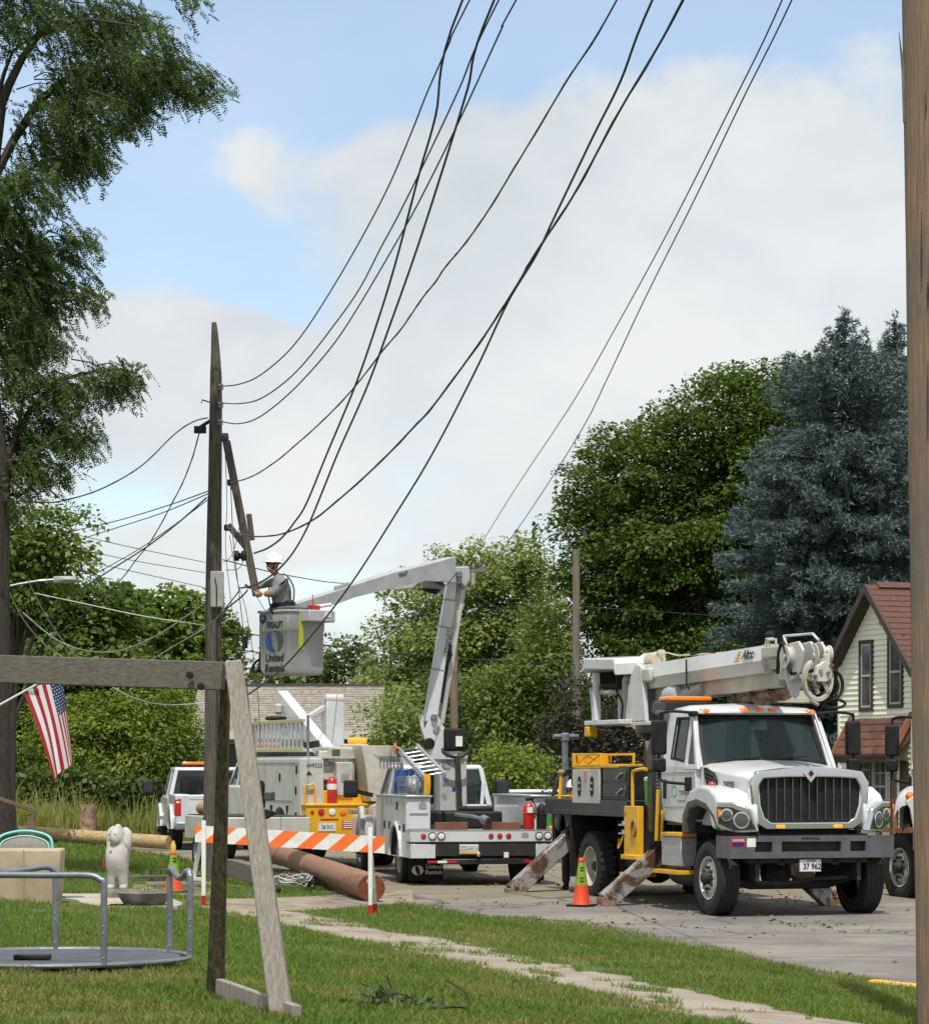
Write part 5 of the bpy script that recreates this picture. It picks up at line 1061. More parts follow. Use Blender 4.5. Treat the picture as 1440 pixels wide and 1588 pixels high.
# ---------------------------------------------------------------- vehicles
# vehicle frames: local x points to the camera end, y to the right of the photo, z up
def vehicle(name, label, cat, loc, psi, group=None): return thing(name, label, cat, loc, R(psi) - R(90), group)
def part(name, m, mats, parent, **k): return m.build(name, mats, parent, **k)
def wheel(root, x, y, r, w, side, rimm, style='steer', steer=0, lugs=False):
    """wheel with its axle along y; side -1 faces -y"""
    hold = bpy.data.objects.new('wheel', None); COL.objects.link(hold); hold.parent = root; hold.location = (x, y, r); hold.rotation_euler = (0, 0, steer); hold.empty_display_size = .2
    m = MB(); s = side; h = w/2
    m.lathe([(r*.60, s*-h*.92), (r*.80, -h*s), (r*.95, -h*.86*s), (r, -h*.6*s), (r, h*.6*s), (r*.95, h*.86*s), (r*.80, h*s), (r*.66, h*.96*s), (r*.585, h*.84*s), (r*.57, h*.5*s)], 40, ax=1, cap=False)
    if lugs:
        for k in range(30):
            t = 2*math.pi*k/30
            for sg in (-1, 1):
                tt = t + (.1 if sg > 0 else 0); rot = Matrix.Rotation(tt, 4, 'Y') @ Matrix.Rotation(.35*sg, 4, 'Z')
                m.at(rot); m.box(-.026, .026, sg*.02, sg*h*.9, r*.97, r*1.022) if sg > 0 else m.box(-.026, .026, sg*h*.9, sg*.02, r*.97, r*1.022)
        m.at(Matrix.Identity(4))
    else:
        for q in (-.35, -.12, .12, .35): m.lathe([(r*1.008, (q-.08)*w), (r*1.008, (q+.08)*w)], 40, ax=1, cap=False)
    t = m.build('tyre', rubber, hold, smooth=38)
    m = MB()
    if style == 'steer':
        m.lathe([(r*.585, h*.80*s), (r*.57, h*.90*s), (r*.53, h*.84*s), (r*.50, h*.45*s), (r*.42, h*.62*s), (r*.34, h*.80*s), (r*.25, h*.80*s), (r*.22, h*.72*s), (.002, h*.72*s)], 32, ax=1, cap=False)
    else:
        m.lathe([(r*.60, h*.80*s), (r*.575, h*.88*s), (r*.54, h*.80*s), (r*.51, -h*.2*s), (r*.40, -h*.35*s), (r*.30, -h*.35*s), (r*.28, h*.0), (r*.2, h*.2*s), (.002, h*.2*s)], 32, ax=1, cap=False)
    rm = m.build('rim', rimm, hold, smooth=40); m = MB()
    yy = h*.78*s if style == 'steer' else -h*.33*s
    for k in range(10):
        a = 2*math.pi*k/10; rr = r*.30; m.lathe([(0, -.03), (r*.045, -.03), (r*.045, .03), (0, .035)] if s > 0 else [(0, .03), (r*.045, .03), (r*.045, -.03), (0, -.035)], 6, (rr*math.cos(a), yy, rr*math.sin(a)), 1)
    m.lathe([(r*.17, yy-.02*s), (r*.16, yy+.08*s), (r*.10, yy+.11*s), (0, yy+.11*s)], 16, ax=1); m.build('hub', chas, hold)
    if style == 'steer':
        m = MB()
        for k in range(5):
            a = 2*math.pi*k/5+.3; m.lathe([(0, h*.58*s), (r*.065, h*.58*s), (r*.065, h*.60*s), (0, h*.635*s)], 10, (r*.44*math.cos(a), 0, r*.44*math.sin(a)), 1)
        m.build('hand_hole', black, hold)
    return hold
wheelm = mat('polished_wheel', (.50, .50, .49), .32, .15, col2=(.40, .40, .39), scale=6)
def disc(m, c, r, ax=0, d=.01, n=18): return m.lathe([(0, -d), (r, -d), (r, d*.6), (r*.8, d), (0, d)], n, c, ax)
def conv_cab(root, flare, digger=True, steer=0):
    """bonneted truck front: bumper at x = 0, cab behind"""
    WH = white
    # bumper with three openings
    m = MB(); z0, z1 = .82, 1.13; y0, y1 = (-1.25, 1.25) if digger else (-.93, .93); sl = [(-.86, -.6), (-.46, .44), (.58, .82)] if digger else [(-.4, .4)]; za, zb = .91, 1.05
    m.box(-.07, 0, y0, y1, z0, za); m.box(-.07, 0, y0, y1, zb, z1); e = [y0] + [v for q in sl for v in q] + [y1]
    for i in range(0, len(e), 2): m.box(-.07, 0.0, e[i], e[i+1], za, zb)
    m.prism([(-.07, y0), (-.07, y0-.0), (-.45, y0), (-.45, y0+.06), (-.07, y0+.06)], 2, z0+.003, z1-.003); m.prism([(-.07, y1), (-.45, y1), (-.45, y1-.06), (-.07, y1-.06)], 2, z0+.003, z1-.003)
    b = part('bumper', m, bumperm, root)
    m = MB(); m.box(-.12, -.09, y0+.1, y1-.1, za-.05, zb+.05); part('bumper_backing', m, chas, b)
    if digger:
        m = MB(); m.box(.0, .004, -1.22, -1.0, .97, 1.10); part('danger_sticker', m, red, b); m = MB(); m.box(0, .004, -.98, -.85, .98, 1.10); st = part('sticker', m, refl_w, b)
        lettering('DANGER', .05, inkw, b, frame3((.0055, -1.11, 1.07), (0, 1, 0), (0, 0, 1)), sx=.9)
        m = MB(); m.box(.004, .006, -1.2, -1.02, .985, 1.045); part('sticker_panel', m, navy, b)
        lettering('INTERNATIONAL', .045, ink, b, frame3((.004, -.02, 1.09), (0, 1, 0), (0, 0, 1)), sx=.8)
    if digger: m = MB(); m.box(-.06, -.03, -.17, .15, .63, .80); pl = part('licence_plate', m, plate_m, root, bevel=.006)
    if digger: lettering('37 962', .115, ink, pl, frame3((-.027, .01, .70), (0, 1, 0), (0, 0, 1)), sx=.85, bold=.002)
    if digger: lettering('ILLINOIS', .035, navy, pl, frame3((-.027, 0, .78), (0, 1, 0), (0, 0, 1)))
    # hood
    def hs(x, w, zt, zs, wt, zb): return [(x, -w, zb), (x, -w, zs-.12), (x, -w*.985, zs), (x, -wt, zt-.05), (x, -wt*.55, zt), (x, 0, zt+.012), (x, wt*.55, zt), (x, wt, zt-.05), (x, w*.985, zs), (x, w, zs-.12), (x, w, zb)]
    m = MB(); m.loft([hs(-.16, .84, 2.02, 1.90, .70, 1.25), hs(-.4, .88, 2.07, 1.95, .74, 1.25), hs(-.9, .95, 2.12, 2.0, .80, 1.25), hs(-1.64, 1.02, 2.18, 2.09, .88, 1.25)])
    hd = part('hood', m, WH, root, bevel=.02, seg=2)
    for s in (-1, 1):
        m = MB(); m.prism([(-1.46, 2.08), (-1.42, 1.93), (-1.33, 1.80), (-1.05, 1.78), (-1.06, 1.90), (-1.16, 2.0)], 1, s*.955, s*1.02); v = part('vent', m, black, hd, bevel=.008); m = MB()
        for k in range(4): m.beam((-1.42+.03*k, s*1.024, 2.03-.06*k), (-1.10, s*1.024, 1.97-.055*k), .012, .022, (0, 1, 0))
        part('vent_slat', m, darkg, v)
        if digger: lettering('750205', .125, ink, hd, frame3((-.68, s*.985, 1.83), (-s, 0, 0), (0, 0, 1)) if s > 0 else frame3((-.68, s*.962, 1.83), (1, .08*s*-1, 0), (0, 0, 1)), sx=.9, bold=.003)
    # chrome grille surround
    out = [(-.80, 1.30), (-.88, 1.55), (-.90, 1.86), (-.80, 2.02), (-.4, 2.07), (0, 2.09), (.4, 2.07), (.80, 2.02), (.90, 1.86), (.88, 1.55), (.80, 1.30), (.66, 1.22), (-.66, 1.22)]
    inn = [(-.68, 1.38), (-.74, 1.55), (-.76, 1.82), (-.70, 1.92), (-.4, 1.935), (0, 1.94), (.4, 1.935), (.70, 1.92), (.76, 1.82), (.74, 1.55), (.68, 1.38), (.58, 1.315), (-.58, 1.315)]
    m = MB(); m.ring(out, inn, 0, -.17, -.06); g = part('grille_surround', m, chrome, root, bevel=.025, seg=3)
    m = MB(); m.prism(inn, 0, -.16, -.135); part('grille_mesh', m, black, g); m = MB()
    for k in range(11):
        y = -.62+.124*k; tp = 1.925 - .1*max(0, abs(y)-.6)*3; m.prism([(y-.009, 1.34), (y+.009, 1.34), (y+.009, tp), (y-.009, tp)], 0, -.15, -.095)
    part('grille_bars', m, mat('dark_chrome', (.13, .135, .145), .3, .8) if 'dark_chrome' not in bpy.data.materials else bpy.data.materials['dark_chrome'], g, bevel=.004)
    m = MB(); m.prism([(0, 1.86), (.115, 1.99), (0, 2.12), (-.115, 1.99)], 0, -.08, -.035); em = part('emblem', m, chrome, g, bevel=.01); m = MB(); m.prism([(0, 1.94), (.045, 1.99), (0, 2.04), (-.045, 1.99)], 0, -.035, -.03); part('emblem_centre', m, mat('emblem_red', (.16, .012, .012), .4), em)
    for y in (-.45, .42):
        m = MB(); m.box(-.06, -.03, y-.06, y+.06, 1.235, 1.28); part('flasher', m, amberlit if digger else amber, root, bevel=.012)
    for s in (-1, 1):
        top = [(-.02, 1.20), (.02, 1.34), (-.02, 1.56), (-.2, 1.70), (-.6, 1.80), (-1.0, 1.83), (-1.35, 1.76), (-1.56, 1.60), (-1.64, 1.34), (-1.64, 1.15)]
        arch = [(-1.54, 1.15), (-1.52, 1.34), (-1.38, 1.50), (-1.1, 1.555), (-.8, 1.50), (-.55, 1.37), (-.42, 1.22)]
        m = MB()
        if digger: m.prism(top + arch, 1, s*.80, s*1.22)
        else:
            cv = [(-.12, 1.58), (-.22, 1.70), (-.6, 1.80), (-1.0, 1.83), (-1.35, 1.76), (-1.56, 1.60), (-1.66, 1.30)]; lp = cv + [(x+.02, z-.05) for x, z in cv[::-1]]
            m.loft([[(x, s*yy, z-dz) for x, z in lp] for yy, dz in ((.80, 0), (.95, .01), (1.06, .05), (1.15, .12), (1.20, .24))])
        m.v = [(x - max(0, abs(y)-.8)*.72*min(1, max(0, (x+.75)/.7)), y*(1.045 if abs(y) > 1 else 1), z) for x, y, z in m.v]; f = part('fender', m, WH, root, bevel=.07 if digger else .012, seg=4)
        if digger:
            m = MB(); o2 = [(-1.66, 1.13), (-1.64, 1.40), (-1.46, 1.61), (-1.1, 1.665), (-.74, 1.60), (-.44, 1.43), (-.29, 1.22)]; m.prism(o2 + arch[::-1] if 0 else [*o2, *[(x+.02, z-.02) for x, z in arch[::-1]]], 1, s*1.10, s*1.275); part('fender_flare', m, flare, f, bevel=.03, seg=3)
        m = MB(); am = [(x, z-.012) for x, z in arch]; m.prism(am + [(x*1.0, z+.03) for x, z in arch[::-1]][:0] + [(-.42, 1.0), (-1.54, 1.0)][:0], 1, s*.5, s*1.11) if 0 else m.loft([[(x, s*.45, z-.015) for x, z in arch], [(x, s*1.12, z-.015) for x, z in arch]], closed=False, cap=False); m.prism([(-1.6, .9)] + [(x, z-.02) for x, z in arch] + [(-.42, .9)], 1, s*.44, s*.47); part('wheel_well', m, chas, f)
        kk = 1 if digger else .55
        HM = Matrix.Diagonal((1, kk, 1, 1)) @ Matrix(((.828, -.34*s/.615, 0, .045+.34*.62/.615), (s*.563, .5/.615, 0, s*.82-s*.5*.62/.615), (0, 0, 1, 0), (0, 0, 0, 1)))
        m = MB().at(HM); m.prism([(.05*s*0+s*1.235, 1.60), (s*1.0, 1.60), (s*.72, 1.50), (s*.62, 1.19), (s*.95, 1.17), (s*1.2, 1.25)], 0, -.10, .028); hb = part('headlight', m, chrome, root, bevel=.02, seg=3)
        m = MB().at(HM); m.prism([(s*1.215, 1.53), (s*1.0, 1.53), (s*.77, 1.44), (s*.66, 1.22), (s*.98, 1.205), (s*1.185, 1.30)], 0, .02, .036); part('lens_housing', m, blackp, hb, bevel=.004)
        m = MB().at(HM); m.lathe([(.115, .03), (.12, .05), (.105, .056), (.085, .048), (.03, .038), (0, .042)], 20, (0, s*.86, 1.345), 0); m.lathe([(.085, .03), (.09, .05), (.078, .055), (.03, .04), (0, .042)], 18, (0, s*1.07, 1.42), 0); part('lamp', m, chrome, hb, smooth=50)
        m = MB().at(HM); m.lathe([(.0, .058), (.10, .052), (.10, .049), (0, .05)], 20, (0, s*.86, 1.345), 0); m.lathe([(.0, .057), (.072, .052), (.072, .049), (0, .05)], 20, (0, s*1.07, 1.42), 0); part('lens', m, lens, hb, smooth=50)
        m = MB().at(HM); m.prism([(s*1.2, 1.50), (s*1.15, 1.50), (s*1.15, 1.42), (s*1.19, 1.38)], 0, .034, .046); part('turn_signal', m, amber, hb)
        m = MB(); m.lathe([(.06, 0), (.05, .035), (.02, .055), (0, .058)], 12, (-.95, s*1.1, 1.825)) if digger else m.lathe([(.07, 0), (.055, .04), (.02, .06), (0, .065)], 12, (-.25, s*1.0, 1.64), 0); part('marker_light', m, redl if digger else amber, f, smooth=60)
        wheel(root, -.79, s*1.10, .53, .30, s, wheelm, 'steer', steer)
    if not digger:
        for s in (-1, 1):
            m = MB(); m.prism([(s*.74, .52), (s*.90, .52), (s*.93, 1.1), (s*.99, 1.45), (s*1.06, 1.56), (s*.9, 1.66), (s*.74, 1.66)], 0, -.24, -.10); part('fender_skirt', m, WH, root, bevel=.02, seg=3)
            m = MB(); m.box(-.45, -.38, min(s*1.255, s*1.275), max(s*1.255, s*1.275), 1.44, 1.52); part('side_marker', m, amber, root, bevel=.01)
    # cab
    had = set(bpy.data.objects)
    for s in (-1, 1):
        sh = Matrix.Identity(4); sh[1][2] = -s*.13; sh[1][3] = s*.13*2.1
        m = MB(); m.prism([(-1.42, 2.10), (-1.42, 1.62), (-1.66, 1.50), (-1.72, 1.26), (-2.62, 1.30), (-2.72, 1.6), (-2.72, 2.10)], 1, s*.97, s*1.04); d = part('door', m, WH, root, bevel=.015)
        m = MB().at(sh)
        m.ring([(-2.72, 2.08), (-1.82, 2.08), (-1.82, 2.87), (-2.66, 2.87)], [(-2.40, 2.21), (-1.87, 2.16), (-1.87, 2.80), (-2.36, 2.80)], 1, s*.975, s*1.038)
        m.ring([(-1.82, 2.05), (-1.36, 2.05), (-1.76, 2.87), (-1.82, 2.87)], [(-1.79, 2.12), (-1.475, 2.12), (-1.765, 2.77), (-1.79, 2.77)], 1, s*.975, s*1.038)
        part('window_frame', m, WH, d, bevel=.01)
        m = MB().at(sh); m.prism([(-2.41, 2.2), (-1.86, 2.15), (-1.86, 2.81), (-2.37, 2.81)], 1, s*1.0, s*1.008); m.prism([(-1.80, 2.11), (-1.465, 2.11), (-1.765, 2.78), (-1.80, 2.78)], 1, s*1.0, s*1.008); part('side_window', m, glassd, d)
        m = MB().at(sh); m.ring([(-2.41, 2.2), (-1.86, 2.15), (-1.86, 2.81), (-2.37, 2.81)], [(-2.38, 2.23), (-1.89, 2.18), (-1.89, 2.78), (-2.345, 2.78)], 1, s*1.03, s*1.042); part('window_seal', m, black, d)
        m = MB(); m.box(-2.60, -2.52, s*1.04 if s > 0 else s*1.07, s*1.07 if s > 0 else s*1.04, 1.62, 1.90); part('door_handle', m, black, d, bevel=.01)
        m = MB()
        for zz in (1.995, 1.50): m.beam((-2.7, s*1.042, zz), (-1.45, s*1.042, zz+.02), .006, .012, (0, 1, 0))
        part('door_crease', m, inkg, d)
        if digger and s < 0:
            lettering('comed', .16, inkg, d, frame3((-1.86, -1.043, 1.73), (1, 0, 0), (0, 0, 1)), sx=.85); m = MB(); m.ring([(-2.21+.09*math.cos(t), 1.73+.09*math.sin(t)) for t in np.linspace(.5, 5.8, 14)], [(-2.21+.07*math.cos(t), 1.73+.07*math.sin(t)) for t in np.linspace(.5, 5.8, 14)], 1, -1.044, -1.041); part('door_logo', m, tealink, d)
            lettering('An Exelon Company', .045, inkg, d, frame3((-1.9, -1.043, 1.60), (1, 0, 0), (0, 0, 1)))
        m = MB(); m.loft([[(x, s*(yy+o), z) for o in (0, .06)] + [(x-.09, s*(yy+o), z) for o in (.06, 0)] for x, yy, z in ((-1.40, .93, 2.08), (-1.58, .91, 2.42), (-1.80, .86, 2.86))]); part('pillar', m, WH, root, bevel=.012)
    def arcx(y): return -.10*(y/.9)**2
    ys = np.linspace(-.93, .93, 9)
    def wsurf(z0, z1, ya, off=0):
        f = lambda z: (z-2.12)/.72
        return [[(-1.36 + arcx(y)-.42*f(z)+off, y*(1-.07*f(z))*ya, z) for y in ys] for z in (z0, (z0+z1)/2, z1)]
    m = MB(); q = wsurf(2.17, 2.80, .95); m.loft(q, closed=False, cap=False); ws = part('windshield', m, glassw, root, smooth=60)
    m = MB(); m.loft(wsurf(2.79, 2.87, 1.0, .004), closed=False, cap=False); m.loft(wsurf(2.09, 2.19, 1.0, .006), closed=False, cap=False)
    for s in (-1, 1): m.loft([[(-1.36+arcx(y)-.42*((z-2.12)/.72)+.006, s*y*(1-.07*((z-2.12)/.72)), z) for y in (.865, .94)] for z in (2.1, 2.5, 2.86)], closed=False, cap=False)
    part('windshield_frame', m, black, ws)
    m = MB(); m.beam((-1.38, -.1, 2.16), (-1.40, .62, 2.24), .02, .02); m.beam((-1.38, -.75, 2.16), (-1.40, -.1, 2.22), .02, .02); part('wiper', m, black, ws)
    m = MB(); m.add([(-1.745, -.08, 2.62), (-1.745, .16, 2.62), (-1.79, .16, 2.74), (-1.79, -.08, 2.74)], [(0, 1, 2, 3)]); part('window_sticker', m, mat('pale_sticker', (.25, .42, .40), .5), ws)
    m = MB(); rs = lambda x, w, zt, zb: [(x, -w, zb), (x, -w*.99, zb+.05), (x, -w*.86, zt-.02), (x, 0, zt+.02), (x, w*.86, zt-.02), (x, w*.99, zb+.05), (x, w, zb)]
    m.loft([rs(-1.70, .86, 2.89, 2.84), rs(-1.82, .91, 2.96, 2.85), rs(-2.2, .94, 3.0, 2.85), rs(-2.72, .94, 2.97, 2.85)]); rf = part('roof', m, WH, root, bevel=.02)
    for y in (-.78, -.19, 0.02, .22, .80):
        m = MB(); m.loft([[(-1.74+.06*math.cos(t)*k - .02*abs(y), y+.085*math.sin(t)*k, 2.915-.03*abs(y)+h) for t in np.linspace(0, 6.28, 13)[:-1]] for k, h in ((1, -.03), (1, .0), (.7, .025), (.2, .032))]); part('marker_light', m, amber, rf, smooth=60)
    m = MB(); m.box(-2.74, -2.68, -1.0, 1.0, 1.3, 2.9); m.box(-2.7, -1.45, -.96, .96, 1.24, 1.32); part('cab_shell', m, mat('cab_trim', (.10, .105, .11), .8), root)
    m = MB(); m.box(-1.62, -1.42, -.93, .93, 1.6, 2.12); part('dashboard', m, darkg, root, bevel=.03)
    for y in (-.5, .5):
        m = MB(); m.box(-2.5, -2.0, y-.25, y+.25, 1.55, 1.75); m.box(-2.6, -2.44, y-.24, y+.24, 1.7, 2.45); m.box(-2.58, -2.47, y-.13, y+.13, 2.45, 2.65); part('seat', m, mat('cab_seat', (.05, .055, .065), .85), root, bevel=.05, seg=3)
    m = MB(); m.tube([(-1.78+.06*math.sin(t), .48+.22*math.cos(t), 2.17+.20*math.sin(t)) for t in np.linspace(0, 6.283, 25)], .016, 6); m.tube([(-1.78, .48, 2.17), (-1.6, .48, 2.0)], .03, 6); part('steering_wheel', m, black, root)
    for s in (-1, 1):
        o = 1.54 if s > 0 else -1.38; m = MB(); m.box(-1.99, -1.87, o-.105, o+.105, 2.26, 2.76); mr = part('mirror', m, black, root, bevel=.035, seg=3)
        m = MB(); m.box(-1.98, -1.86, o-.09, o+.09, 2.01, 2.21); part('lower_mirror', m, black, mr, bevel=.03)
        m = MB(); m.tube(catmull([Vector(q) for q in [(-1.72, s*.93, 2.86), (-1.82, s*1.2, 2.885), (-1.9, o-.04*s, 2.86), (-1.92, o, 2.76), (-1.92, o, 2.0), (-1.90, o-.02*s, 1.90), (-1.80, s*1.28, 1.86), (-1.62, s*1.05, 1.84)]], 3), .022, 8); part('mirror_arm', m, black, mr, smooth=60)
        m = MB(); m.box(-1.70, -1.56, s*1.03 if s > 0 else s*1.10, s*1.10 if s > 0 else s*1.03, 1.74, 1.94); m.box(-1.84, -1.66, s*.9 if s > 0 else s*.99, s*.99 if s > 0 else s*.9, 2.81, 2.89); part('mirror_bracket', m, black, mr, bevel=.02)
    for ob in set(bpy.data.objects) - had:                 # the cab sits a little further back and wider than its drawing
        if ob.type == 'MESH': ob.data.transform(Matrix(((1, 0, 0, -.15), (0, 1.05, 0, 0), (0, 0, 1, 0), (0, 0, 0, 1))))
    # running gear
    m = MB(); m.box(-7.4, -.12, -.46, -.36, .72, 1.0); m.box(-7.4, -.12, .36, .46, .72, 1.0); m.box(-.5, -.12, -.9, .9, .75, 1.15); m.box(-1.4, -.3, -.7, .7, .8, 1.3); part('chassis', m, chas, root)
    m = MB(); m.tube([(-.79, -.95, .52), (-.79, -.6, .42), (-.79, .6, .42), (-.79, .95, .52)], .06, 8); m.tube([(-.3, -.72, .48), (-.3, -.3, .46), (-.34, .2, .52), (-.34, .72, .54)], .03, 6); m.lathe([(.05, -.2), (.2, -.1), (.22, 0), (.2, .1), (.05, .2)], 12, (-.9, -.15, .58), 0); part('front_axle', m, chas, root)
    m = MB(); m.box(-1.5, -.12, -.8, -.74, .5, 1.2); m.box(-1.5, -.12, .74, .8, .5, 1.2); part('splash_guard', m, chas, root)

TR = vehicle('crane_truck', 'large white digger derrick truck with chrome grille and outriggers down', 'truck', (4.815, 40.23, .05), 18)
def digger():
    root = TR; conv_cab(root, darkg)
    for y in (-1.02, -.70, .70, 1.02): wheel(root, -5.75, y, .535, .28, -1 if y < 0 else 1, cream, 'drive', 0, True)
    m = MB(); m.tube([(-5.75, -.9, .53), (-5.75, .9, .53)], .11, 10); m.lathe([(.08, -.25), (.26, -.1), (.28, 0), (.26, .1), (.08, .2)], 14, (-5.75, 0, .53), 0); part('rear_axle', m, chas, root)
    # deck
    m = MB(); m.box(-7.62, -3.95, -1.22, 1.22, 1.40, 1.58); m.box(-7.62, -3.95, -1.225, -1.17, 1.33, 1.41); dk = part('deck', m, blackp, root, bevel=.01)
    m = MB(); m.box(-7.6, -7.45, -1.1, 1.1, .6, 1.4); m.box(-6.5, -6.42, -1.2, -.62, .35, 1.4); m.box(-6.5, -6.42, .62, 1.2, .35, 1.4); part('mud_flap', m, black, root)
    m = MB(); m.box(-5.1, -3.1, -.8, .8, .55, 1.4); m.box(-6.4, -5.1, -.45, .45, 1.0, 1.4); part('underbody', m, chas, root)
    # side boxes
    m = MB(); m.box(-6.3, -5.1, -1.20, -.7, 1.60, 2.06); bx = part('tool_box', m, blackp, root, bevel=.01)
    m = MB(); m.box(-6.31, -5.09, -1.225, -1.203, 1.52, 2.05); dr = part('white_panel', m, whited, bx, bevel=.008)
    for x in (-5.98, -5.42):
        m = MB(); m.lathe([(0, -.005), (.07, -.004), (.07, .004), (0, .005)], 14, (x, -1.228, 1.87), 1); m.box(x-.07, x+.07, -1.233, -1.222, 1.70, 1.87); m.lathe([(0, -.005), (.07, -.004), (.07, .004), (0, .005)], 14, (x, -1.228, 1.70), 1); lt = part('latch', m, black, dr)
        m = MB(); m.box(x-.035, x+.035, -1.238, -1.23, 1.72, 1.76); m.box(x-.035, x+.035, -1.238, -1.23, 1.82, 1.86); part('latch_handle', m, alu, lt)
    m = MB(); m.box(-5.78, -5.62, -1.230, -1.224, 1.86, 2.02); part('placard', m, mat('placard_print', (.32, .28, .33), .5, col2=(.5, .2, .18), scale=12), dr)
    m = MB(); m.box(-6.3, -5.1, -1.21, -.6, 2.06, 2.10); ring = [(-6.3, 2.10), (-5.1, 2.10), (-5.1, 2.30), (-6.3, 2.30)]; inn = [(-6.2, 2.13), (-5.14, 2.13), (-5.14, 2.265), (-6.2, 2.265)]
    for y in (-1.2, -.65): m.ring(ring, inn, 1, y-.015, y+.02)
    m.beam((-6.2, -1.19, 2.13), (-5.7, -1.19, 2.26), .02, .03, (0, 1, 0)); m.beam((-5.7, -1.19, 2.13), (-5.2, -1.19, 2.26), .02, .03, (0, 1, 0)); m.beam((-5.7, -1.19, 2.26), (-5.2, -1.19, 2.13), .02, .03, (0, 1, 0)); m.box(-6.32, -6.2, -1.23, -.6, 2.08, 2.30); m.box(-5.1, -4.35, -1.22, -.8, 2.075, 2.13); part('yellow_rack', m, yellow, root, bevel=.006)
    m = MB(); m.box(-5.04, -3.98, -1.19, -.5, 1.58, 2.10); m.box(-5.0, -3.98, -.5, .6, 1.58, 2.3); bb = part('drawer_box', m, blackp, root, bevel=.012)
    for z in (1.62, 1.86):
        m = MB(); m.box(-5.0, -4.05, -1.21, -1.19, z, z+.19); dw = part('drawer', m, blackp, bb, bevel=.01); m = MB(); m.beam((-4.35, -1.23, z+.05), (-4.15, -1.23, z+.13), .015, .03, (0, 1, 0)); part('drawer_handle', m, alu, dw)
    m = MB(); m.box(-4.9, -4.2, -1.2, -1.15, 1.36, 1.46); part('rubber_step', m, mat('grey_tread_plate', (.12, .12, .12), .6, .3, col2=(.22, .22, .22), scale=14), root)
    m = MB(); m.lathe([(.27, -.18), (.27, -.15), (.09, -.14), (.09, .14), (.27, .15), (.27, .18)], 24, (-6.75, -.75, 1.86), 0); part('hose_reel', m, blackp, root, smooth=40)
    m = MB(); m.tube([(-7.4, -.95, 1.58), (-7.4, -.95, 2.55)], .05, 10); m.lathe([(.05, 0), (.075, .02), (.075, .12), (.05, .14)], 12, (-7.4, -.95, 2.5)); m.tube([(-7.4, -1.15, 2.58), (-7.4, -.72, 2.58)], .04, 8); part('standpipe', m, galv, root)
    m = MB()
    for k in range(4): m.tube(catmull([Vector(q) for q in [(-6.8, -.9+.05*k, 2.08), (-7.1, -1.05, 2.02-.02*k), (-7.35+.03*k, -1.12, 1.85), (-7.45+.05*k, -1.15, 1.62)]], 4), .022, 6)
    part('hoses', m, cable, root)
    m = MB(); m.tube([(-7.1, -1.15, 1.58), (-7.1, -1.12, 1.98)], .03, 8); m.tube([(-7.3, -1.15, 1.62), (-6.6, -1.0, 1.62)], .02, 6); part('tool_handle', m, yellow, root); m = MB(); m.lathe([(.04, -.05), (.06, 0), (.04, .05)], 10, (-7.1, -1.12, 2.0)); part('tool_head', m, rust, root)
    # yellow access column with grab rail and steps
    m = MB(); m.box(-4.05, -3.48, -1.225, -1.13, .76, 1.5); m.box(-4.08, -3.46, -1.27, -1.1, .70, .77); col = part('access_column', m, yellow, root, bevel=.01)
    m = MB(); m.tube(catmull([Vector(q) for q in [(-3.75, -1.2, 1.5), (-3.75, -1.2, 1.95), (-3.70, -1.2, 2.02), (-3.4, -1.2, 2.05), (-3.2, -1.2, 2.05)]], 3), .028, 8); part('grab_rail', m, yellow, col, smooth=60)
    m = MB(); m.ring([(-3.62+.10*math.cos(t), 1.17+.13*math.sin(t)) for t in np.linspace(0, 6.28, 17)[:-1]], [(-3.62+.07*math.cos(t), 1.17+.1*math.sin(t)) for t in np.linspace(0, 6.28, 17)[:-1]], 1, -1.25, -1.22); part('clamp_ring', m, rust, col)
    m = MB(); m.lathe([(.14, 1.52), (.16, 1.9)], 18, (-3.5, -.95, 0)); bk = part('green_bucket', m, green, root, smooth=50); m = MB(); m.lathe([(.16, 1.88), (.165, 1.92), (.1, 1.95), (0, 1.95)], 18, (-3.5, -.95, 0)); part('bucket_lid', m, trimw2, bk)
    for z in (1.07, 1.2): m = MB(); m.box(-4.25, -3.98, -1.24, -1.1, z, z+.025); m.tube([(-4.1, -1.2, z+.02), (-4.1, -1.2, z+.07)], .04, 8); part('step', m, alu, root)
    m = MB(); m.box(-4.15, -3.55, -1.26, -.9, .44, .50); part('lower_step', m, yellow, root, bevel=.006)
    m = MB(); m.tube(catmull([Vector(q) for q in [(-4.1, -1.22, 1.05), (-4.15, -1.25, .9), (-4.3, -1.22, .86), (-4.3, -1.2, 1.0)]], 4), .012, 6); part('yellow_hose', m, yellow, root)
    m = MB(); m.prism([(-3.46, 1.1), (-3.46, 2.35), (-3.32, 2.55), (-3.18, 2.4), (-3.18, 1.1)], 1, -1.1, .6); part('fluid_tank', m, blackp, root, bevel=.05, seg=3)
    m = MB(); m.box(-3.16, -2.94, -1.08, -.86, 1.38, 2.72); sk = part('exhaust_guard', m, galv, root, bevel=.03); m = MB()
    for k in range(24): m.box(-3.14, -2.97, -1.086, -1.08, 1.44+k*.052, 1.462+k*.052)
    part('guard_slots', m, chas, sk)
    m = MB(); m.tube([(-3.0, -1.12, 1.0), (-2.93, -1.12, 1.75)], .03, 8); m.tube([(-2.8, -1.12, 1.0), (-2.76, -1.12, 1.45)], .025, 8); part('grab_bar', m, yellow, root)
    m = MB(); m.lathe([(0, -.02), (.05, -.03), (.09, 0), (.05, .03), (0, .02)], 9, (-2.95, -1.15, 2.12), 1); part('blue_strap', m, blue, root)
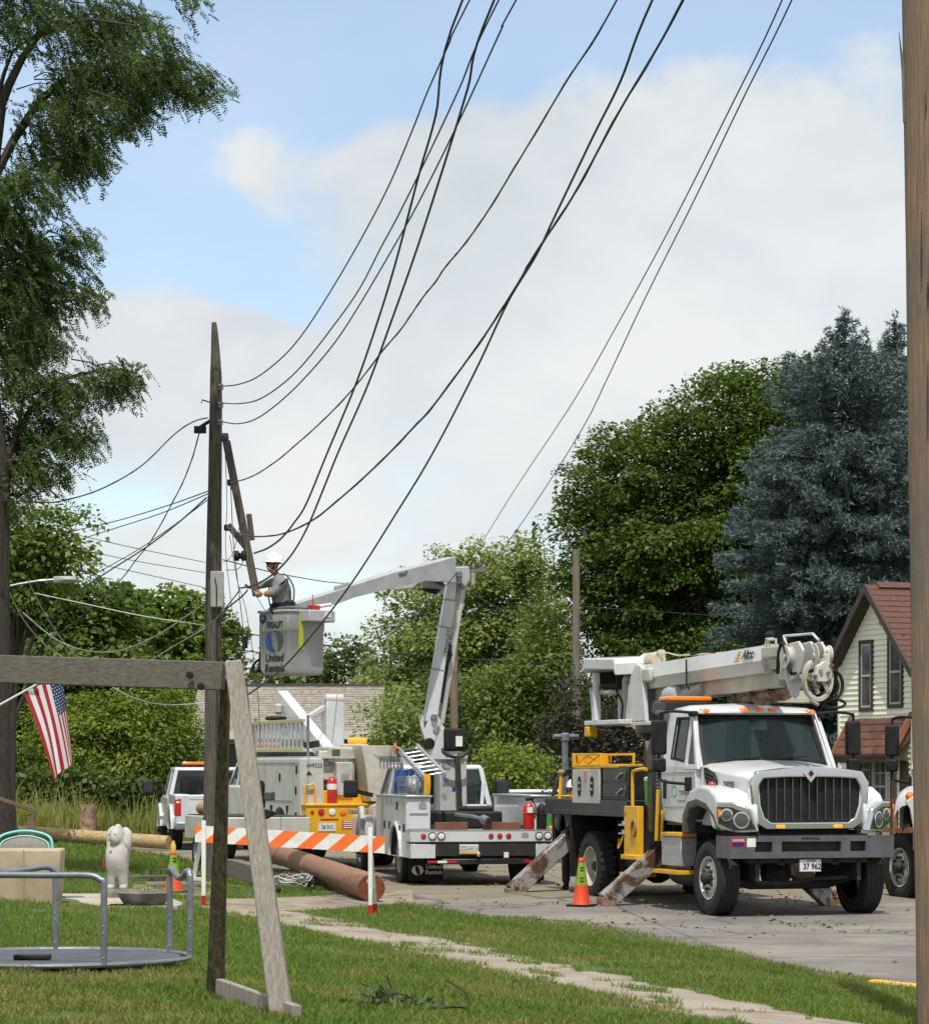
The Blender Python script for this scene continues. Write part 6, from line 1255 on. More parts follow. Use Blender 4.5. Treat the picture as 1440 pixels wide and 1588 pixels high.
    m = MB(); m.box(-2.52, -1.78, -1.235, -.98, .66, 1.08); bt = part('step_box', m, alu, root, bevel=.015); m = MB(); m.box(-2.5, -1.75, -1.26, -1.0, 1.085, 1.14); part('upper_step', m, yellow, bt, bevel=.006); m = MB(); m.box(-2.72, -1.76, -1.29, -1.0, .54, .60); part('bottom_step', m, yellow, bt, bevel=.006)
    m = MB(); m.lathe([(.0, -.5), (.27, -.48), (.28, 0), (.27, .48), (0, .5)], 20, (-2.4, -.75, .62), 0); part('fuel_tank', m, blackp, root, smooth=40)
    # outriggers
    for x, yf, yi, zt in ((-6.9, -2.02, -.85, 1.12), (-3.38, -1.78, -.72, .95), (-6.9, 2.02, .85, 1.12), (-2.45, 1.42, .55, .85)):
        m = MB(); m.beam((x, yf, .10), (x, yi, zt), .26, .20, (1, 0, 0)); leg = part('outrigger', m, steel, root, bevel=.012)
        m = MB(); m.box(x-.11, x+.11, yf-.10, yf+.14, .03, .16); m.lathe([(.045, -.14), (.045, .14)], 10, (x, yf+.03, .22), 0); m.box(x-.2, x+.2, yf-.22, yf+.24, -.01, .03); part('foot', m, rust, leg, bevel=.006)
        m = MB(); m.beam((x, yi-.22*math.copysign(1, yf)*-1, zt-.2), (x, yi*.8, zt+.12), .30, .26, (1, 0, 0)); part('outrigger_sleeve', m, blackp, leg)
    # turntable, operator seat
    m = MB(); m.lathe([(.5, 1.58), (.48, 1.7), (.36, 1.8), (.36, 2.5), (.5, 2.62), (.5, 2.74)], 24, (-5.35, 0, 0)); part('pedestal', m, blackp, root, smooth=40)
    m = MB(); m.prism([(-6.3, 2.80), (-5.45, 2.80), (-5.5, 3.2), (-5.6, 3.66), (-5.85, 3.72), (-6.1, 3.5), (-6.25, 3.0)], 1, -.34, -.26); m.prism([(-6.3, 2.80), (-5.45, 2.80), (-5.5, 3.2), (-5.6, 3.66), (-5.85, 3.72), (-6.1, 3.5), (-6.25, 3.0)], 1, .26, .34); m.box(-6.3, -4.9, -.34, .34, 2.72, 2.80); m.box(-6.28, -6.2, -.3, .3, 2.8, 3.4); tt = part('turntable', m, white, root, bevel=.015)
    m = MB(); m.box(-6.55, -6.3, -.25, .15, 2.82, 3.1); m.tube([(-6.45, -.28, 2.82), (-6.45, -.28, 3.45), (-6.38, -.28, 3.52)], .05, 8); part('control_box', m, whited, tt, bevel=.03)
    had = set(bpy.data.objects); m = MB(); m.box(-8.85, -6.0, -.55, .35, 2.76, 2.84); pf = part('seat_platform', m, white, root, bevel=.01)
    m = MB(); m.box(-8.8, -8.45, -.56, -.40, 2.56, 2.74); part('warning_plate', m, yellow, pf, bevel=.02)
    for a, b_, r in (((-8.72, -.4, 2.84), (-8.85, -.42, 3.42), .035), ((-8.35, -.45, 2.84), (-8.35, -.45, 3.35), .07), ((-8.0, -.5, 2.84), (-8.1, -.5, 3.66), .065), ((-7.5, -.2, 2.84), (-7.5, -.2, 3.35), .05)):
        m = MB(); m.tube([a, b_], r, 8); part('platform_post', m, white, pf, smooth=50)
    m = MB(); m.box(-8.75, -7.3, -.45, .1, 3.30, 3.36); part('arm_shelf', m, white, pf, bevel=.01)
    m = MB(); m.box(-8.75, -8.62, -.42, .12, 3.42, 3.95); m.box(-8.7, -7.05, -.42, .12, 3.40, 3.48); part('seat', m, black, pf, bevel=.05, seg=3)
    m = MB(); m.loft([[(x, -.62, z-.20), (x, -.62, z), (x, .25, z+.05), (x, .25, z-.15)] for x, z in ((-8.62, 3.86), (-8.5, 3.93), (-6.15, 3.88), (-6.05, 3.78))]); part('canopy', m, white, pf, bevel=.02)
    for ob in set(bpy.data.objects) - had: ob.data.transform(Matrix(((.56, 0, 0, -2.64), (0, 1, 0, 0), (0, 0, .93, .196), (0, 0, 0, 1))))
    had = set(bpy.data.objects)
    m = MB(); m.tube(catmull([Vector(q) for q in [(-6.5, -.5, 3.7), (-6.35, -.45, 3.5), (-6.45, -.42, 3.3), (-6.25, -.4, 3.1), (-6.28, -.4, 2.85), (-6.1, -.42, 2.82)]], 4), .02, 6); part('cable', m, black, tt)
    m = MB(); m.lathe([(.05, -.24), (.15, -.22), (.15, -.19), (.10, -.18), (.10, .18), (.15, .19), (.15, .22), (.05, .24)], 20, (-6.0, 0, 3.86), 0); wn = part('winch', m, white, root, smooth=40); m = MB()
    for k in range(14): m.lathe([(.10, -.17+k*.025), (.125, -.158+k*.025), (.10, -.146+k*.025)], 16, (-5.75, -.05, 3.88), 0)
    m.tube([(-5.75, -.05, 4.0), (-5.35, 0, 3.98), (-4.9, 0, 3.92), (-2.0, 0, 3.88)], .014, 6); m.lathe([(0, -.06), (.06, -.05), (.06, .05), (0, .06)], 12, (-5.35, -.1, 3.97), 0); part('rope_drum', m, rope, wn)
    # boom: a six sided outer section, the inner section and the tip
    hexs = lambda x, zc, w, h: [(x, -w, zc-h*.06), (x, -w*.78, zc+h*.5), (x, w*.78, zc+h*.5), (x, w, zc-h*.06), (x, w*.8, zc-h*.5), (x, -w*.8, zc-h*.5)]
    m = MB(); m.loft([hexs(-6.2, 3.60, .27, .39), hexs(-1.15, 3.73, .27, .39)]); bo = part('boom', m, white, root)
    m = MB(); m.loft([hexs(-1.14, 3.73, .285, .42), hexs(-1.08, 3.73, .285, .42)]); m.loft([hexs(-3.55, 3.668, .275, .40), hexs(-3.52, 3.669, .275, .40)]); part('boom_collar', m, whited, bo)
    m = MB(); m.loft([hexs(-1.4, 3.72, .21, .30), hexs(-.45, 3.74, .21, .30)]); part('inner_boom', m, whited, bo)
    lettering('Altec', .19, ink, bo, frame3((-1.60, -.272, 3.808), (1, 0, .026), (0, .05, .218)), sx=.95, bold=.006, shear=.15)
    m = MB(); 
    for k in range(4): m.beam((-2.10+.02*k, -.262+.011*k, 3.738+.04*k), (-1.95, -.262+.011*k, 3.742+.04*k), .006, .022, (0, .06, .22))
    part('boom_emblem', m, yellow, bo)
    m = MB(); m.tube([(-3.9, -.275, 3.82), (-3.88, -.28, 3.45), (-3.86, -.24, 3.36)], .014, 6); m.tube([(-3.9, -.2, 3.9), (-3.5, -.15, 3.93), (-3.2, -.1, 3.9)], .02, 6); part('boom_cable', m, black, bo)
    m = MB(); m.box(-5.6, -5.25, -.34, -.26, 3.52, 3.74); part('boom_bracket', m, whited, bo, bevel=.03)
    m = MB(); m.beam((-5.6, .02, 3.2), (-.9, .02, 3.33), .26, .24); lo = part('lift_tube', m, cream, root, bevel=.02)
    m = MB(); m.tube([(-5.6, -.05, 3.02), (-3.6, -.05, 3.28)], .13, 12); m.lathe([(.05, -.3), (.17, -.24), (.2, 0), (.17, .24), (.05, .3)], 14, (-4.7, -.1, 3.18), 0); part('lift_cylinder', m, greyp, root, smooth=40)
    m = MB(); m.tube([(-3.0, .05, 3.02), (-.75, .05, 3.2)], .06, 8); ag = MB(); 
    for k in range(60):
        t = k*.35; t2 = t+.35; x0, x1 = -2.9+k*.036, -2.9+(k+1)*.036; 
        ag.add([(x0, .05+.06*math.cos(t), 3.03+.0792*(x0+3)*1+.06*math.sin(t)), (x0, .05+.16*math.cos(t), 3.03+.0792*(x0+3)+.16*math.sin(t)), (x1, .05+.16*math.cos(t2), 3.03+.0792*(x1+3)+.16*math.sin(t2)), (x1, .05+.06*math.cos(t2), 3.03+.0792*(x1+3)+.06*math.sin(t2))], [(0, 1, 2, 3)])
    au = part('auger', m, rust, root); part('auger_flight', ag, rust, au)
    # boom tip: sheave heads, pointed pole guide, grab ring, hoses
    tip = MB()
    for y in (-.24, -.06, .10): tip.prism([(-.55, 3.45), (-.2, 3.38), (.15, 3.5), (.25, 3.8), (.1, 3.93), (-.35, 3.9), (-.6, 3.75)], 1, y-.02, y+.02)
    tip.box(-.6, -.1, -.24, .12, 3.42, 3.5); bt = part('boom_tip', tip, whited, root, bevel=.012)
    for x, y, z, r in ((-.15, -.30, 3.72, .16), (.2, -.02, 3.72, .17), (.06, .18, 3.75, .13)):
        m = MB(); m.lathe([(.05, -.05), (r, -.055), (r, -.035), (r*.82, -.02), (r*.82, .02), (r, .035), (r, .055), (.05, .05)], 20, (x, y, z), 1); m.lathe([(0, -.07), (.05, -.07), (.05, .07), (0, .07)], 10, (x, y, z), 1); part('sheave', m, whited, bt, smooth=40)
    m = MB()
    for k in range(3): m.lathe([(.13, -.02+.03*k), (.16, -.005+.03*k), (.13, .01+.03*k)], 18, (.22, -.05, 3.74), 1)
    part('rope_wrap', m, mat('grey_rope', (.22, .20, .17), .9), bt)
    m = MB(); m.prism([(-.20, 3.55), (.18, 3.55), (.16, 3.30), (.06, 3.02), (.0, 2.96), (-.08, 3.02), (-.17, 3.28)], 0, .02, .08); pg = part('pole_guide', m, white, bt, bevel=.02); pg.location = (-.28, -.15, .62); pg.scale = (.85, .85, .85)
    m = MB(); m.box(-1.02, -.45, -.32, -.22, 3.74, 3.88); part('tip_bar', m, cream, bt, bevel=.01)
    m = MB(); m.tube([(-.95, -.28, 3.86), (-.92, -.28, 4.0), (-.7, -.28, 4.0)], .02, 6); m.tube([(-.95, .0, 4.05), (-.2, .1, 4.05), (0, .1, 3.95)], .02, 6); m.tube([(-.95, 0, 4.05), (-.6, -.1, 3.85)], .02, 6); m.tube([(-.8, -.3, 3.86), (-.8, -.3, 3.98), (-.55, -.3, 3.98), (-.55, -.3, 3.85)], .018, 6); part('tip_frame', m, whited, bt)
    m = MB(); m.tube(catmull([Vector(q) for q in [(-.45, -.32, 3.5), (-.35, -.34, 3.8), (-.22, -.34, 3.92), (-.1, -.33, 3.7), (-.02, -.32, 3.5)]], 5), .03, 8); m.tube([(-.05, -.3, 3.48), (.3, -.1, 3.52)], .025, 6); part('hydraulic_hose', m, black, bt, smooth=60)
    # grab ring: an open claw facing the camera
    m = MB(); P = []; 
    for t in np.linspace(R(118), R(118+318), 30): P.append((.22*math.cos(t)*1.0, .30*math.sin(t)))
    n = len(P); vs = []; fs = []; rr = np.random.default_rng(2)
    for i, (y, z) in enumerate(P):
        k = 1 + .26; jag = 1.0 + .03*((i % 2)*2-1)
        for x, f in ((-.06, 1.0), (.08, 1.0*jag), (.08, k), (-.06, k)): vs.append((x, y*f, z*f))
    for i in range(n-1):
        for k in range(4): fs.append((i*4+k, i*4+(k+1) % 4, i*4+4+(k+1) % 4, i*4+4+k))
    fs += [(0, 1, 2, 3), tuple((n-1)*4+k for k in (3, 2, 1, 0))]
    m.add(vs, fs); cl = part('grab_ring', m, cream, bt, bevel=.008); cl.location = (.38, -.10, 3.39); cl.scale = (.8, .8, .8)
    m = MB(); m.prism([(.0, 3.42), (.06, 3.68), (.20, 3.78), (.34, 3.70), (.34, 3.46), (.22, 3.40)], 0, .38, .48); m.box(.36, .46, .22, .32, 3.7, 3.9); cp = part('claw_plate', m, whited, bt, bevel=.012); m = MB()
    for y, z in ((.02, 3.50), (.12, 3.60), (.26, 3.56), (.32, 3.70), (-.1, 3.46)): m.lathe([(0, -.03), (.035, -.03), (.035, .03), (0, .03)], 10, (.48, y, z), 0)
    part('claw_pin', m, rust, cp)
    m = MB(); m.beam((.42, .0, 3.44), (.44, .10, 3.2), .04, .06); m.beam((.42, .2, 3.42), (.44, .30, 3.22), .04, .06); m.tube([(.44, -.06, 3.08), (.44, .1, 3.0)], .03, 6); part('claw_arm', m, steel, cp)
    m = MB(); m.tube(catmull([Vector((.34, .42 + .21*math.cos(t), 3.36 + .26*math.sin(t))) for t in np.linspace(R(130), R(-130), 10)], 3), .03, 8); m.tube(catmull([Vector((.3, .40 + .17*math.cos(t), 3.34 + .2*math.sin(t))) for t in np.linspace(R(110), R(-150), 10)], 3), .022, 8); m.tube(catmull([Vector((.34, .46 + .22*math.cos(t), 3.03 + .075*math.sin(t))) for t in np.linspace(R(150), R(-170), 10)], 3), .026, 8); part('loop_hose', m, black, bt, smooth=60)
    for ob in set(bpy.data.objects) - had:
        if ob.name.startswith(('claw', 'loop_hose')): ob.data.transform(Matrix(((1, 0, 0, 0), (0, .78, 0, -.19), (0, 0, .78, .70), (0, 0, 0, 1))))
        if ob.parent in (bt,) or ob.name.startswith(('boom', 'inner_boom', 'lettering', 'claw', 'winch', 'rope_drum')) or ob == bt:
            if ob.name.startswith(('grab_ring', 'pole_guide')): ob.location.z -= .11
            else: ob.data.transform(Matrix.Translation((0, 0, -.11)))
    # beacons and small gear behind the cab roof
    m = MB(); m.box(-3.35, -2.95, -.95, -.25, 3.05, 3.13); bc = part('light_bar', m, amber, root, bevel=.03, seg=3); m = MB(); m.box(-3.4, -2.9, -1.0, .6, 2.93, 3.045); part('bar_mount', m, blackp, bc, bevel=.01)
    m = MB(); m.box(-2.5, -1.95, .35, 1.0, 3.02, 3.10); m.box(-2.45, -2.2, .75, .95, 3.1, 3.2); part('roof_rack', m, cream, root, bevel=.01)
    m = MB(); m.tube([(-2.1, .55, 3.0), (-2.1, .55, 3.25)], .04, 8); part('roof_antenna', m, rust, root)
    m = MB(); m.lathe([(.14, 2.30), (.17, 2.46)], 18, (-4.55, -.5, 0)); m.lathe([(.17, 2.45), (.175, 2.48), (0, 2.49)], 18, (-4.55, -.5, 0)); part('white_pail', m, cream, root, smooth=40)
digger()
T2 = vehicle('utility_truck', 'white utility truck behind the right pole, only its wheel, fender and mirror showing', 'truck', (7.72, 43.95, .05), -14)
conv_cab(T2, white, False, R(34))
def t2body():
    m = MB(); m.box(-7.2, -3.0, -1.2, 1.2, 1.05, 1.25); m.box(-7.2, -2.95, -1.2, -.75, 1.25, 2.1); m.box(-7.2, -2.95, .75, 1.2, 1.25, 2.1); part('service_body', m, white, T2, bevel=.02)
    for y in (-1.0, -.69, .69, 1.0): wheel(T2, -5.4, y, .53, .28, -1 if y < 0 else 1, white, 'drive')
t2body()
# tuck the second truck's hidden labels away: only the plate number differs

def crescent(mb, cx, cy, rx, ry, side, z0, z1, k=.35, tilt=.25):
    """half of a two tone ring mark: the outer half ellipse minus the leaning lens in the middle"""
    o = []; i_ = []
    for t in np.linspace(0, math.pi, 15):
        o.append((cx + side*rx*math.sin(t), cy + ry*math.cos(t))); 
        lens = k*rx*math.sin(t); i_.append((cx + side*lens + tilt*rx*math.cos(t)*-.0 + side*0, cy + ry*.98*math.cos(t)))
    return o + i_[::-1][1:-1]
def ring_mark(parent, M, r, b=None, g=None):
    for side, m_ in ((-1, b or logob), (1, g or logog)):
        mb = MB().at(M); P = crescent(mb, 0, 0, r, r*.82, side, 0, 0, .36); vs = [(x + (y/r)*-.16*r, y, .003) for x, y in P]
        n = 15
        # fan of quads between the outer and the inner curve
        o = [(r*side*math.sin(t) + .0, r*.82*math.cos(t)) for t in np.linspace(.02, math.pi-.02, n)]; q = [((.36*math.sin(t)*side)*r - .20*r*math.cos(t)*1.0, r*.80*math.cos(t)*.98) for t in np.linspace(.02, math.pi-.02, n)]
        vs = [(x, y, .003) for x, y in o] + [(x, y, .003) for x, y in q]; mb.add(vs, [(i, i+1, n+i+1, n+i) for i in range(n-1)]); mb.build('logo', m_, parent)
def arch_poly(x0, x1, z0, z1, xc, r, zc):
    """side panel outline (x, z) with a wheel arch cut from its lower edge"""
    a = math.acos(max(-1, min(1, (z0-zc)/r))) if abs(z0-zc) < r else 0
    A = [(xc + r*math.sin(t), zc + r*math.cos(t)) for t in np.linspace(a, -a, 15)]
    return [(x0, z0), (x0, z1), (x1, z1), (x1, z0)] + A
def pickup_cab(root, xb, xf, hw, zb, zr, wm, dark=False, rear=True):
    """crew cab seen from behind: back at x = xb, front at x = xf (more negative), hood beyond"""
    zs = zb + (zr-zb)*.52; mid = xb - .1
    side = [(xb, zb), (xb, zs), (xb-.12, zr-.08), (xb-.25, zr), (xf+.55, zr), (xf, zs+.02), (xf, zb)]
    m = MB(); m.prism([(xb, zb), (xb, zs), (xf, zs), (xf, zb)], 1, -hw, hw); m.loft([[(xf, -hw, zb), (xf, hw, zb), (xf, hw, zs), (xf, -hw, zs)], [(xf-.9, -hw, zb), (xf-.9, hw, zb), (xf-.9, hw*.95, zs-.05), (xf-.9, -hw*.95, zs-.05)], [(xf-1.25, -hw*.95, zb+.1), (xf-1.25, hw*.95, zb+.1), (xf-1.25, hw*.9, zs-.25), (xf-1.25, -hw*.9, zs-.25)]])
    body = part('cab', m, wm, root, bevel=.06, seg=3)
    hi = hw*.82
    m = MB(); rp = [(xb-.14, zr-.1), (xb-.18, zr), (xf+.55, zr), (xf+.50, zr-.1)]; m.prism(rp, 1, -hi, hi); rf = part('roof', m, wm, root, bevel=.05, seg=3)
    for s in (-1, 1):
        m = MB()
        m.loft([[(xb, s*hw*.98, zs-.02), (xb-.16, s*hw*.98, zs-.02), (xb-.16, s*(hw*.98-.09), zs-.02), (xb, s*(hw*.98-.09), zs-.02)], [(xb-.12, s*hi, zr-.05), (xb-.30, s*hi, zr-.05), (xb-.30, s*(hi-.08), zr-.05), (xb-.12, s*(hi-.08), zr-.05)]])
        m.loft([[(xf+.02, s*hw*.97, zs-.02), (xf+.12, s*hw*.97, zs-.02), (xf+.12, s*(hw*.97-.06), zs-.02), (xf+.02, s*(hw*.97-.06), zs-.02)], [(xf+.52, s*hi, zr-.05), (xf+.62, s*hi, zr-.05), (xf+.62, s*(hi-.06), zr-.05), (xf+.52, s*(hi-.06), zr-.05)]])
        xm = (xb+xf)/2; m.loft([[(xm-.04, s*hw*.975, zs-.02), (xm+.06, s*hw*.975, zs-.02), (xm+.06, s*(hw*.975-.05), zs-.02), (xm-.04, s*(hw*.975-.05), zs-.02)], [(xm-.04, s*hi, zr-.05), (xm+.06, s*hi, zr-.05), (xm+.06, s*(hi-.05), zr-.05), (xm-.04, s*(hi-.05), zr-.05)]])
        part('pillar', m, wm, root)
        m = MB(); m.add([(xb-.1, s*(hw*.97-.03), zs), (xf+.1, s*(hw*.97-.03), zs), (xf+.58, s*(hi-.03), zr-.06), (xb-.2, s*(hi-.03), zr-.06)], [(0, 1, 2, 3)]); part('side_window', m, glassd, root)
    m = MB(); m.add([(xb-.03, -hw*.9, zs+.01), (xb-.03, hw*.9, zs+.01), (xb-.15, hi*.93, zr-.08), (xb-.15, -hi*.93, zr-.08)], [(0, 1, 2, 3)]); part('rear_window', m, glassd, root)
    m = MB(); m.add([(xf+.05, -hw*.92, zs), (xf+.05, hw*.92, zs), (xf+.54, hi*.95, zr-.06), (xf+.54, -hi*.95, zr-.06)], [(0, 1, 2, 3)]); part('windshield', m, glassw, root)
    for y in (-.42, .42):
        m = MB(); m.box(xf+.55, xf+.75, y-.24, y+.24, zs-.4, zs+.14); m.box(xf+.6, xf+.7, y-.12, y+.12, zs+.16, zs+.34); part('seat', m, black, root, bevel=.04)
    return zs
mirrorm = mat('mirror_glass', (.03, .036, .045), .12)  # dark base colour stands in for a dark reflection in the glass
def mirror(root, x, y, z, s, w=.2, h=.3):
    m = MB(); m.box(x-.08, x+.06, y-w/2, y+w/2, z-h/2, z+h/2); mr = part('mirror', m, black, root, bevel=.035, seg=3)
    m = MB(); m.beam((x, y - s*w/2, z-.05), (x+.0, y - s*(w/2+.28), z-.12), .05, .08); part('mirror_arm', m, black, mr)
    m = MB(); m.box(x+.058, x+.066, y-w*.4, y+w*.4, z-h*.25, z+h*.42); part('mirror_glass', m, mirrorm, mr)
UR = vehicle('bucket_truck', 'white bucket truck with raised boom carrying the lineman, seen from behind', 'truck', (.36, 48.3, .16), 11)
BK_C = Vector(W(447, 1193, 46.35)); BK_C.z = W(447, 1046, 46.35).z
def ur():
    root = UR; HW = 1.27
    # side compartments with wheel arches
    for s in (-1, 1):
        ya, yb = (s*.86, s*HW)
        m = MB(); m.prism(arch_poly(-3.55, -.45, .46, 1.47, -1.45, .52, .47), 1, ya, yb); sb = part('side_compartment', m, white, root, bevel=.012)
        m = MB(); m.box(-3.58, -.40, min(ya, yb)-.02, max(ya, yb)+.03, 1.47, 1.505); part('compartment_lid', m, alu, sb, bevel=.008)
        m = MB()
        for x in (-.78, -1.92, -2.35, -2.85): m.box(x-.006, x+.006, yb-.001*s if s < 0 else yb-.002, yb+.004 if s > 0 else yb+.002, .55 if x < -1.9 else 1.0, 1.44)
        m = MB(); ysur = s*(HW+.003)
        for x in (-.80, -1.95, -2.40, -2.88): m.beam((x, ysur, .55 if x < -1.97 or x > -.9 else 1.0), (x, ysur, 1.44), .008, .012, (1, 0, 0))
        m.beam((-1.95, ysur, 1.03), (-.8, ysur, 1.03), .008, .012, (0, 1, 0)); part('door_seam', m, inkg, sb)
        for x, z in ((-.66, .95), (-1.1, .92), (-2.12, .98), (-2.62, .98), (-1.35, 1.32)):
            m = MB(); m.box(x-.035, x+.035, s*(HW+.001) if s > 0 else s*(HW+.018), s*(HW+.018) if s > 0 else s*(HW+.001), z-.07, z+.07); part('latch', m, black, sb, bevel=.008)
        am = [(-1.45+.515*math.sin(t), .47+.515*math.cos(t)) for t in np.linspace(-1.57, 1.57, 13)]; m = MB(); m.loft([[(x, s*.8, z) for x, z in am], [(x, s*(HW+.01), z) for x, z in am]], closed=False, cap=False); part('arch_shade_strip', m, chas, sb)  # dark strip added so the lit white underside of the arch reads as shaded
        m = MB(); m.ring([(-1.45+.58*math.sin(t), .47+.58*math.cos(t)) for t in np.linspace(-1.57, 1.57, 13)], [(-1.45+.52*math.sin(t), .47+.52*math.cos(t)) for t in np.linspace(-1.57, 1.57, 13)], 1, s*(HW-.02), s*(HW+.05)); part('arch_lip', m, white, sb)
        m = MB(); m.box(-.47, -.02, s*.85 if s > 0 else s*HW, s*HW if s > 0 else s*.85, .46, .70); part('lower_skirt', m, white, root, bevel=.01)
        for y in (1.12, .86): wheel(root, -1.45, s*y, .44, .23, s, greyp if y > 1 else chas, 'drive')
        m = MB(); m.box(-1.98, -.93, min(s*.3, s*.88), max(s*.3, s*.88), .5, .99); part('wheel_well', m, chas, root)
        m = MB(); m.box(-.82, -.78, s*.58 if s > 0 else s*1.16, s*1.16 if s > 0 else s*.58, .06, .50); fl = part('mud_flap', m, black, root)
        if s < 0:
            ring_mark(fl, frame3((-.776, -1.02, .24), (0, 1, 0), (0, 0, 1)), .1, inkw, inkw); lettering('United\nRentals', .10, inkw, fl, frame3((-.776, -.74, .25), (0, 1, 0), (0, 0, 1)), bold=.002)
    m = MB(); m.box(-.455, -.44, -1.24, -.88, .94, 1.45); pnl = part('rear_panel', m, white, root, bevel=.006); m = MB(); m.beam((-.43, -1.22, 1.20), (-.43, -.9, 1.20), .012, .012); part('panel_hinge', m, inkg, pnl)
    m = MB(); m.prism([(-1.06, 1.28), (-.93, 1.28), (-.93, 1.36), (-.96, 1.39), (-1.03, 1.39), (-1.06, 1.36)], 0, -.439, -.432); m.box(-.439, -.432, -1.01, -.98, 1.38, 1.43); part('sticker', m, inkg, pnl)
    # bed and tail shelf
    m = MB(); m.box(-3.55, -.42, -.86, .86, .84, .92); part('bed', m, greyp, root); m = MB(); m.box(-2.9, -1.3, -.6, .55, .93, 1.22); m.box(-2.5, -1.8, .0, .5, 1.2, 1.3); part('bed_shade_block', m, black, root, bevel=.04); m = MB(); m.beam((-2.6, .42, .95), (-3.3, .62, 1.7), .06, .06); part('bed_strut', m, galv, root)  # black blocks added in place of the shaded bed interior behind the boards
    m = MB(); m.box(-.42, 0, -1.28, 1.28, .73, .925); sh = part('tail_shelf', m, white, root, bevel=.012); m = MB(); m.box(-.43, .004, -1.285, 1.285, .915, .932); part('shelf_edge', m, inkg, sh)
    for y, r, mm in ((-1.06, .045, redl), (-.91, .066, alu), (-.76, .066, alu), (.08, .045, redl), (.23, .045, redl), (.38, .045, redl), (.90, .066, alu), (1.05, .066, alu), (1.18, .042, redl)):
        if mm is redl: m = MB(); disc(m, (.006, y, .83), r); part('tail_light', m, redl, sh, smooth=40)
        else:
            m = MB(); disc(m, (.006, y, .83), r*.8); lt = part('reverse_light', m, refl_w, sh, smooth=40); m = MB(); m.lathe([(r*.8, 0), (r*.85, .018), (r, .018), (r*1.03, 0)], 20, (0, y, .83), 0); part('light_ring', m, black, lt, smooth=40)
    m = MB(); m.prism([(.60, .80), (.72, .80), (.72, .86), (.69, .885), (.63, .885), (.60, .86)], 0, 0, .004); part('sticker', m, inkg, sh)
    m = MB(); m.box(-3.5, -.1, -.55, .55, .42, .74); m.box(-.35, -.02, -.84, .84, .50, .73); m.box(-5.9, -3.4, -.5, -.38, .5, .7); m.box(-5.9, -3.4, .38, .5, .5, .7); part('chassis', m, chas, root)
    m = MB(); m.box(-.2, .04, -.75, .75, .36, .45); hi = part('hitch', m, blackp, root, bevel=.01); m = MB(); m.lathe([(.0, -.02), (.04, 0), (.045, .04), (0, .08)], 12, (.06, -.14, .50)); part('tow_ball', m, chrome, hi, smooth=60); m = MB(); m.box(.0, .012, .30, .38, .47, .56); part('tag', m, refl_w, hi)
    m = MB(); m.tube([(-1.45, -.9, .43), (-1.45, .9, .43)], .1, 10); m.lathe([(.05, -.22), (.2, -.1), (.22, 0), (.2, .1), (.05, .2)], 12, (-1.45, 0, .43), 0); part('rear_axle', m, chas, root)
    for y0 in (-1.0, .62):
        for k in range(3 if y0 < 0 else 2): m = MB(); m.box(.042, .047, y0+.17*k, y0+.16+.17*k, .385, .425); part('reflector', m, red if k % 2 == 0 else refl_w, hi)
    m = MB(); m.box(-.02, .012, -.45, -.13, .53, .69); pl = part('licence_plate', m, plate_m, root, bevel=.004); m = MB(); m.box(.013, .015, -.44, -.14, .54, .575); part('plate_band', m, yellow, pl); lettering('ZZG4516', .10, inkg, pl, frame3((.014, -.29, .625), (0, 1, 0), (0, 0, 1)), sx=.75, bold=.002)
    # pedestal, turret, booms (drawn from the pivot up)
    m = MB(); m.loft([[(-3.2+x*k, y*k, z) for x, y in ((-.27, -.24), (.27, -.24), (.27, .24), (-.27, .24))] for k, z in ((1.05, .92), (1.0, 2.1), (1.08, 2.12), (1.08, 2.2))]); pd = part('pedestal', m, whited, root, bevel=.03)
    for z, w_ in ((1.65, .1), (1.95, .14), (1.4, .08)): m = MB(); m.box(-2.925, -2.918, -.2, -.2+w_, z, z+.12); part('placard', m, mat('placard_ink', (.35, .36, .40), .6, col2=(.12, .14, .2), scale=20), pd)
    m = MB(); m.box(-2.926, -2.920, -.02, .16, 1.55, 1.62); part('blue_label', m, blue, pd)
    m = MB(); m.tube(catmull([Vector(q) for q in [(-2.75, -.22, 2.30), (-2.7, -.2, 2.22), (-2.7, .0, 2.15), (-2.7, .2, 2.22), (-2.73, .3, 2.35)]], 4), .03, 8); m.beam((-2.7, .03, 2.17), (-2.6, .06, .94), .11, .09, (0, 1, 0)); part('outrigger_strut', m, blackp, root)
    b = Vector(root.matrix_world.translation); rot = Matrix.Rotation(-(R(11)-R(90)), 3, 'Z')
    def loc(px_, py, Y): return rot @ (Vector(W(px_, py, Y)) - Vector((.36, 48.3, .16)))
    Yt = 51.4
    def plate(pix, Y, th, name, mm, par, bev=.01):
        P = [loc(px_, py, Y) for px_, py in pix]; dv = rot @ Vector((0, th, 0)); n = len(P); m = MB(); m.add([tuple(p) for p in P] + [tuple(p+dv) for p in P], [tuple(range(n)), tuple(range(n, 2*n))[::-1]] + [(i, (i+1) % n, n+(i+1) % n, n+i) for i in range(n)]); return part(name, m, mm, par, bevel=bev)
    tr = plate([(668, 1108), (676, 1106), (684, 1120), (690, 1132), (710, 1162), (708, 1178), (668, 1178), (650, 1120), (648, 1109), (655, 1108), (658, 1130)], Yt-.30, .10, 'turret', white, root)
    plate([(650, 1110), (660, 1112), (672, 1140), (700, 1178), (668, 1178), (652, 1135)], Yt+.12, .10, 'turret_plate', whited, tr)
    plate([(652, 1130), (668, 1130), (688, 1176), (668, 1176)], Yt-.2, .34, 'turret_web', whited, tr)
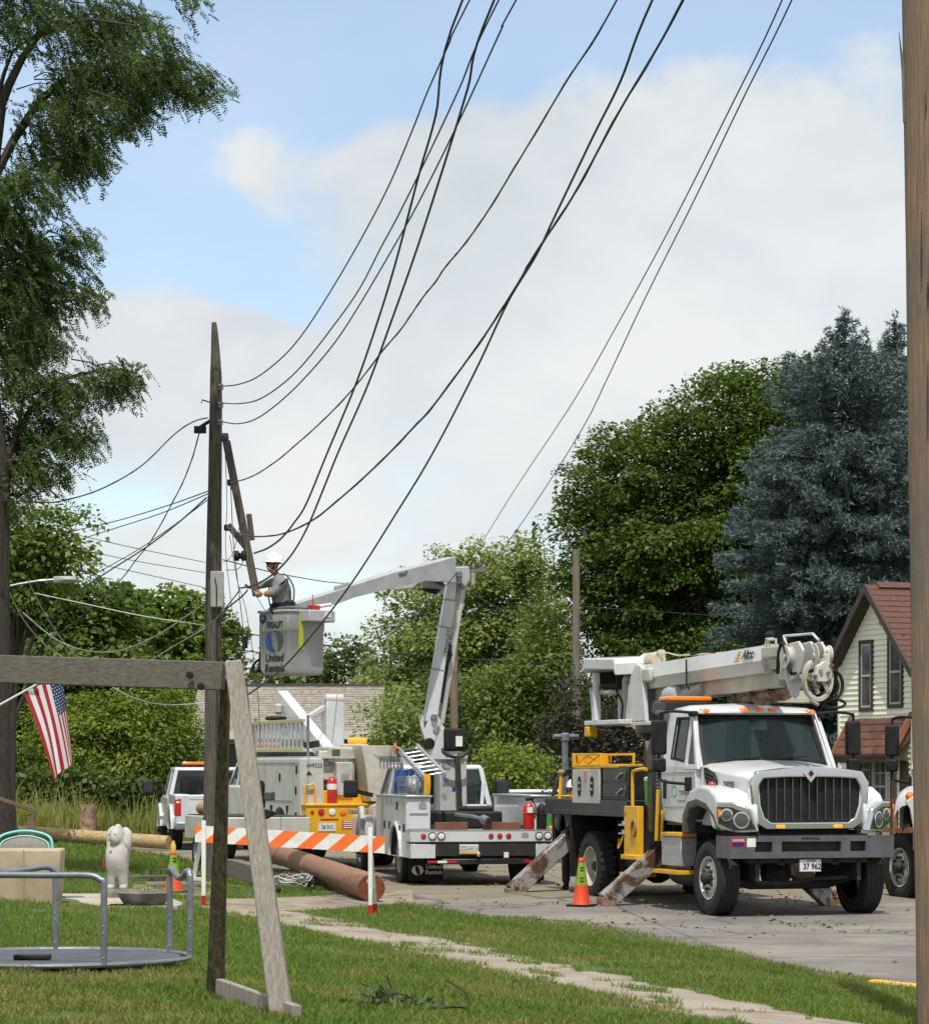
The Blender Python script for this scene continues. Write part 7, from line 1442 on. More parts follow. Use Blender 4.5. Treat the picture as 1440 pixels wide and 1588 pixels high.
    m = MB(); c = loc(665, 1153, Yt-.31); m.at(Matrix.Translation(c) @ Matrix.Rotation(R(90-17)+0, 4, 'Z').to_3x3().to_4x4()); m.at(Matrix.Translation(c)); disc(m, (0, 0, 0), .10, 0, .03); part('turret_hole', m, black, tr)
    m = MB(); c = loc(677, 1131, Yt-.31); m.prism([(c.y, c.z-.09), (c.y+.07, c.z), (c.y, c.z+.09), (c.y-.07, c.z)], 0, c.x-.01, c.x+.012); part('turret_emblem', m, inkg, tr)
    for q in ((673, 1112),): m = MB(); disc(m, tuple(loc(*q, Yt-.33)), .06, 0, .04); part('pivot_pin', m, galv, tr)
    cc = loc(702, 1147, Yt-.2); m = MB(); m.box(cc.x-.2, cc.x+.15, cc.y-.18, cc.y+.19, cc.z-.2, cc.z+.2); cb = part('control_cover', m, black, root, bevel=.04, seg=3); m = MB(); m.box(cc.x+.15, cc.x+.17, cc.y+.02, cc.y+.14, cc.z-.12, cc.z+.06); part('placard', m, refl_w, cb)
    A0, A1 = loc(666, 1120, Yt-.05), loc(703, 885, Yt-.05); m = MB(); m.beam(A0, A1, .24, .24, (1, 0, 0), .17, .2); lb = part('lower_boom', m, white, root, bevel=.02)
    for f in (.34, .62, .8): q0 = A0.lerp(A1, f); q1 = A0.lerp(A1, f+.012); m = MB(); m.beam(q0, q1, .245-.07*f, .247-.04*f, (1, 0, 0)); part('boom_band', m, inkg, lb)
    q = A0.lerp(A1, .52); lettering('VERSALIFT', .12, ink, lb, frame3(q + rot @ Vector((.09, -.12, 0)), (A1-A0), rot @ Vector((-.5, -.85, 0))), sx=.9)
    B0, B1 = loc(684, 1122, Yt+.08), loc(717, 912, Yt+.0); m = MB(); m.beam(B0, B1, .10, .11, (1, 0, 0)); lk = part('leveling_link', m, whited, root, bevel=.015); m = MB(); m.beam(loc(682, 1090, Yt-.02), loc(698, 1000, Yt-.02), .06, .08, (1, 0, 0)); part('lift_cylinder', m, black, lk)
    m = MB(); m.tube([tuple(loc(690, 1035, Yt-.1)), tuple(loc(699, 1015, Yt-.12)), tuple(loc(696, 1003, Yt-.1))], .035, 6); part('hose', m, black, lk)
    el = plate([(699, 879), (727, 878), (729, 898), (721, 912), (712, 900), (703, 899)], Yt-.22, .42, 'elbow', greyp, root, .02)
    m = MB(); c = loc(711, 890, Yt-.25); disc(m, tuple(c), .06, 0, .03); m.tube([tuple(loc(708, 930, Yt-.1)), tuple(loc(712, 905, Yt-.1))], .04, 8); part('elbow_pin', m, galv, el)
    # upper boom tapers from the elbow to the bucket
    C0 = loc(704, 878, Yt-.35); C1 = loc(458, 943, 46.95); top0, bot0 = loc(696, 863, Yt-.35), loc(696, 903, Yt-.35); d = (C1-C0).normalized(); sd = d.cross(Vector((0, 0, 1))).normalized()*.13
    q = lambda px_, t, bt, Y, k: [tuple(loc(px_, t, Y) - sd*k), tuple(loc(px_, t, Y) + sd*k), tuple(loc(px_, bt, Y) + sd*k), tuple(loc(px_, bt, Y) - sd*k)]
    m = MB(); yb = lambda px_: Yt-.35 + (46.95-(Yt-.35))*(696-px_)/(696-455); m.loft([q(px_, t, bt, yb(px_), k) for px_, t, bt, k in ((697, 864, 903, 1), (650, 877, 901, 1), (600, 889, 912, 1), (540, 908, 927, .9), (517, 916, 936, .85), (455, 936, 951, .8))]); ub = part('upper_boom', m, greyp, root)
    lettering('VERSALIFT', .10, ink, ub, frame3(loc(615, 891.5, yb(615)) - sd*1.02*(1 if sd.x < 0 else -1) if 0 else (loc(615, 891.5, yb(615)) + (sd if (sd.x > 0) else -sd)*1.03), loc(640, 884, yb(640))-loc(600, 896, yb(600)), (0, 0, 1)), sx=.62)
    pl_ = plate([(600, 908), (612, 915), (640, 912), (650, 903), (660, 915), (688, 922), (690, 905), (650, 898)], Yt-.5, .22, 'boom_linkage', whited, ub)
    plate([(655, 888), (690, 905), (690, 911), (652, 893)], Yt-.6, .1, 'link_arm', darkg, pl_); plate([(655, 911), (684, 914), (676, 922), (650, 914)], Yt-.55, .12, 'hydraulic_block', black, pl_)
    m = MB(); m.tube([tuple(loc(520, 914, yb(520))), tuple(loc(528, 908, yb(528)))], .02, 6); m.beam(loc(519, 912, yb(519)), loc(540, 905, yb(540)), .03, .05); part('boom_bracket', m, greyp, ub)
    # bucket: local frame turned so that two faces show
    c = rot @ (BK_C - Vector((.36, 48.3, .16))); kf = Vector((math.sin(R(45)), -math.cos(R(45)), 0)); kl = Vector((math.cos(R(45)), math.sin(R(45)), 0)); f = rot @ kf; l = rot @ kl
    B = Matrix(((f.x, l.x, 0, c.x), (f.y, l.y, 0, c.y), (0, 0, 1, c.z), (0, 0, 0, 1)))
    # in B: corner nearest the camera at the origin, the logo face runs to -x, the right face to +y
    H = 1.0; w1, w2 = .69, .77
    def rect(x0, x1, y0, y1, z): return [(x0, y0, z), (x1, y0, z), (x1, y1, z), (x0, y1, z)]
    m = MB().at(B); o = [rect(-w1+.05, -.03, .03, w2-.05, 0), rect(-w1, 0, 0, w2, .10), rect(-w1, 0, 0, w2, .70), rect(-w1-.01, .01, -.01, w2+.01, .715), rect(-w1-.012, .012, -.012, w2+.012, H)]
    i_ = [rect(-w1+.03, -.03, .03, w2-.03, H), rect(-w1+.03, -.03, .03, w2-.03, .06)]; m.loft(o + i_); bk = part('bucket', m, greyp, root, bevel=.025, seg=3)
    m = MB().at(B); m.ring([(-w1-.03, -.03), (.03, -.03), (.03, w2+.03), (-w1-.03, w2+.03)], [(-w1+.03, .03), (-.03, .03), (-.03, w2-.03), (-w1+.03, w2-.03)], 2, H, H+.045); part('bucket_rim', m, greyp, bk, bevel=.012)
    FM = lambda x, z: B @ frame3((x, -.016, z), (1, 0, 0), (0, 0, 1)); FL = lambda x, z: B @ frame3((x, -.0055, z), (1, 0, 0), (0, 0, 1))
    lettering('VERSALIFT', .15, ink, bk, FM(-.32, .80), sx=.58, bold=.003); ring_mark(bk, FL(-.33, .545), .215)
    lettering('United\nRentals', .175, ink, bk, FL(-.33, .19), sx=.92, shear=.15, bold=.0035)
    m = MB().at(B); m.prism([(-.68, .97), (-.52, .97), (-.52, .88), (-.60, .82), (-.68, .88)], 1, -.018, -.014); sd_ = part('badge', m, navy, bk); lettering('V', .09, inkw, sd_, FM(-.60, .91) @ Matrix.Translation((0, 0, .004)))
    m = MB().at(B); m.box(-.05, .24, .24, .80, H-.15, H+.04); tb = part('tool_tray', m, greyp, bk, bevel=.02); m = MB().at(B); m.box(.241, .246, .56, .70, H-.07, H+.01); part('placard', m, refl_w, tb)
    m = MB().at(B); m.box(.0, .03, .22, .30, .42, H+.02); part('yellow_strap', m, mat('lime_strap', (.42, .42, .05), .7), bk)
    m = MB().at(B); m.tube([(-.5, .02, H+.06), (-.05, .02, H+.08), (.02, .4, H+.08)], .02, 8); part('rim_pipe', m, galv, bk)
    m = MB().at(B); m.box(-w1-.14, -w1, .1, .5, .36, .80); part('side_pouch', m, greyp, bk, bevel=.02)
    m = MB().at(B); m.tube(catmull([Vector(q) for q in [(-w1-.02, .1, .30), (-w1-.16, .05, .22), (-w1-.22, .03, .1), (-w1-.08, .0, .06), (-w1+.0, .05, .18)]], 4), .022, 8); m.box(-w1-.05, -w1+.03, .02, .12, .05, .36); part('hose', m, black, bk)
    m = MB().at(B); m.tube([(-.1, .35, H+.06), (.2, .75, H+.14)], .03, 8); tl = part('tool_tube', m, trimw2, tb); m = MB().at(B); m.box(-.02, .14, .4, .56, H+.03, H+.12); m.tube([(.05, .48, H+.1), (.05, .48, H+.30)], .01, 5); part('red_tool', m, red, tb, bevel=.02)
    m = MB().at(B); m.box(-.55, -.35, w2-.01, w2+.12, .5, .8); part('bucket_mount', m, greyp, bk, bevel=.03)
    # cab
    zs = pickup_cab(root, -3.75, -6.2, .88, .55, 2.02, white)
    for s in (-1, 1):
        mirror(root, -5.55, s*1.42, 1.58, s, .26, .32)
        m = MB(); m.prism(arch_poly(-7.4, -5.75, .55, 1.08, -6.5, .46, .5), 1, s*.95, s*1.12); part('fender', m, white, root, bevel=.05)
        m = MB(); m.prism([(-5.9, .5), (-5.8, 1.0), (-5.95, 1.26), (-6.2, 1.24), (-6.1, .95), (-6.1, .5)], 1, s*1.1, s*1.2); part('fender_flare', m, greyp, root, bevel=.03)
        wheel(root, -6.5, s*1.0, .43, .24, s, alu, 'steer')
    # ladder rack on the left compartment
    m = MB(); m.tube([(-2.5, -1.0, 1.5), (-2.5, -1.0, 2.05)], .03, 8); m.tube([(-.9, -1.0, 1.5), (-.9, -1.0, 1.75)], .025, 8); part('rack_post', m, galv, root)
    m = MB()
    for s in range(5): m.tube([(-3.3, -1.25, 2.08+.02*s), (-2.9, -.95, 2.08+.02*s)], .008, 5)
    for s in range(6): m.tube([(-3.25+.07*s, -1.25+.05*s, 1.95), (-3.25+.07*s, -1.25+.05*s, 2.18)], .012, 5)
    part('hook_rack', m, galv, root)
ur()
def world_of(root, p): return Vector(root.location) + Matrix.Rotation(root.rotation_euler.z, 3, 'Z') @ Vector(p)
def on(root, name, label, cat, p, group=None): return thing(name, label, cat, tuple(world_of(root, p)), root.rotation_euler.z, group)
def ur_load():
    root = on(UR, 'ladder', 'aluminium ladder slanting down over the blue drums on the bucket truck', 'ladder', (-2.0, -1.0, 1.9)); m = MB()
    a, b = Vector((-1.2, .06, .40)), Vector((1.25, .10, -.10)); wv = Vector((0, .34, .05))
    for q in (0, 1): m = MB(); m.beam(a+wv*q, b+wv*q, .05, .09); m.build('rail', alu, root, bevel=.005)
    for k in range(8): m = MB(); p = a.lerp(b, (k+.5)/8); m.tube([tuple(p), tuple(p+wv)], .018, 6); m.build('rung', alu, root)
    m = MB(); m.prism([(-1.3, .30), (-1.3, .50), (-1.0, .40)], 1, .0, .03); m.build('orange_flag', refl_o, root)
    for k, (x, y, lab) in enumerate(((-2.55, -.98, 'blue plastic drum nearest the left edge of the compartment top'), (-2.1, -.80, 'blue plastic drum behind the grey rack post'))):
        r = on(UR, 'drum', lab, 'drum', (x, y, 1.505), 'blue drums on the bucket truck'); m = MB(); m.lathe([(.13, 0), (.14, .02), (.14, .17), (.147, .19), (.14, .21), (.14, .40), (.13, .43), (0, .43)], 20); m.build('barrel', blue, r, smooth=40); m = MB(); m.lathe([(.142, .24), (.146, .25), (.142, .26)], 20); m.build('band', galv, r)
    r = on(UR, 'wire_basket', 'wire basket full of clear bags on the bucket truck compartment', 'basket', (-1.2, -1.03, 1.505)); m = MB()
    for z in (.02, .16, .30): m.tube([(-.45, -.18, z), (.45, -.18, z), (.45, .18, z), (-.45, .18, z), (-.45, -.18, z)], .008, 5)
    for k in range(9): m.tube([(-.45+.1125*k, -.18, 0), (-.45+.1125*k, -.18, .3)], .006, 4); m.tube([(-.45+.1125*k, .18, 0), (-.45+.1125*k, .18, .3)], .006, 4)
    for y in (-.09, 0, .09): m.tube([(.45, y, 0), (.45, y, .3)], .006, 4)
    m.build('basket', galv, r); J = {'a': (-.3, 0, .14, .13), 'b': (-.05, .02, .17, .15), 'c': (.2, -.02, .15, .14), 'd': (.33, .03, .12, .1), 't': (.05, 0, .33, .06)}
    skin_body('bags', J, [('a', 'b'), ('b', 'c'), ('c', 'd'), ('b', 't')], mat('cloudy_plastic', (.34, .35, .35), .3, col2=(.18, .19, .19), scale=9, bump=.6, bscale=12), r, 'b', 2)
    m = MB(); 
    for k in range(5): m.tube(catmull([Vector(q) for q in [(0, .02*k, .02), (.02, .02*k+.01, -.15), (0, .02*k, -.32), (-.02, .02*k+.01, -.15), (0, .02*k+.01, .02)]], 4), .012, 6)
    o = m.build('rope_hank', yellow); o.location = world_of(UR, (-.62, -.93, 1.84)); o.rotation_euler = UR.rotation_euler; tag(o, 'hank of yellow rope hanging at the end of the wire basket', 'rope')
    for y0, y1, lab in ((-.84, -.30, 'reddish board lying in the truck bed, left of the grey pipe'), (-.02, .60, 'reddish board lying in the truck bed, right of the grey pipe')):
        m = MB(); m.box(-.06, .06, y0, y1, 0, .13); o = m.build('board', mat('red_board', (.20, .085, .05), .8, col2=(.15, .06, .04), scale=6), bevel=.006); o.location = world_of(UR, (-.12, 0, .93)); o.rotation_euler = UR.rotation_euler; tag(o, lab, 'board', 'boards across the truck bed')
    r = on(UR, 'pipe_tool', 'grey pipe tool with a wide mouth lying across the boards', 'tool', (-.2, -.1, 1.06)); m = MB(); m.tube([(-.5, -.28, .12), (-.1, -.05, .09), (.12, .08, .04)], .03, 10); m.tube([(.08, .07, .05), (.22, .13, .01)], .075, 14); m.build('pipe', galv, r, smooth=50); m = MB(); m.lathe([(0, 0), (.06, 0), (.06, .004), (0, .004)], 14, (.226, .132, .008), 0); m.build('mouth', black, r)
    for (x, y, h, rr, mm, nm, lab) in ((-.12, .75, .46, .095, red, 'fire_extinguisher', 'red fire extinguisher standing on the bucket truck tail shelf'), (-.12, .97, .44, .085, black, 'gas_bottle', 'black gas bottle standing right of the red extinguisher')):
        r = on(UR, nm, lab, 'extinguisher' if mm is red else 'bottle', (x, y, .93)); m = MB(); m.lathe([(rr*.95, 0), (rr, .02), (rr, h*.55), (rr*1.08, h*.56), (rr*1.08, h*.62), (rr, h*.63), (rr, h*.82), (rr*.6, h*.93), (rr*.3, h), (0, h)], 18); m.build('cylinder', mm, r, smooth=40)
        m = MB(); m.beam((0, -.05, h+.04), (0, .08, h+.06), .03, .05); m.tube([(0, .05, h+.03), (0, .12, h-.06), (0, .11, h*.4)], .012, 6); m.build('valve', black if mm is red else galv, r)
        if mm is red: m = MB(); m.box(rr*.9, rr+.012, -.045, .045, h*.62, h*.82); m.build('label', refl_w, r)
    r = on(UR, 'yellow_jack', 'yellow tool with green base standing at the tail shelf right end', 'tool', (-.12, 1.16, .93)); m = MB(); m.box(-.06, .06, -.02, .09, .05, .36); m.box(-.06, .06, -.08, .09, .0, .06); m.build('frame', yellow, r, bevel=.01); m = MB(); m.box(-.07, .02, -.12, -.03, .06, .34); m.build('green_part', green, r, bevel=.01); m = MB(); m.tube([(.08, .04, .1), (.10, .045, -.15)], .008, 5); m.build('cord', yellow, r)
ur_load()

# second bucket truck behind, with its boom folded
S2 = vehicle('bucket_truck', 'older white bucket truck with folded boom and yellow tail, behind the barricade', 'truck', (-1.96, 56.0, .19), 20)
def second():
    root = S2; HW = 1.16; off = lambda px_, py, x: None
    m = MB(); m.prism(arch_poly(-4.6, -.32, .62, 2.12, -1.75, .56, .6), 1, -HW, -.72); sb = part('side_compartment', m, whited, root, bevel=.015)
    m = MB(); m.prism(arch_poly(-4.6, -.32, .62, 2.12, -1.75, .56, .6), 1, .72, HW); part('side_compartment', m, whited, root, bevel=.015)
    m = MB(); ys = -HW-.003
    for x in (-.8, -2.75, -3.6): m.beam((x, ys, .7 if x < -2.5 or x > -1 else 1.3), (x, ys, 2.05), .008, .018, (1, 0, 0))
    m.beam((-2.75, ys, 1.30), (-.8, ys, 1.30), .008, .018, (0, 1, 0)); m.beam((-4.5, ys, 2.04), (-.4, ys, 2.04), .008, .018, (0, 1, 0)); part('door_seam', m, inkg, sb)
    for x, z in ((-.6, 1.5), (-.6, 1.0), (-1.7, 1.75), (-3.2, 1.6), (-2.9, 1.1), (-.55, 1.9)): m = MB(); m.box(x-.04, x+.04, -HW-.02, -HW, z-.08, z+.08); part('latch', m, black, sb, bevel=.008)
    for x in (-2.3, -1.2): m = MB(); m.prism([(x-.09, 1.2), (x+.09, 1.2), (x, 1.0)], 1, -HW-.012, -HW); part('triangle_mark', m, black, sb)
    m = MB(); m.box(-.32, -.30, -1.14, -.70, .66, 2.10); ep = part('end_panel', m, whited, root); lettering('649325', .12, ink, ep, frame3((-.297, -.88, 1.98), (0, 1, 0), (0, 0, 1)), sx=.9)
    m = MB(); m.prism([(-1.05, 1.80), (-.93, 1.80), (-.99, 1.88)], 0, -.299, -.294); part('warning_triangle', m, ink, ep)
    m = MB(); m.tube(catmull([Vector(q) for q in [(-.28, -1.08, 1.15), (-.26, -1.08, 1.55), (-.24, -1.02, 1.60), (-.24, -.9, 1.58), (-.26, -.88, 1.15)]], 4), .02, 8); part('grab_handle', m, yellow, ep)
    # yellow tail
    m = MB(); m.box(-.3, 0, -1.13, 1.13, .60, 1.22); m.box(-.3, .02, -1.15, 1.15, 1.20, 1.25); m.box(-1.6, -.3, -.7, .7, 1.05, 1.5); tl = part('tail_frame', m, yellow, root, bevel=.012)
    for y, mm, r in ((-1.02, redl, .035), (-.84, redl, .065), (-.62, refl_w, .065), (-.40, amber, .065), (.38, redl, .04), (.55, redl, .04)):
        m = MB(); disc(m, (.008, y, 1.09 if r > .05 or y < -1 else .88), r); part('tail_light', m, mm, tl, smooth=40)
    m = MB(); m.box(0, .006, -.30, .75, 1.06, 1.13); part('light_strip', m, mat('tail_strip', (.12, .09, .07), .4, col2=(.4, .36, .3), scale=9, stretch=(1, 6, 1)), tl)
    m = MB(); m.box(.004, .012, -.90, -.55, .72, .88); pl = part('licence_plate', m, plate_m, tl); lettering('36 913', .10, navy, pl, frame3((.015, -.72, .80), (0, 1, 0), (0, 0, 1)), sx=.8)
    m = MB(); m.box(0, .005, -.85, -.5, .93, .96); m.box(0, .005, -.42, -.15, .76, .93); st = part('sticker', m, redl, tl); m = MB(); 
    for z in (.79, .83, .87, .91): m.box(.005, .008, -.40, -.17, z-.012, z+.008)
    part('sticker_lines', m, refl_w, st)
    m = MB(); m.box(.0, .01, .15, .62, .66, .92); part('recess', m, black, tl, bevel=.03); m = MB(); m.tube(catmull([Vector((.03, -.75+.06*k, .64+.02*math.sin(k*2))) for k in range(9)], 3), .02, 6); part('chain', m, rust, tl)
    m = MB(); m.box(-7.6, -.3, -.5, -.36, .6, .85); m.box(-7.6, -.3, .36, .5, .6, .85); m.box(-4.5, -.4, -.7, .7, .8, 1.0); part('chassis', m, chas, root)
    for s in (-1, 1):
        for y in (1.0, .72): wheel(root, -1.75, s*y, .48, .25, s, whited, 'drive')
        wheel(root, -6.3, s*1.0, .48, .26, s, whited, 'steer')
    # cab
    pickup_cab(root, -4.75, -6.1, 1.05, .75, 2.35, whited); mirror(root, -5.9, -1.38, 1.9, -1, .2, .4)
    m = MB(); m.box(-5.4, -5.1, -.85, -.15, 2.40, 2.48); part('light_bar', m, amber, root, bevel=.03)
    m = MB(); m.box(-4.6, -.35, -1.1, 1.1, 2.12, 2.16); part('body_top', m, whited, root)
    b = Vector(root.location); rot = Matrix.Rotation(-(R(20)-R(90)), 3, 'Z'); loc = lambda px_, py, Y: rot @ (Vector(W(px_, py, Y)) - b)
    # extinguisher and control column
    m = MB(); m.lathe([(.09, 0), (.095, .02), (.095, .42), (.05, .5), (.02, .52)], 16, (-.2, -.56, 1.25)); ex = part('extinguisher', m, red, root, smooth=40); m = MB(); m.lathe([(.098, .27), (.098, .38)], 16, (-.2, -.56, 1.25)); part('extinguisher_label', m, refl_w, ex)
    m = MB(); m.box(-.55, -.25, -.44, -.12, 1.4, 2.05); cc = part('control_column', m, whited, root, bevel=.02); m = MB(); m.box(-.249, -.243, -.36, -.2, 1.66, 1.82); part('placard', m, inkg, cc)
    # boom: lower arm leaning back left, upper arm folded behind
    Y0 = 57.0
    def arm(a, b_, w, h, name, mm, par, upv=(1, 0, 0)): m = MB(); m.beam(loc(*a), loc(*b_), w, h, upv, w*.95, h*.95); return part(name, m, mm, par, bevel=.02)
    up = arm((513, 1176, 56.6), (437, 1082, 59.2), .24, .34, 'upper_boom', white, root, (0, 0, 1))
    arm((515, 1168, 58.6), (517, 1084, 59.0), .40, .34, 'lower_boom', greyp, root)
    arm((470, 1118, 58.6), (503, 1097, 58.9), .12, .12, 'boom_cylinder', whited, root, (0, 0, 1))
    m = MB(); q = loc(518, 1084, 58.9); m.lathe([(.05, -.2), (.10, -.18), (.10, .18), (.05, .2)], 14, tuple(q), 1); part('boom_pin', m, whited, root, smooth=40)
    q = loc(428, 1114, 58.8); m = MB(); m.lathe([(.03, -.05), (.20, -.04), (.22, .0), (.20, .04), (.03, .05)], 16, tuple(q)); m.tube([tuple(q), tuple(loc(440, 1120, 58.9))], .06, 8); jb = part('jib_winch', m, black, up); m = MB(); m.lathe([(.05, 0), (.08, .05), (.08, .18), (.04, .22)], 12, tuple(loc(432, 1108, 58.8))); m.lathe([(.08, -.2), (.1, -.1), (.06, 0)], 12, tuple(loc(440, 1125, 58.8))); part('jib_head', m, whited, jb)
    m = MB(); q = loc(505, 1190, 56.4); m.box(q.x-.15, q.x+.15, q.y-.17, q.y+.17, q.z-.25, q.z+.32); part('boom_rest', m, whited, root, bevel=.02); m = MB(); m.ring([(q.y-.09, q.z+.02), (q.y+.05, q.z+.02), (q.y+.05, q.z+.2), (q.y-.09, q.z+.2)], [(q.y-.06, q.z+.05), (q.y+.02, q.z+.05), (q.y+.02, q.z+.17), (q.y-.06, q.z+.17)], 0, q.x+.15, q.x+.156); part('square_mark', m, inkg, root)
    # turret and big upright bucket
    q = loc(549, 1205, 56.9); m = MB(); m.box(q.x-.2, q.x+.2, q.y-.22, q.y+.2, q.z-.55, q.z+.3); part('turret_gap_shade', m, black, root, bevel=.03)  # black block added as the shaded gap between turret and bucket
    q = loc(535, 1215, 56.6); m = MB(); m.prism([(q.y-.26, q.z-.9), (q.y+.1, q.z-.9), (q.y+.12, q.z+.7), (q.y-.42, q.z+.72), (q.y-.44, q.z+.42), (q.y-.22, q.z+.38)], 0, q.x-.3, q.x+.3); tu = part('turret', m, cream, root, bevel=.04, seg=3); m = MB(); m.box(q.x+.3, q.x+.31, q.y-.36, q.y-.2, q.z+.48, q.z+.66); m.prism([(q.y-.16, q.z-.5), (q.y+.08, q.z-.5), (q.y+.08, q.z-.25), (q.y-.16, q.z-.25)], 0, q.x+.29, q.x+.312); part('turret_cutout', m, darkg, tu, bevel=.01)
    m = MB(); m.lathe([(0, -.16), (.2, -.14), (.22, 0), (.2, .14), (0, .16)], 18, tuple(loc(519, 1193, 56.5)), 1); part('boom_pivot', m, cream, root, smooth=40)
    q = loc(578, 1190, 56.2); m = MB(); rr_ = lambda x0, x1, z: [(q.x-.35, q.y+x0, q.z+z), (q.x+.33, q.y+x0, q.z+z), (q.x+.33, q.y+x1, q.z+z), (q.x-.35, q.y+x1, q.z+z)]; m.loft([rr_(-.14, .28, -.66), rr_(-.2, .34, -.5), rr_(-.26, .36, .05), rr_(-.32, .38, .32), rr_(-.32, .38, .42)] + [[(x*.94+q.x*.06, y*.94+q.y*.06, z) for x, y, z in rr_(-.32, .38, .42)], [(x*.94+q.x*.06, y*.94+q.y*.06, z) for x, y, z in rr_(-.26, .36, .0)]]); bu = part('bucket', m, cream, root, bevel=.04, seg=3); m = MB(); m.prism([(q.y-.0, q.z+.22), (q.y+.22, q.z+.16), (q.y+.02, q.z+.14), (q.y-.1, q.z+.26)], 0, q.x+.33, q.x+.336); part('bird_mark', m, inkg, bu)
    q = loc(554, 1148, 56.7); m = MB(); m.box(q.x-.06, q.x+.06, q.y-.19, q.y+.19, q.z-.06, q.z+.05); bl = part('beacon', m, amberlit, root, bevel=.04, seg=3); m = MB(); m.box(q.x-.1, q.x+.1, q.y-.32, q.y+.2, q.z-.16, q.z-.07); part('beacon_base', m, whited, bl, bevel=.02)
    m = MB(); m.beam(loc(472, 1157, 56.4), loc(494, 1153, 56.3), .12, .12); part('dark_block', m, chas, root); m = MB(); m.tube([tuple(loc(476, 1191, 56.5)), tuple(loc(488, 1191, 56.4))], .08, 10); part('white_tube', m, trimw2, root); m = MB(); q = loc(493, 1190, 56.4); m.box(q.x-.1, q.x+.1, q.y-.1, q.y+.1, q.z-.12, q.z+.12); part('motor', m, black, root)
second()
def s2_load():
    r = on(S2, 'ladder', 'ladder lying on edge along the side of the older bucket truck', 'ladder', (-2.2, -1.0, 2.26)); m = MB()
    for z in (0, .56): m = MB(); m.box(-2.2, 1.6, -.03, .03, z, z+.07); m.build('rail', mat('fibreglass_rail', (.45, .42, .22), .6) if z == 0 else bpy.data.materials['fibreglass_rail'], r, bevel=.005)
    for k in range(13): m = MB(); m.box(-2.1+k*.29, -2.0+k*.29, -.02, .02, .07, .56); m.build('rung', alu, r)
    for x in (-2.1, 1.6): m = MB(); m.tube([(x, .08, -.14), (x, .08, .7)], .03, 6); m.build('bracket', galv, r)
    # trailer with a black hydraulic motor, in front of the older truck
    tr = vehicle('equipment_trailer', 'low white equipment trailer beside the old utility pole', 'trailer', (-3.55, 53.3, .22), 20); m = MB(); m.box(-3.2, 0, -.8, .75, .55, 1.0); tb = part('tray', m, whited, tr, bevel=.02); m = MB(); m.box(-3.15, -.05, -.75, .7, 1.0, 1.02); part('tray_floor', m, chas, tb)
    for s in (-1, 1): wheel(tr, -1.6, s*.9, .34, .2, s, whited, 'drive')
    m = MB(); m.beam((0, 0, .5), (.9, .05, .42), .1, .1); part('drawbar', m, chas, tr)
    for x, y, n, lab in ((-2.9, -.5, 0, 'tan rolled sack on the trailer beside the utility pole'), (-.9, -.1, 1, 'tan rolled sack on the trailer under the black motor')):
        J = {'a': (-.3, 0, .10, .12), 'b': (0, .03, .12, .14), 'c': (.3, 0, .10, .11)}; rr = on(tr, 'sack', lab, 'sack', (x, y, 1.02), 'sacks on the trailer'); skin_body('roll', J, [('a', 'b'), ('b', 'c')], mat('sackcloth', (.36, .25, .16), .9, col2=(.24, .16, .10), scale=9, bump=.5), rr, 'b', 2)
    mo = thing('hydraulic_motor', 'black hydraulic auger motor standing up on the trailer edge', 'motor', tuple(W(401, 1303, 52.6))); m = MB(); m.lathe([(.03, .0), (.05, .02), (.05, .28), (.11, .36), (.12, .5), (.08, .55), (.12, .6), (.125, .78), (.10, .8), (.11, .85), (.12, 1.02), (.08, 1.08), (0, 1.09)], 14); m.build('body', black, mo, smooth=40)
    m = MB(); m.prism([(-.14, .45), (.16, .38), (.36, .50), (.16, .56), (-.1, .58)], 1, -.1, .1); m.build('bracket', black, mo, bevel=.02); m = MB(); m.box(.10, .30, -.12, .0, .72, .88); m.build('gauge', darkg, mo, bevel=.02)
s2_load()

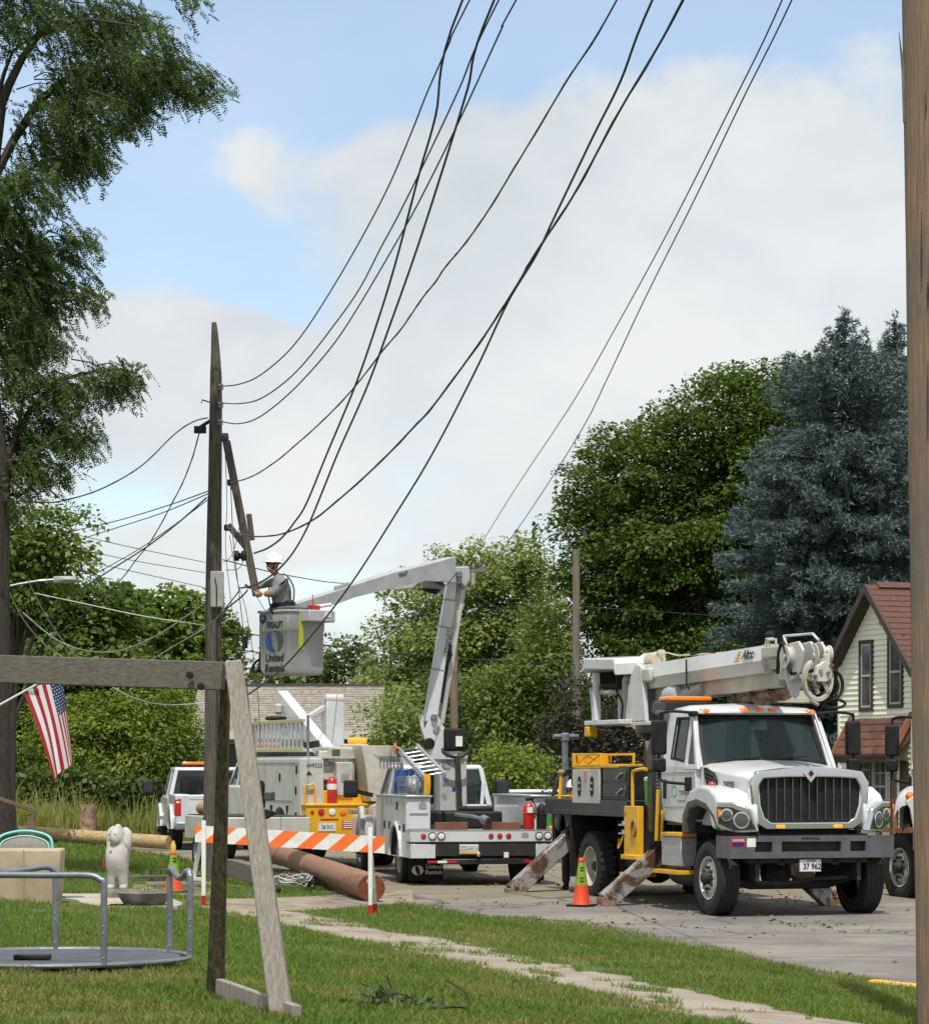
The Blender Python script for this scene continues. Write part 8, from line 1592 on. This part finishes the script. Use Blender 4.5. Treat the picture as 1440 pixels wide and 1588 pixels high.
PK = vehicle('pickup_truck', 'silver white pickup with orange roof light, parked at the left beyond pole', 'pickup', (-5.72, 67.2, .22), 10)
def pickup():
    root = PK; hw = 1.0; wm = white
    for s in (-1, 1):
        m = MB(); m.prism(arch_poly(-2.15, 0, .52, 1.30, -1.2, .50, .45), 1, s*.62, s*(hw-.03)); q = part('bed_side', m, wm, root, bevel=.04, seg=3)
        m = MB(); m.ring([(-1.2+.60*math.sin(t), .45+.62*math.cos(t)) for t in np.linspace(-1.5, 1.5, 13)], [(-1.2+.50*math.sin(t), .45+.50*math.cos(t)) for t in np.linspace(-1.5, 1.5, 13)], 1, s*(hw-.1), s*(hw+.03)); part('wheel_flare', m, wm, q, bevel=.02)
        m = MB(); m.box(-.05, .012, s*.83 if s > 0 else s*.99, s*.99 if s > 0 else s*.83, .80, 1.20); lt = part('tail_light', m, redl, root, bevel=.02); m = MB(); m.box(.012, .016, s*.87 if s > 0 else s*.95, s*.95 if s > 0 else s*.87, 1.10, 1.14); part('reverse_lens', m, refl_w, lt)
        wheel(root, -1.2, s*.86, .40, .27, s, alu, 'steer'); wheel(root, -4.75, s*.86, .40, .27, s, alu, 'steer')
        m = MB(); m.ring([(-4.75+.60*math.sin(t), .45+.60*math.cos(t)) for t in np.linspace(-1.5, 1.5, 13)], [(-4.75+.50*math.sin(t), .45+.50*math.cos(t)) for t in np.linspace(-1.5, 1.5, 13)], 1, s*(hw-.1), s*(hw+.03)); part('wheel_flare', m, wm, root, bevel=.02)
        mirror(root, -3.9, s*1.33, 1.42, s, .26, .36)
    m = MB(); m.box(-.09, -.01, -.82, .82, .70, 1.29); tg = part('tailgate', m, wm, root, bevel=.03); m = MB(); m.ring([(-.72, .78), (.72, .78), (.72, 1.2), (-.72, 1.2)], [(-.70, .80), (.70, .80), (.70, 1.18), (-.70, 1.18)], 0, -.012, -.004); m.box(-.012, .0, -.12, .12, 1.06, 1.15); part('tailgate_trim', m, greyp, tg)
    m = MB(); m.box(-2.1, -.1, -.75, .75, .66, .72); part('bed_floor', m, darkg, root)
    m = MB(); m.box(-.14, .10, -.98, .98, .48, .66); bp = part('rear_bumper', m, galv, root, bevel=.03); m = MB(); m.box(.101, .108, -.16, .16, .50, .64); part('licence_plate', m, plate_m, bp)
    m = MB(); m.box(-5.2, -.2, -.5, .5, .35, .55); part('chassis', m, chas, root)
    pickup_cab(root, -2.15, -4.3, hw-.02, .50, 1.93, wm)
    m = MB(); m.box(-2.75, -2.45, -.62, .0, 1.97, 2.06); lb = part('light_bar', m, amber, root, bevel=.03, seg=3); m = MB(); m.box(-2.8, -2.4, -.72, .72, 1.93, 1.97); part('bar_mount', m, black, lb)
    m = MB(); m.tube([(-2.16, .10, 1.2), (-2.18, .10, 2.02), (-2.5, .1, 2.08)], .025, 6); m.tube([(-2.2, .15, 2.0), (-2.5, .45, 2.1), (-2.6, .2, 2.0)], .015, 6); part('antenna_post', m, black, root)
    m = MB()
    for k in range(12): m.beam((-2.14-.012*k*.5, -.7, 1.32+.035*k), (-2.14-.012*k*.5, .7, 1.32+.035*k), .01, .012)
    part('window_guard', m, black, root)
    m = MB(); m.box(-2.6, -2.35, -.62, -.42, 1.35, 1.62); part('orange_vest', m, refl_o, root, bevel=.04)
pickup()
def far_car():
    c = W(832, 1193, 62); root = vehicle('parked_car', 'white car mostly hidden behind the crane truck tail', 'car', (c.x, 62, .2), 60)
    m = MB(); m.loft([[(x, -w, z0), (x, w, z0), (x, w, z1), (x, -w, z1)] for x, w, z0, z1 in ((-2.2, .75, .35, .75), (-2.0, .85, .25, .85), (-1.2, .88, .22, .95), (1.4, .88, .22, .98), (2.1, .84, .3, .92), (2.2, .78, .4, .85))]); part('body', m, white, root, bevel=.06, seg=3)
    m = MB(); m.loft([[(x, -w, z), (x, w, z)] for x, w, z in ((-1.2, .80, .95), (-.55, .62, 1.42), (.9, .62, 1.44), (1.7, .78, .97))], closed=False, cap=False); m.loft([[(-.6, -.64, 1.40), (.95, -.64, 1.42), (.95, .64, 1.42), (-.6, .64, 1.40)], [(-.5, -.56, 1.47), (.85, -.56, 1.48), (.85, .56, 1.48), (-.5, .56, 1.47)]]); part('roof', m, white, root, bevel=.02)
    for s in (-1, 1): m = MB(); m.add([(-1.05, s*.82, .97), (1.5, s*.82, .98), (.85, s*.645, 1.41), (-.5, s*.645, 1.40)], [(0, 1, 2, 3)]); part('side_window', m, glassd, root)
    for x in (-1.35, 1.35):
        for s in (-1, 1): wheel(root, x, s*.78, .31, .2, s, alu, 'steer')
far_car()

# ---------------------------------------------------------------- people
def hand(parent, wrist, direction, palm_n, m_, curl=.6, scale=1.0, name='glove'):
    """a palm with five separate bent fingers, one continuous surface"""
    d = Vector(direction).normalized(); n = Vector(palm_n); n = (n - d*n.dot(d)).normalized(); s = d.cross(n).normalized(); w = Vector(wrist); k = scale
    J = {'w': (*w, .030*k, .026*k), 'p1': (*(w + d*.045*k), .040*k, .024*k), 'p2': (*(w + d*.085*k), .042*k, .022*k)}; E = [('w', 'p1'), ('p1', 'p2')]
    for i, (o, L) in enumerate(((-.033, .070), (-.011, .082), (.011, .077), (.031, .060))):
        q = w + d*.092*k + s*o*k; a = 0; prev = 'p2'
        for j in range(3):
            a += curl*(.7 if j == 0 else 1); q = q + (d*math.cos(a) + n*math.sin(a))*L*k*(.42 if j == 0 else .31); nm = 'f%d%d' % (i, j); J[nm] = (*q, .0098*k, .0098*k); E.append((prev, nm)); prev = nm
    q = w + d*.035*k - s*.042*k; J['t0'] = (*q, .014*k, .014*k); q = q + (d*.7 - s*.5 + n*.5)*.036*k; J['t1'] = (*q, .0115*k, .0115*k); q = q + (d*.75 + n*.65)*.032*k; J['t2'] = (*q, .010*k, .010*k); E += [('p1', 't0'), ('t0', 't1'), ('t1', 't2')]
    return skin_body(name, J, E, m_, parent, 'p1', 1)
def lineman():
    Y = 46.75; feet = Vector(W(438, 1193, Y)); zb = BK_C.z + .12
    ctr = Vector((W(437, 1193, Y).x, Y, 0)); root = thing('person', 'lineman in white hard hat and grey shirt working from the raised bucket', 'person', (ctr.x, Y, zb)); b = Vector(root.location)
    L = lambda px_, py, dy=0: Vector(W(px_, py, Y+dy)) - b
    hip, waist, chest, neck, head = L(439, 951), L(438, 938), L(437, 914), L(430, 892), L(426, 878)
    J = {'pel': (*hip, .165, .14), 'wai': (*waist, .185, .16), 'che': (*L(435.5, 920), .225, .19), 'upp': (*L(434, 904), .20, .16), 'nck': (*L(430, 892), .062, .066),
         'shN': (*L(438.5, 902, -.19), .092, .095), 'elN': (*L(428.5, 919.5, -.27), .058, .06), 'wrN': (*L(409, 921, -.20), .046, .046),
         'shF': (*L(429, 901, .19), .09, .09), 'elF': (*L(411, 907, .28), .056, .056), 'wrF': (*L(392, 911, .12), .044, .044)}
    J['elN'] = (*L(424, 921, -.28), .072, .07)
    E = [('pel', 'wai'), ('wai', 'che'), ('che', 'upp'), ('upp', 'nck'), ('upp', 'shN'), ('shN', 'elN'), ('elN', 'wrN'), ('upp', 'shF'), ('shF', 'elF'), ('elF', 'wrF')]
    for s, dy in (('N', -.10), ('F', .10)):
        J['hip'+s] = (*(hip + Vector((.0, dy, -.10))), .105, .11); J['kne'+s] = (hip.x-.05, hip.y+dy*1.2, .48, .075, .075); J['ank'+s] = (hip.x+.03, hip.y+dy*1.2, .08, .055, .055); J['toe'+s] = (hip.x-.14, hip.y+dy*1.2, .05, .05, .05)
        E += [('pel', 'hip'+s), ('hip'+s, 'kne'+s), ('kne'+s, 'ank'+s), ('ank'+s, 'toe'+s)]
    body = skin_body('body', J, E, shirt, root, 'pel', 2)
    # trousers and bare forearm by position on the one surface
    me = body.data; me.materials.append(trous); me.materials.append(skin); zc = L(0, 942).z; wr = Vector(J['wrN'][:3]); el = Vector(J['elN'][:3]); nz = L(0, 893).z
    for p in me.polygons:
        c = p.center
        if c.z < zc: p.material_index = 1
        elif (c-wr).length < .17 and c.x < wr.x + .165: p.material_index = 2
        elif c.z > nz - .0 and abs(c.y) < .1: p.material_index = 2
    hc = L(424.5, 877); J = {'nk': (*L(430, 892), .055), 'jaw': (*(hc + Vector((-.03, 0, -.055))), .070, .075), 'mid': (*hc, .078, .095), 'top': (*(hc + Vector((.012, 0, .07))), .078, .095)}
    hd = skin_body('head', {k: v if len(v) == 5 else (*v, v[3]) for k, v in J.items()}, [('nk', 'jaw'), ('jaw', 'mid'), ('mid', 'top')], skin, root, 'mid', 2)
    m = MB(); m.loft([[(hc.x-.082-.036*k, hc.y+y, hc.z+z) for y, z in ((-.016*(1-k*.5), .025), (.016*(1-k*.5), .025), (.02*(1-k*.4), -.025), (-.02*(1-k*.4), -.025))] for k in (0, 1)]); part('nose', m, skin, hd, bevel=.006)
    J = {'a': (hc.x-.085, hc.y, hc.z-.055, .03), 'b': (hc.x-.06, hc.y, hc.z-.09, .038), 'c': (hc.x-.01, hc.y-.062, hc.z-.06, .026), 'd': (hc.x-.01, hc.y+.062, hc.z-.06, .026), 'e': (hc.x+.02, hc.y-.076, hc.z-.01, .016), 'f': (hc.x+.02, hc.y+.076, hc.z-.01, .016)}
    skin_body('beard', J, [('a', 'b'), ('b', 'c'), ('b', 'd'), ('c', 'e'), ('d', 'f')], hair, hd, 'b', 2)
    m = MB(); m.box(hc.x-.105, hc.x-.08, hc.y-.075, hc.y+.075, hc.z+.008, hc.z+.045)
    for s in (-1, 1): m.beam((hc.x-.085, hc.y+s*.078, hc.z+.035), (hc.x+.04, hc.y+s*.092, hc.z+.03), .006, .014)
    part('glasses', m, black, hd, bevel=.008)
    for s in (-1, 1): m = MB(); m.lathe([(.0, -.008), (.024, -.006), (.03, 0), (.024, .006), (0, .008)], 10, (hc.x+.03, hc.y+s*.092, hc.z+.0), 1); part('ear', m, skin, hd, smooth=60)
    ht = hc + Vector((.008, 0, .06)); m = MB(); m.at(Matrix.Translation(ht) @ Matrix.Rotation(R(4), 4, 'Y')); S = []
    for r, z in ((.152, -.014), (.140, .0), (.137, .03), (.128, .065), (.108, .10), (.078, .128), (.04, .146), (.004, .151)):
        S.append([(r*math.cos(t)*1.06 + (-.05 if z < -.005 and math.cos(t) < -.3 else 0), r*.86*math.sin(t), z) for t in np.linspace(0, 2*math.pi, 25)[:-1]])
    m.loft(S); m.box(-.06, .06, -.012, .012, .128, .156); h_ = part('hard_hat', m, hatm, hd, smooth=50); m = MB(); m.lathe([(.138, -.03), (.143, -.012)], 20, tuple(ht)); part('hat_band', m, black, h_)
    # gloves round the cable and the timber foot
    hand(root, L(393, 911, .12), L(376, 911, -.05) - L(393, 911, .12), (0, -.3, 1), glove, .45, 1.15); hand(root, L(408, 921, -.2), L(392, 922.5, -.12) - L(408, 921, -.2), (-.1, .5, .6), glove, .55, 1.1)
    for w, e in (((393, 911, .12), (401, 909, .18)), ((404, 921.3, -.19), (398, 922, -.16))):
        m = MB(); m.tube([L(*e), L(*w)], [.052, .046], 12); part('glove_cuff', m, glove, root, smooth=60)
    # harness and tool belt
    def hoop(z0, rx, ry, cx, w, nm, mm):
        m = MB(); P = [(cx + rx*math.cos(t), ry*math.sin(t), z0 + .02*math.cos(t)) for t in np.linspace(0, 2*math.pi, 25)[:-1]]
        m.loft([[(x, y, z-w/2) for x, y, z in P], [(x*1.0+(x-cx)*.04, y*1.04, z-w/2) for x, y, z in P], [(x+(x-cx)*.04, y*1.04, z+w/2) for x, y, z in P], [(x, y, z+w/2) for x, y, z in P]]); return part(nm, m, mm, root)
    hoop(L(0, 938).z, .20, .19, waist.x, .06, 'belt', black)
    m = MB(); q = waist + Vector((.12, -.10, 0)); m.box(q.x-.09, q.x+.07, q.y-.08, q.y+.03, q.z-.11, q.z+.07); m.box(waist.x+.10, waist.x+.20, -.12, .05, q.z-.12, q.z+.02); part('tool_pouch', m, black, root, bevel=.025)
    for s in (-1, 1):
        m = MB(); pts = [L(439, 938, s*.10) + Vector((.15, 0, 0)), L(440, 925, s*.12) + Vector((.165, 0, 0)), L(440, 908, s*.12) + Vector((.15, 0, 0)), L(437, 895, s*.12) + Vector((.04, 0, .05)), L(432, 900, s*.11) + Vector((-.10, 0, 0)), L(432, 920, s*.1) + Vector((-.16, 0, 0)), L(434, 938, s*.09) + Vector((-.16, 0, 0))]
        m.tube(catmull(pts, 3), .014, 6); part('harness_strap', m, darkg, root, smooth=60)
    m = MB(); m.tube(catmull([L(432, 940, -.16), L(424, 935, -.2), L(420, 945, -.2), L(424, 952, -.15)], 3), .016, 6); part('lanyard', m, black, root)
lineman()
def crew():
    # worker standing behind the crane truck: only a boot and trouser leg show past its wheel
    g = W(889, 1193, 46.9); z = .12; root = thing('person', 'worker hidden behind the crane truck rear wheel, dark trouser leg and boot showing', 'person', (g.x, 46.9, z), R(100))
    J = {'pel': (0, 0, .92, .15, .12), 'wai': (0, 0, 1.05, .14, .11), 'che': (.02, 0, 1.28, .17, .13), 'nck': (.03, 0, 1.47, .06, .06), 'hea': (.05, 0, 1.60, .085, .1), 'top': (.045, 0, 1.68, .085, .09)}; E = [('pel', 'wai'), ('wai', 'che'), ('che', 'nck'), ('nck', 'hea'), ('hea', 'top')]
    for s, nm in ((-1, 'R'), (1, 'L')):
        J.update({'hip'+nm: (0, s*.1, .84, .1, .1), 'kne'+nm: (.02, s*.12, .48, .078, .078), 'ank'+nm: (-.02, s*.13, .12, .07, .07), 'sho'+nm: (0, s*.2, 1.40, .075, .075), 'elb'+nm: (.04, s*.26, 1.12, .055, .055), 'wri'+nm: (.2, s*.2, .98, .04, .04)})
        E += [('pel', 'hip'+nm), ('hip'+nm, 'kne'+nm), ('kne'+nm, 'ank'+nm), ('che', 'sho'+nm), ('sho'+nm, 'elb'+nm), ('elb'+nm, 'wri'+nm)]
    bo = skin_body('body', J, E, shirt, root, 'pel', 2); bo.data.materials.append(denim); bo.data.materials.append(skin)
    for p in bo.data.polygons:
        if p.center.z < .98 and abs(p.center.x) < .16: p.material_index = 1
        elif p.center.z > 1.46: p.material_index = 2
    for s in (-1, 1):
        b2 = {'h': (-.05, s*.13, .06, .05, .055), 'm': (.05, s*.135, .05, .05, .045), 't': (.17, s*.14, .04, .045, .035), 'a': (-.03, s*.13, .15, .06, .06)}; skin_body('boot', b2, [('a', 'h'), ('h', 'm'), ('m', 't')], boot, root, 'h', 2)
        hand(root, (.2, s*.2, .98), (.8, -s*.1, -.5), (0, -s, 0), skin, .5)
    m = MB(); m.lathe([(.115, -.01), (.11, .0), (.1, .06), (.06, .11), (.005, .125)], 18, (.045, 0, 1.70)); part('hard_hat', m, hatm, root, smooth=50)
    for s in (-1, 1): m = MB(); m.lathe([(0, -.006), (.01, -.005), (.01, .005), (0, .006)], 8, (.135, s*.03, 1.63), 0); part('eye', m, black, root)
    m = MB(); m.box(.13, .165, -.015, .015, 1.575, 1.62); part('nose', m, skin, root, bevel=.008)
crew()

# ---------------------------------------------------------------- separate pieces that share one mesh
def split_loose(o):
    me = o.data; n = len(me.vertices); par = list(range(n))
    def f(i):
        while par[i] != i: par[i] = par[par[i]]; i = par[i]
        return i
    for e in me.edges: par[f(e.vertices[0])] = f(e.vertices[1])
    roots = sorted({f(i) for i in range(n)})
    if len(roots) < 2: return
    lab = [f(i) for i in range(n)]; kids = list(o.children); base = o.name.split('.')[0]
    for k, r in enumerate(roots):
        bm = bmesh.new(); bm.from_mesh(me); bm.verts.ensure_lookup_table()
        bmesh.ops.delete(bm, geom=[v for v in bm.verts if lab[v.index] != r], context='VERTS')
        nm = bpy.data.meshes.new(base); bm.to_mesh(nm); bm.free()
        for m_ in me.materials: nm.materials.append(m_)
        if k == 0: first = nm
        else:
            c = o.copy(); c.data = nm; COL.objects.link(c); c.parent = o.parent; c.name = base
    o.data = first
for o in list(bpy.data.objects):
    b_ = o.name.split('.')[0]
    if o.type == 'MESH' and b_ in ('crack', 'splash_guard', 'boom_collar', 'mirror_bracket', 'corner_board', 'verge_board', 'door_seam', 'ground_wire', 'splinter', 'roof_rack', 'mud_flap', 'triangle_mark', 'wiper', 'grab_bar', 'platform_post', 'side_window', 'lamp', 'lens', 'lower_rail', 'placard', 'claw_pin', 'pillar') and len(o.data.vertices) < 4000: split_loose(o)
for o in [x for x in bpy.data.objects if x.type == 'MESH' and x.name.split('.')[0] == 'post' and x.parent and x.parent.name.startswith('awning')]: split_loose(o)
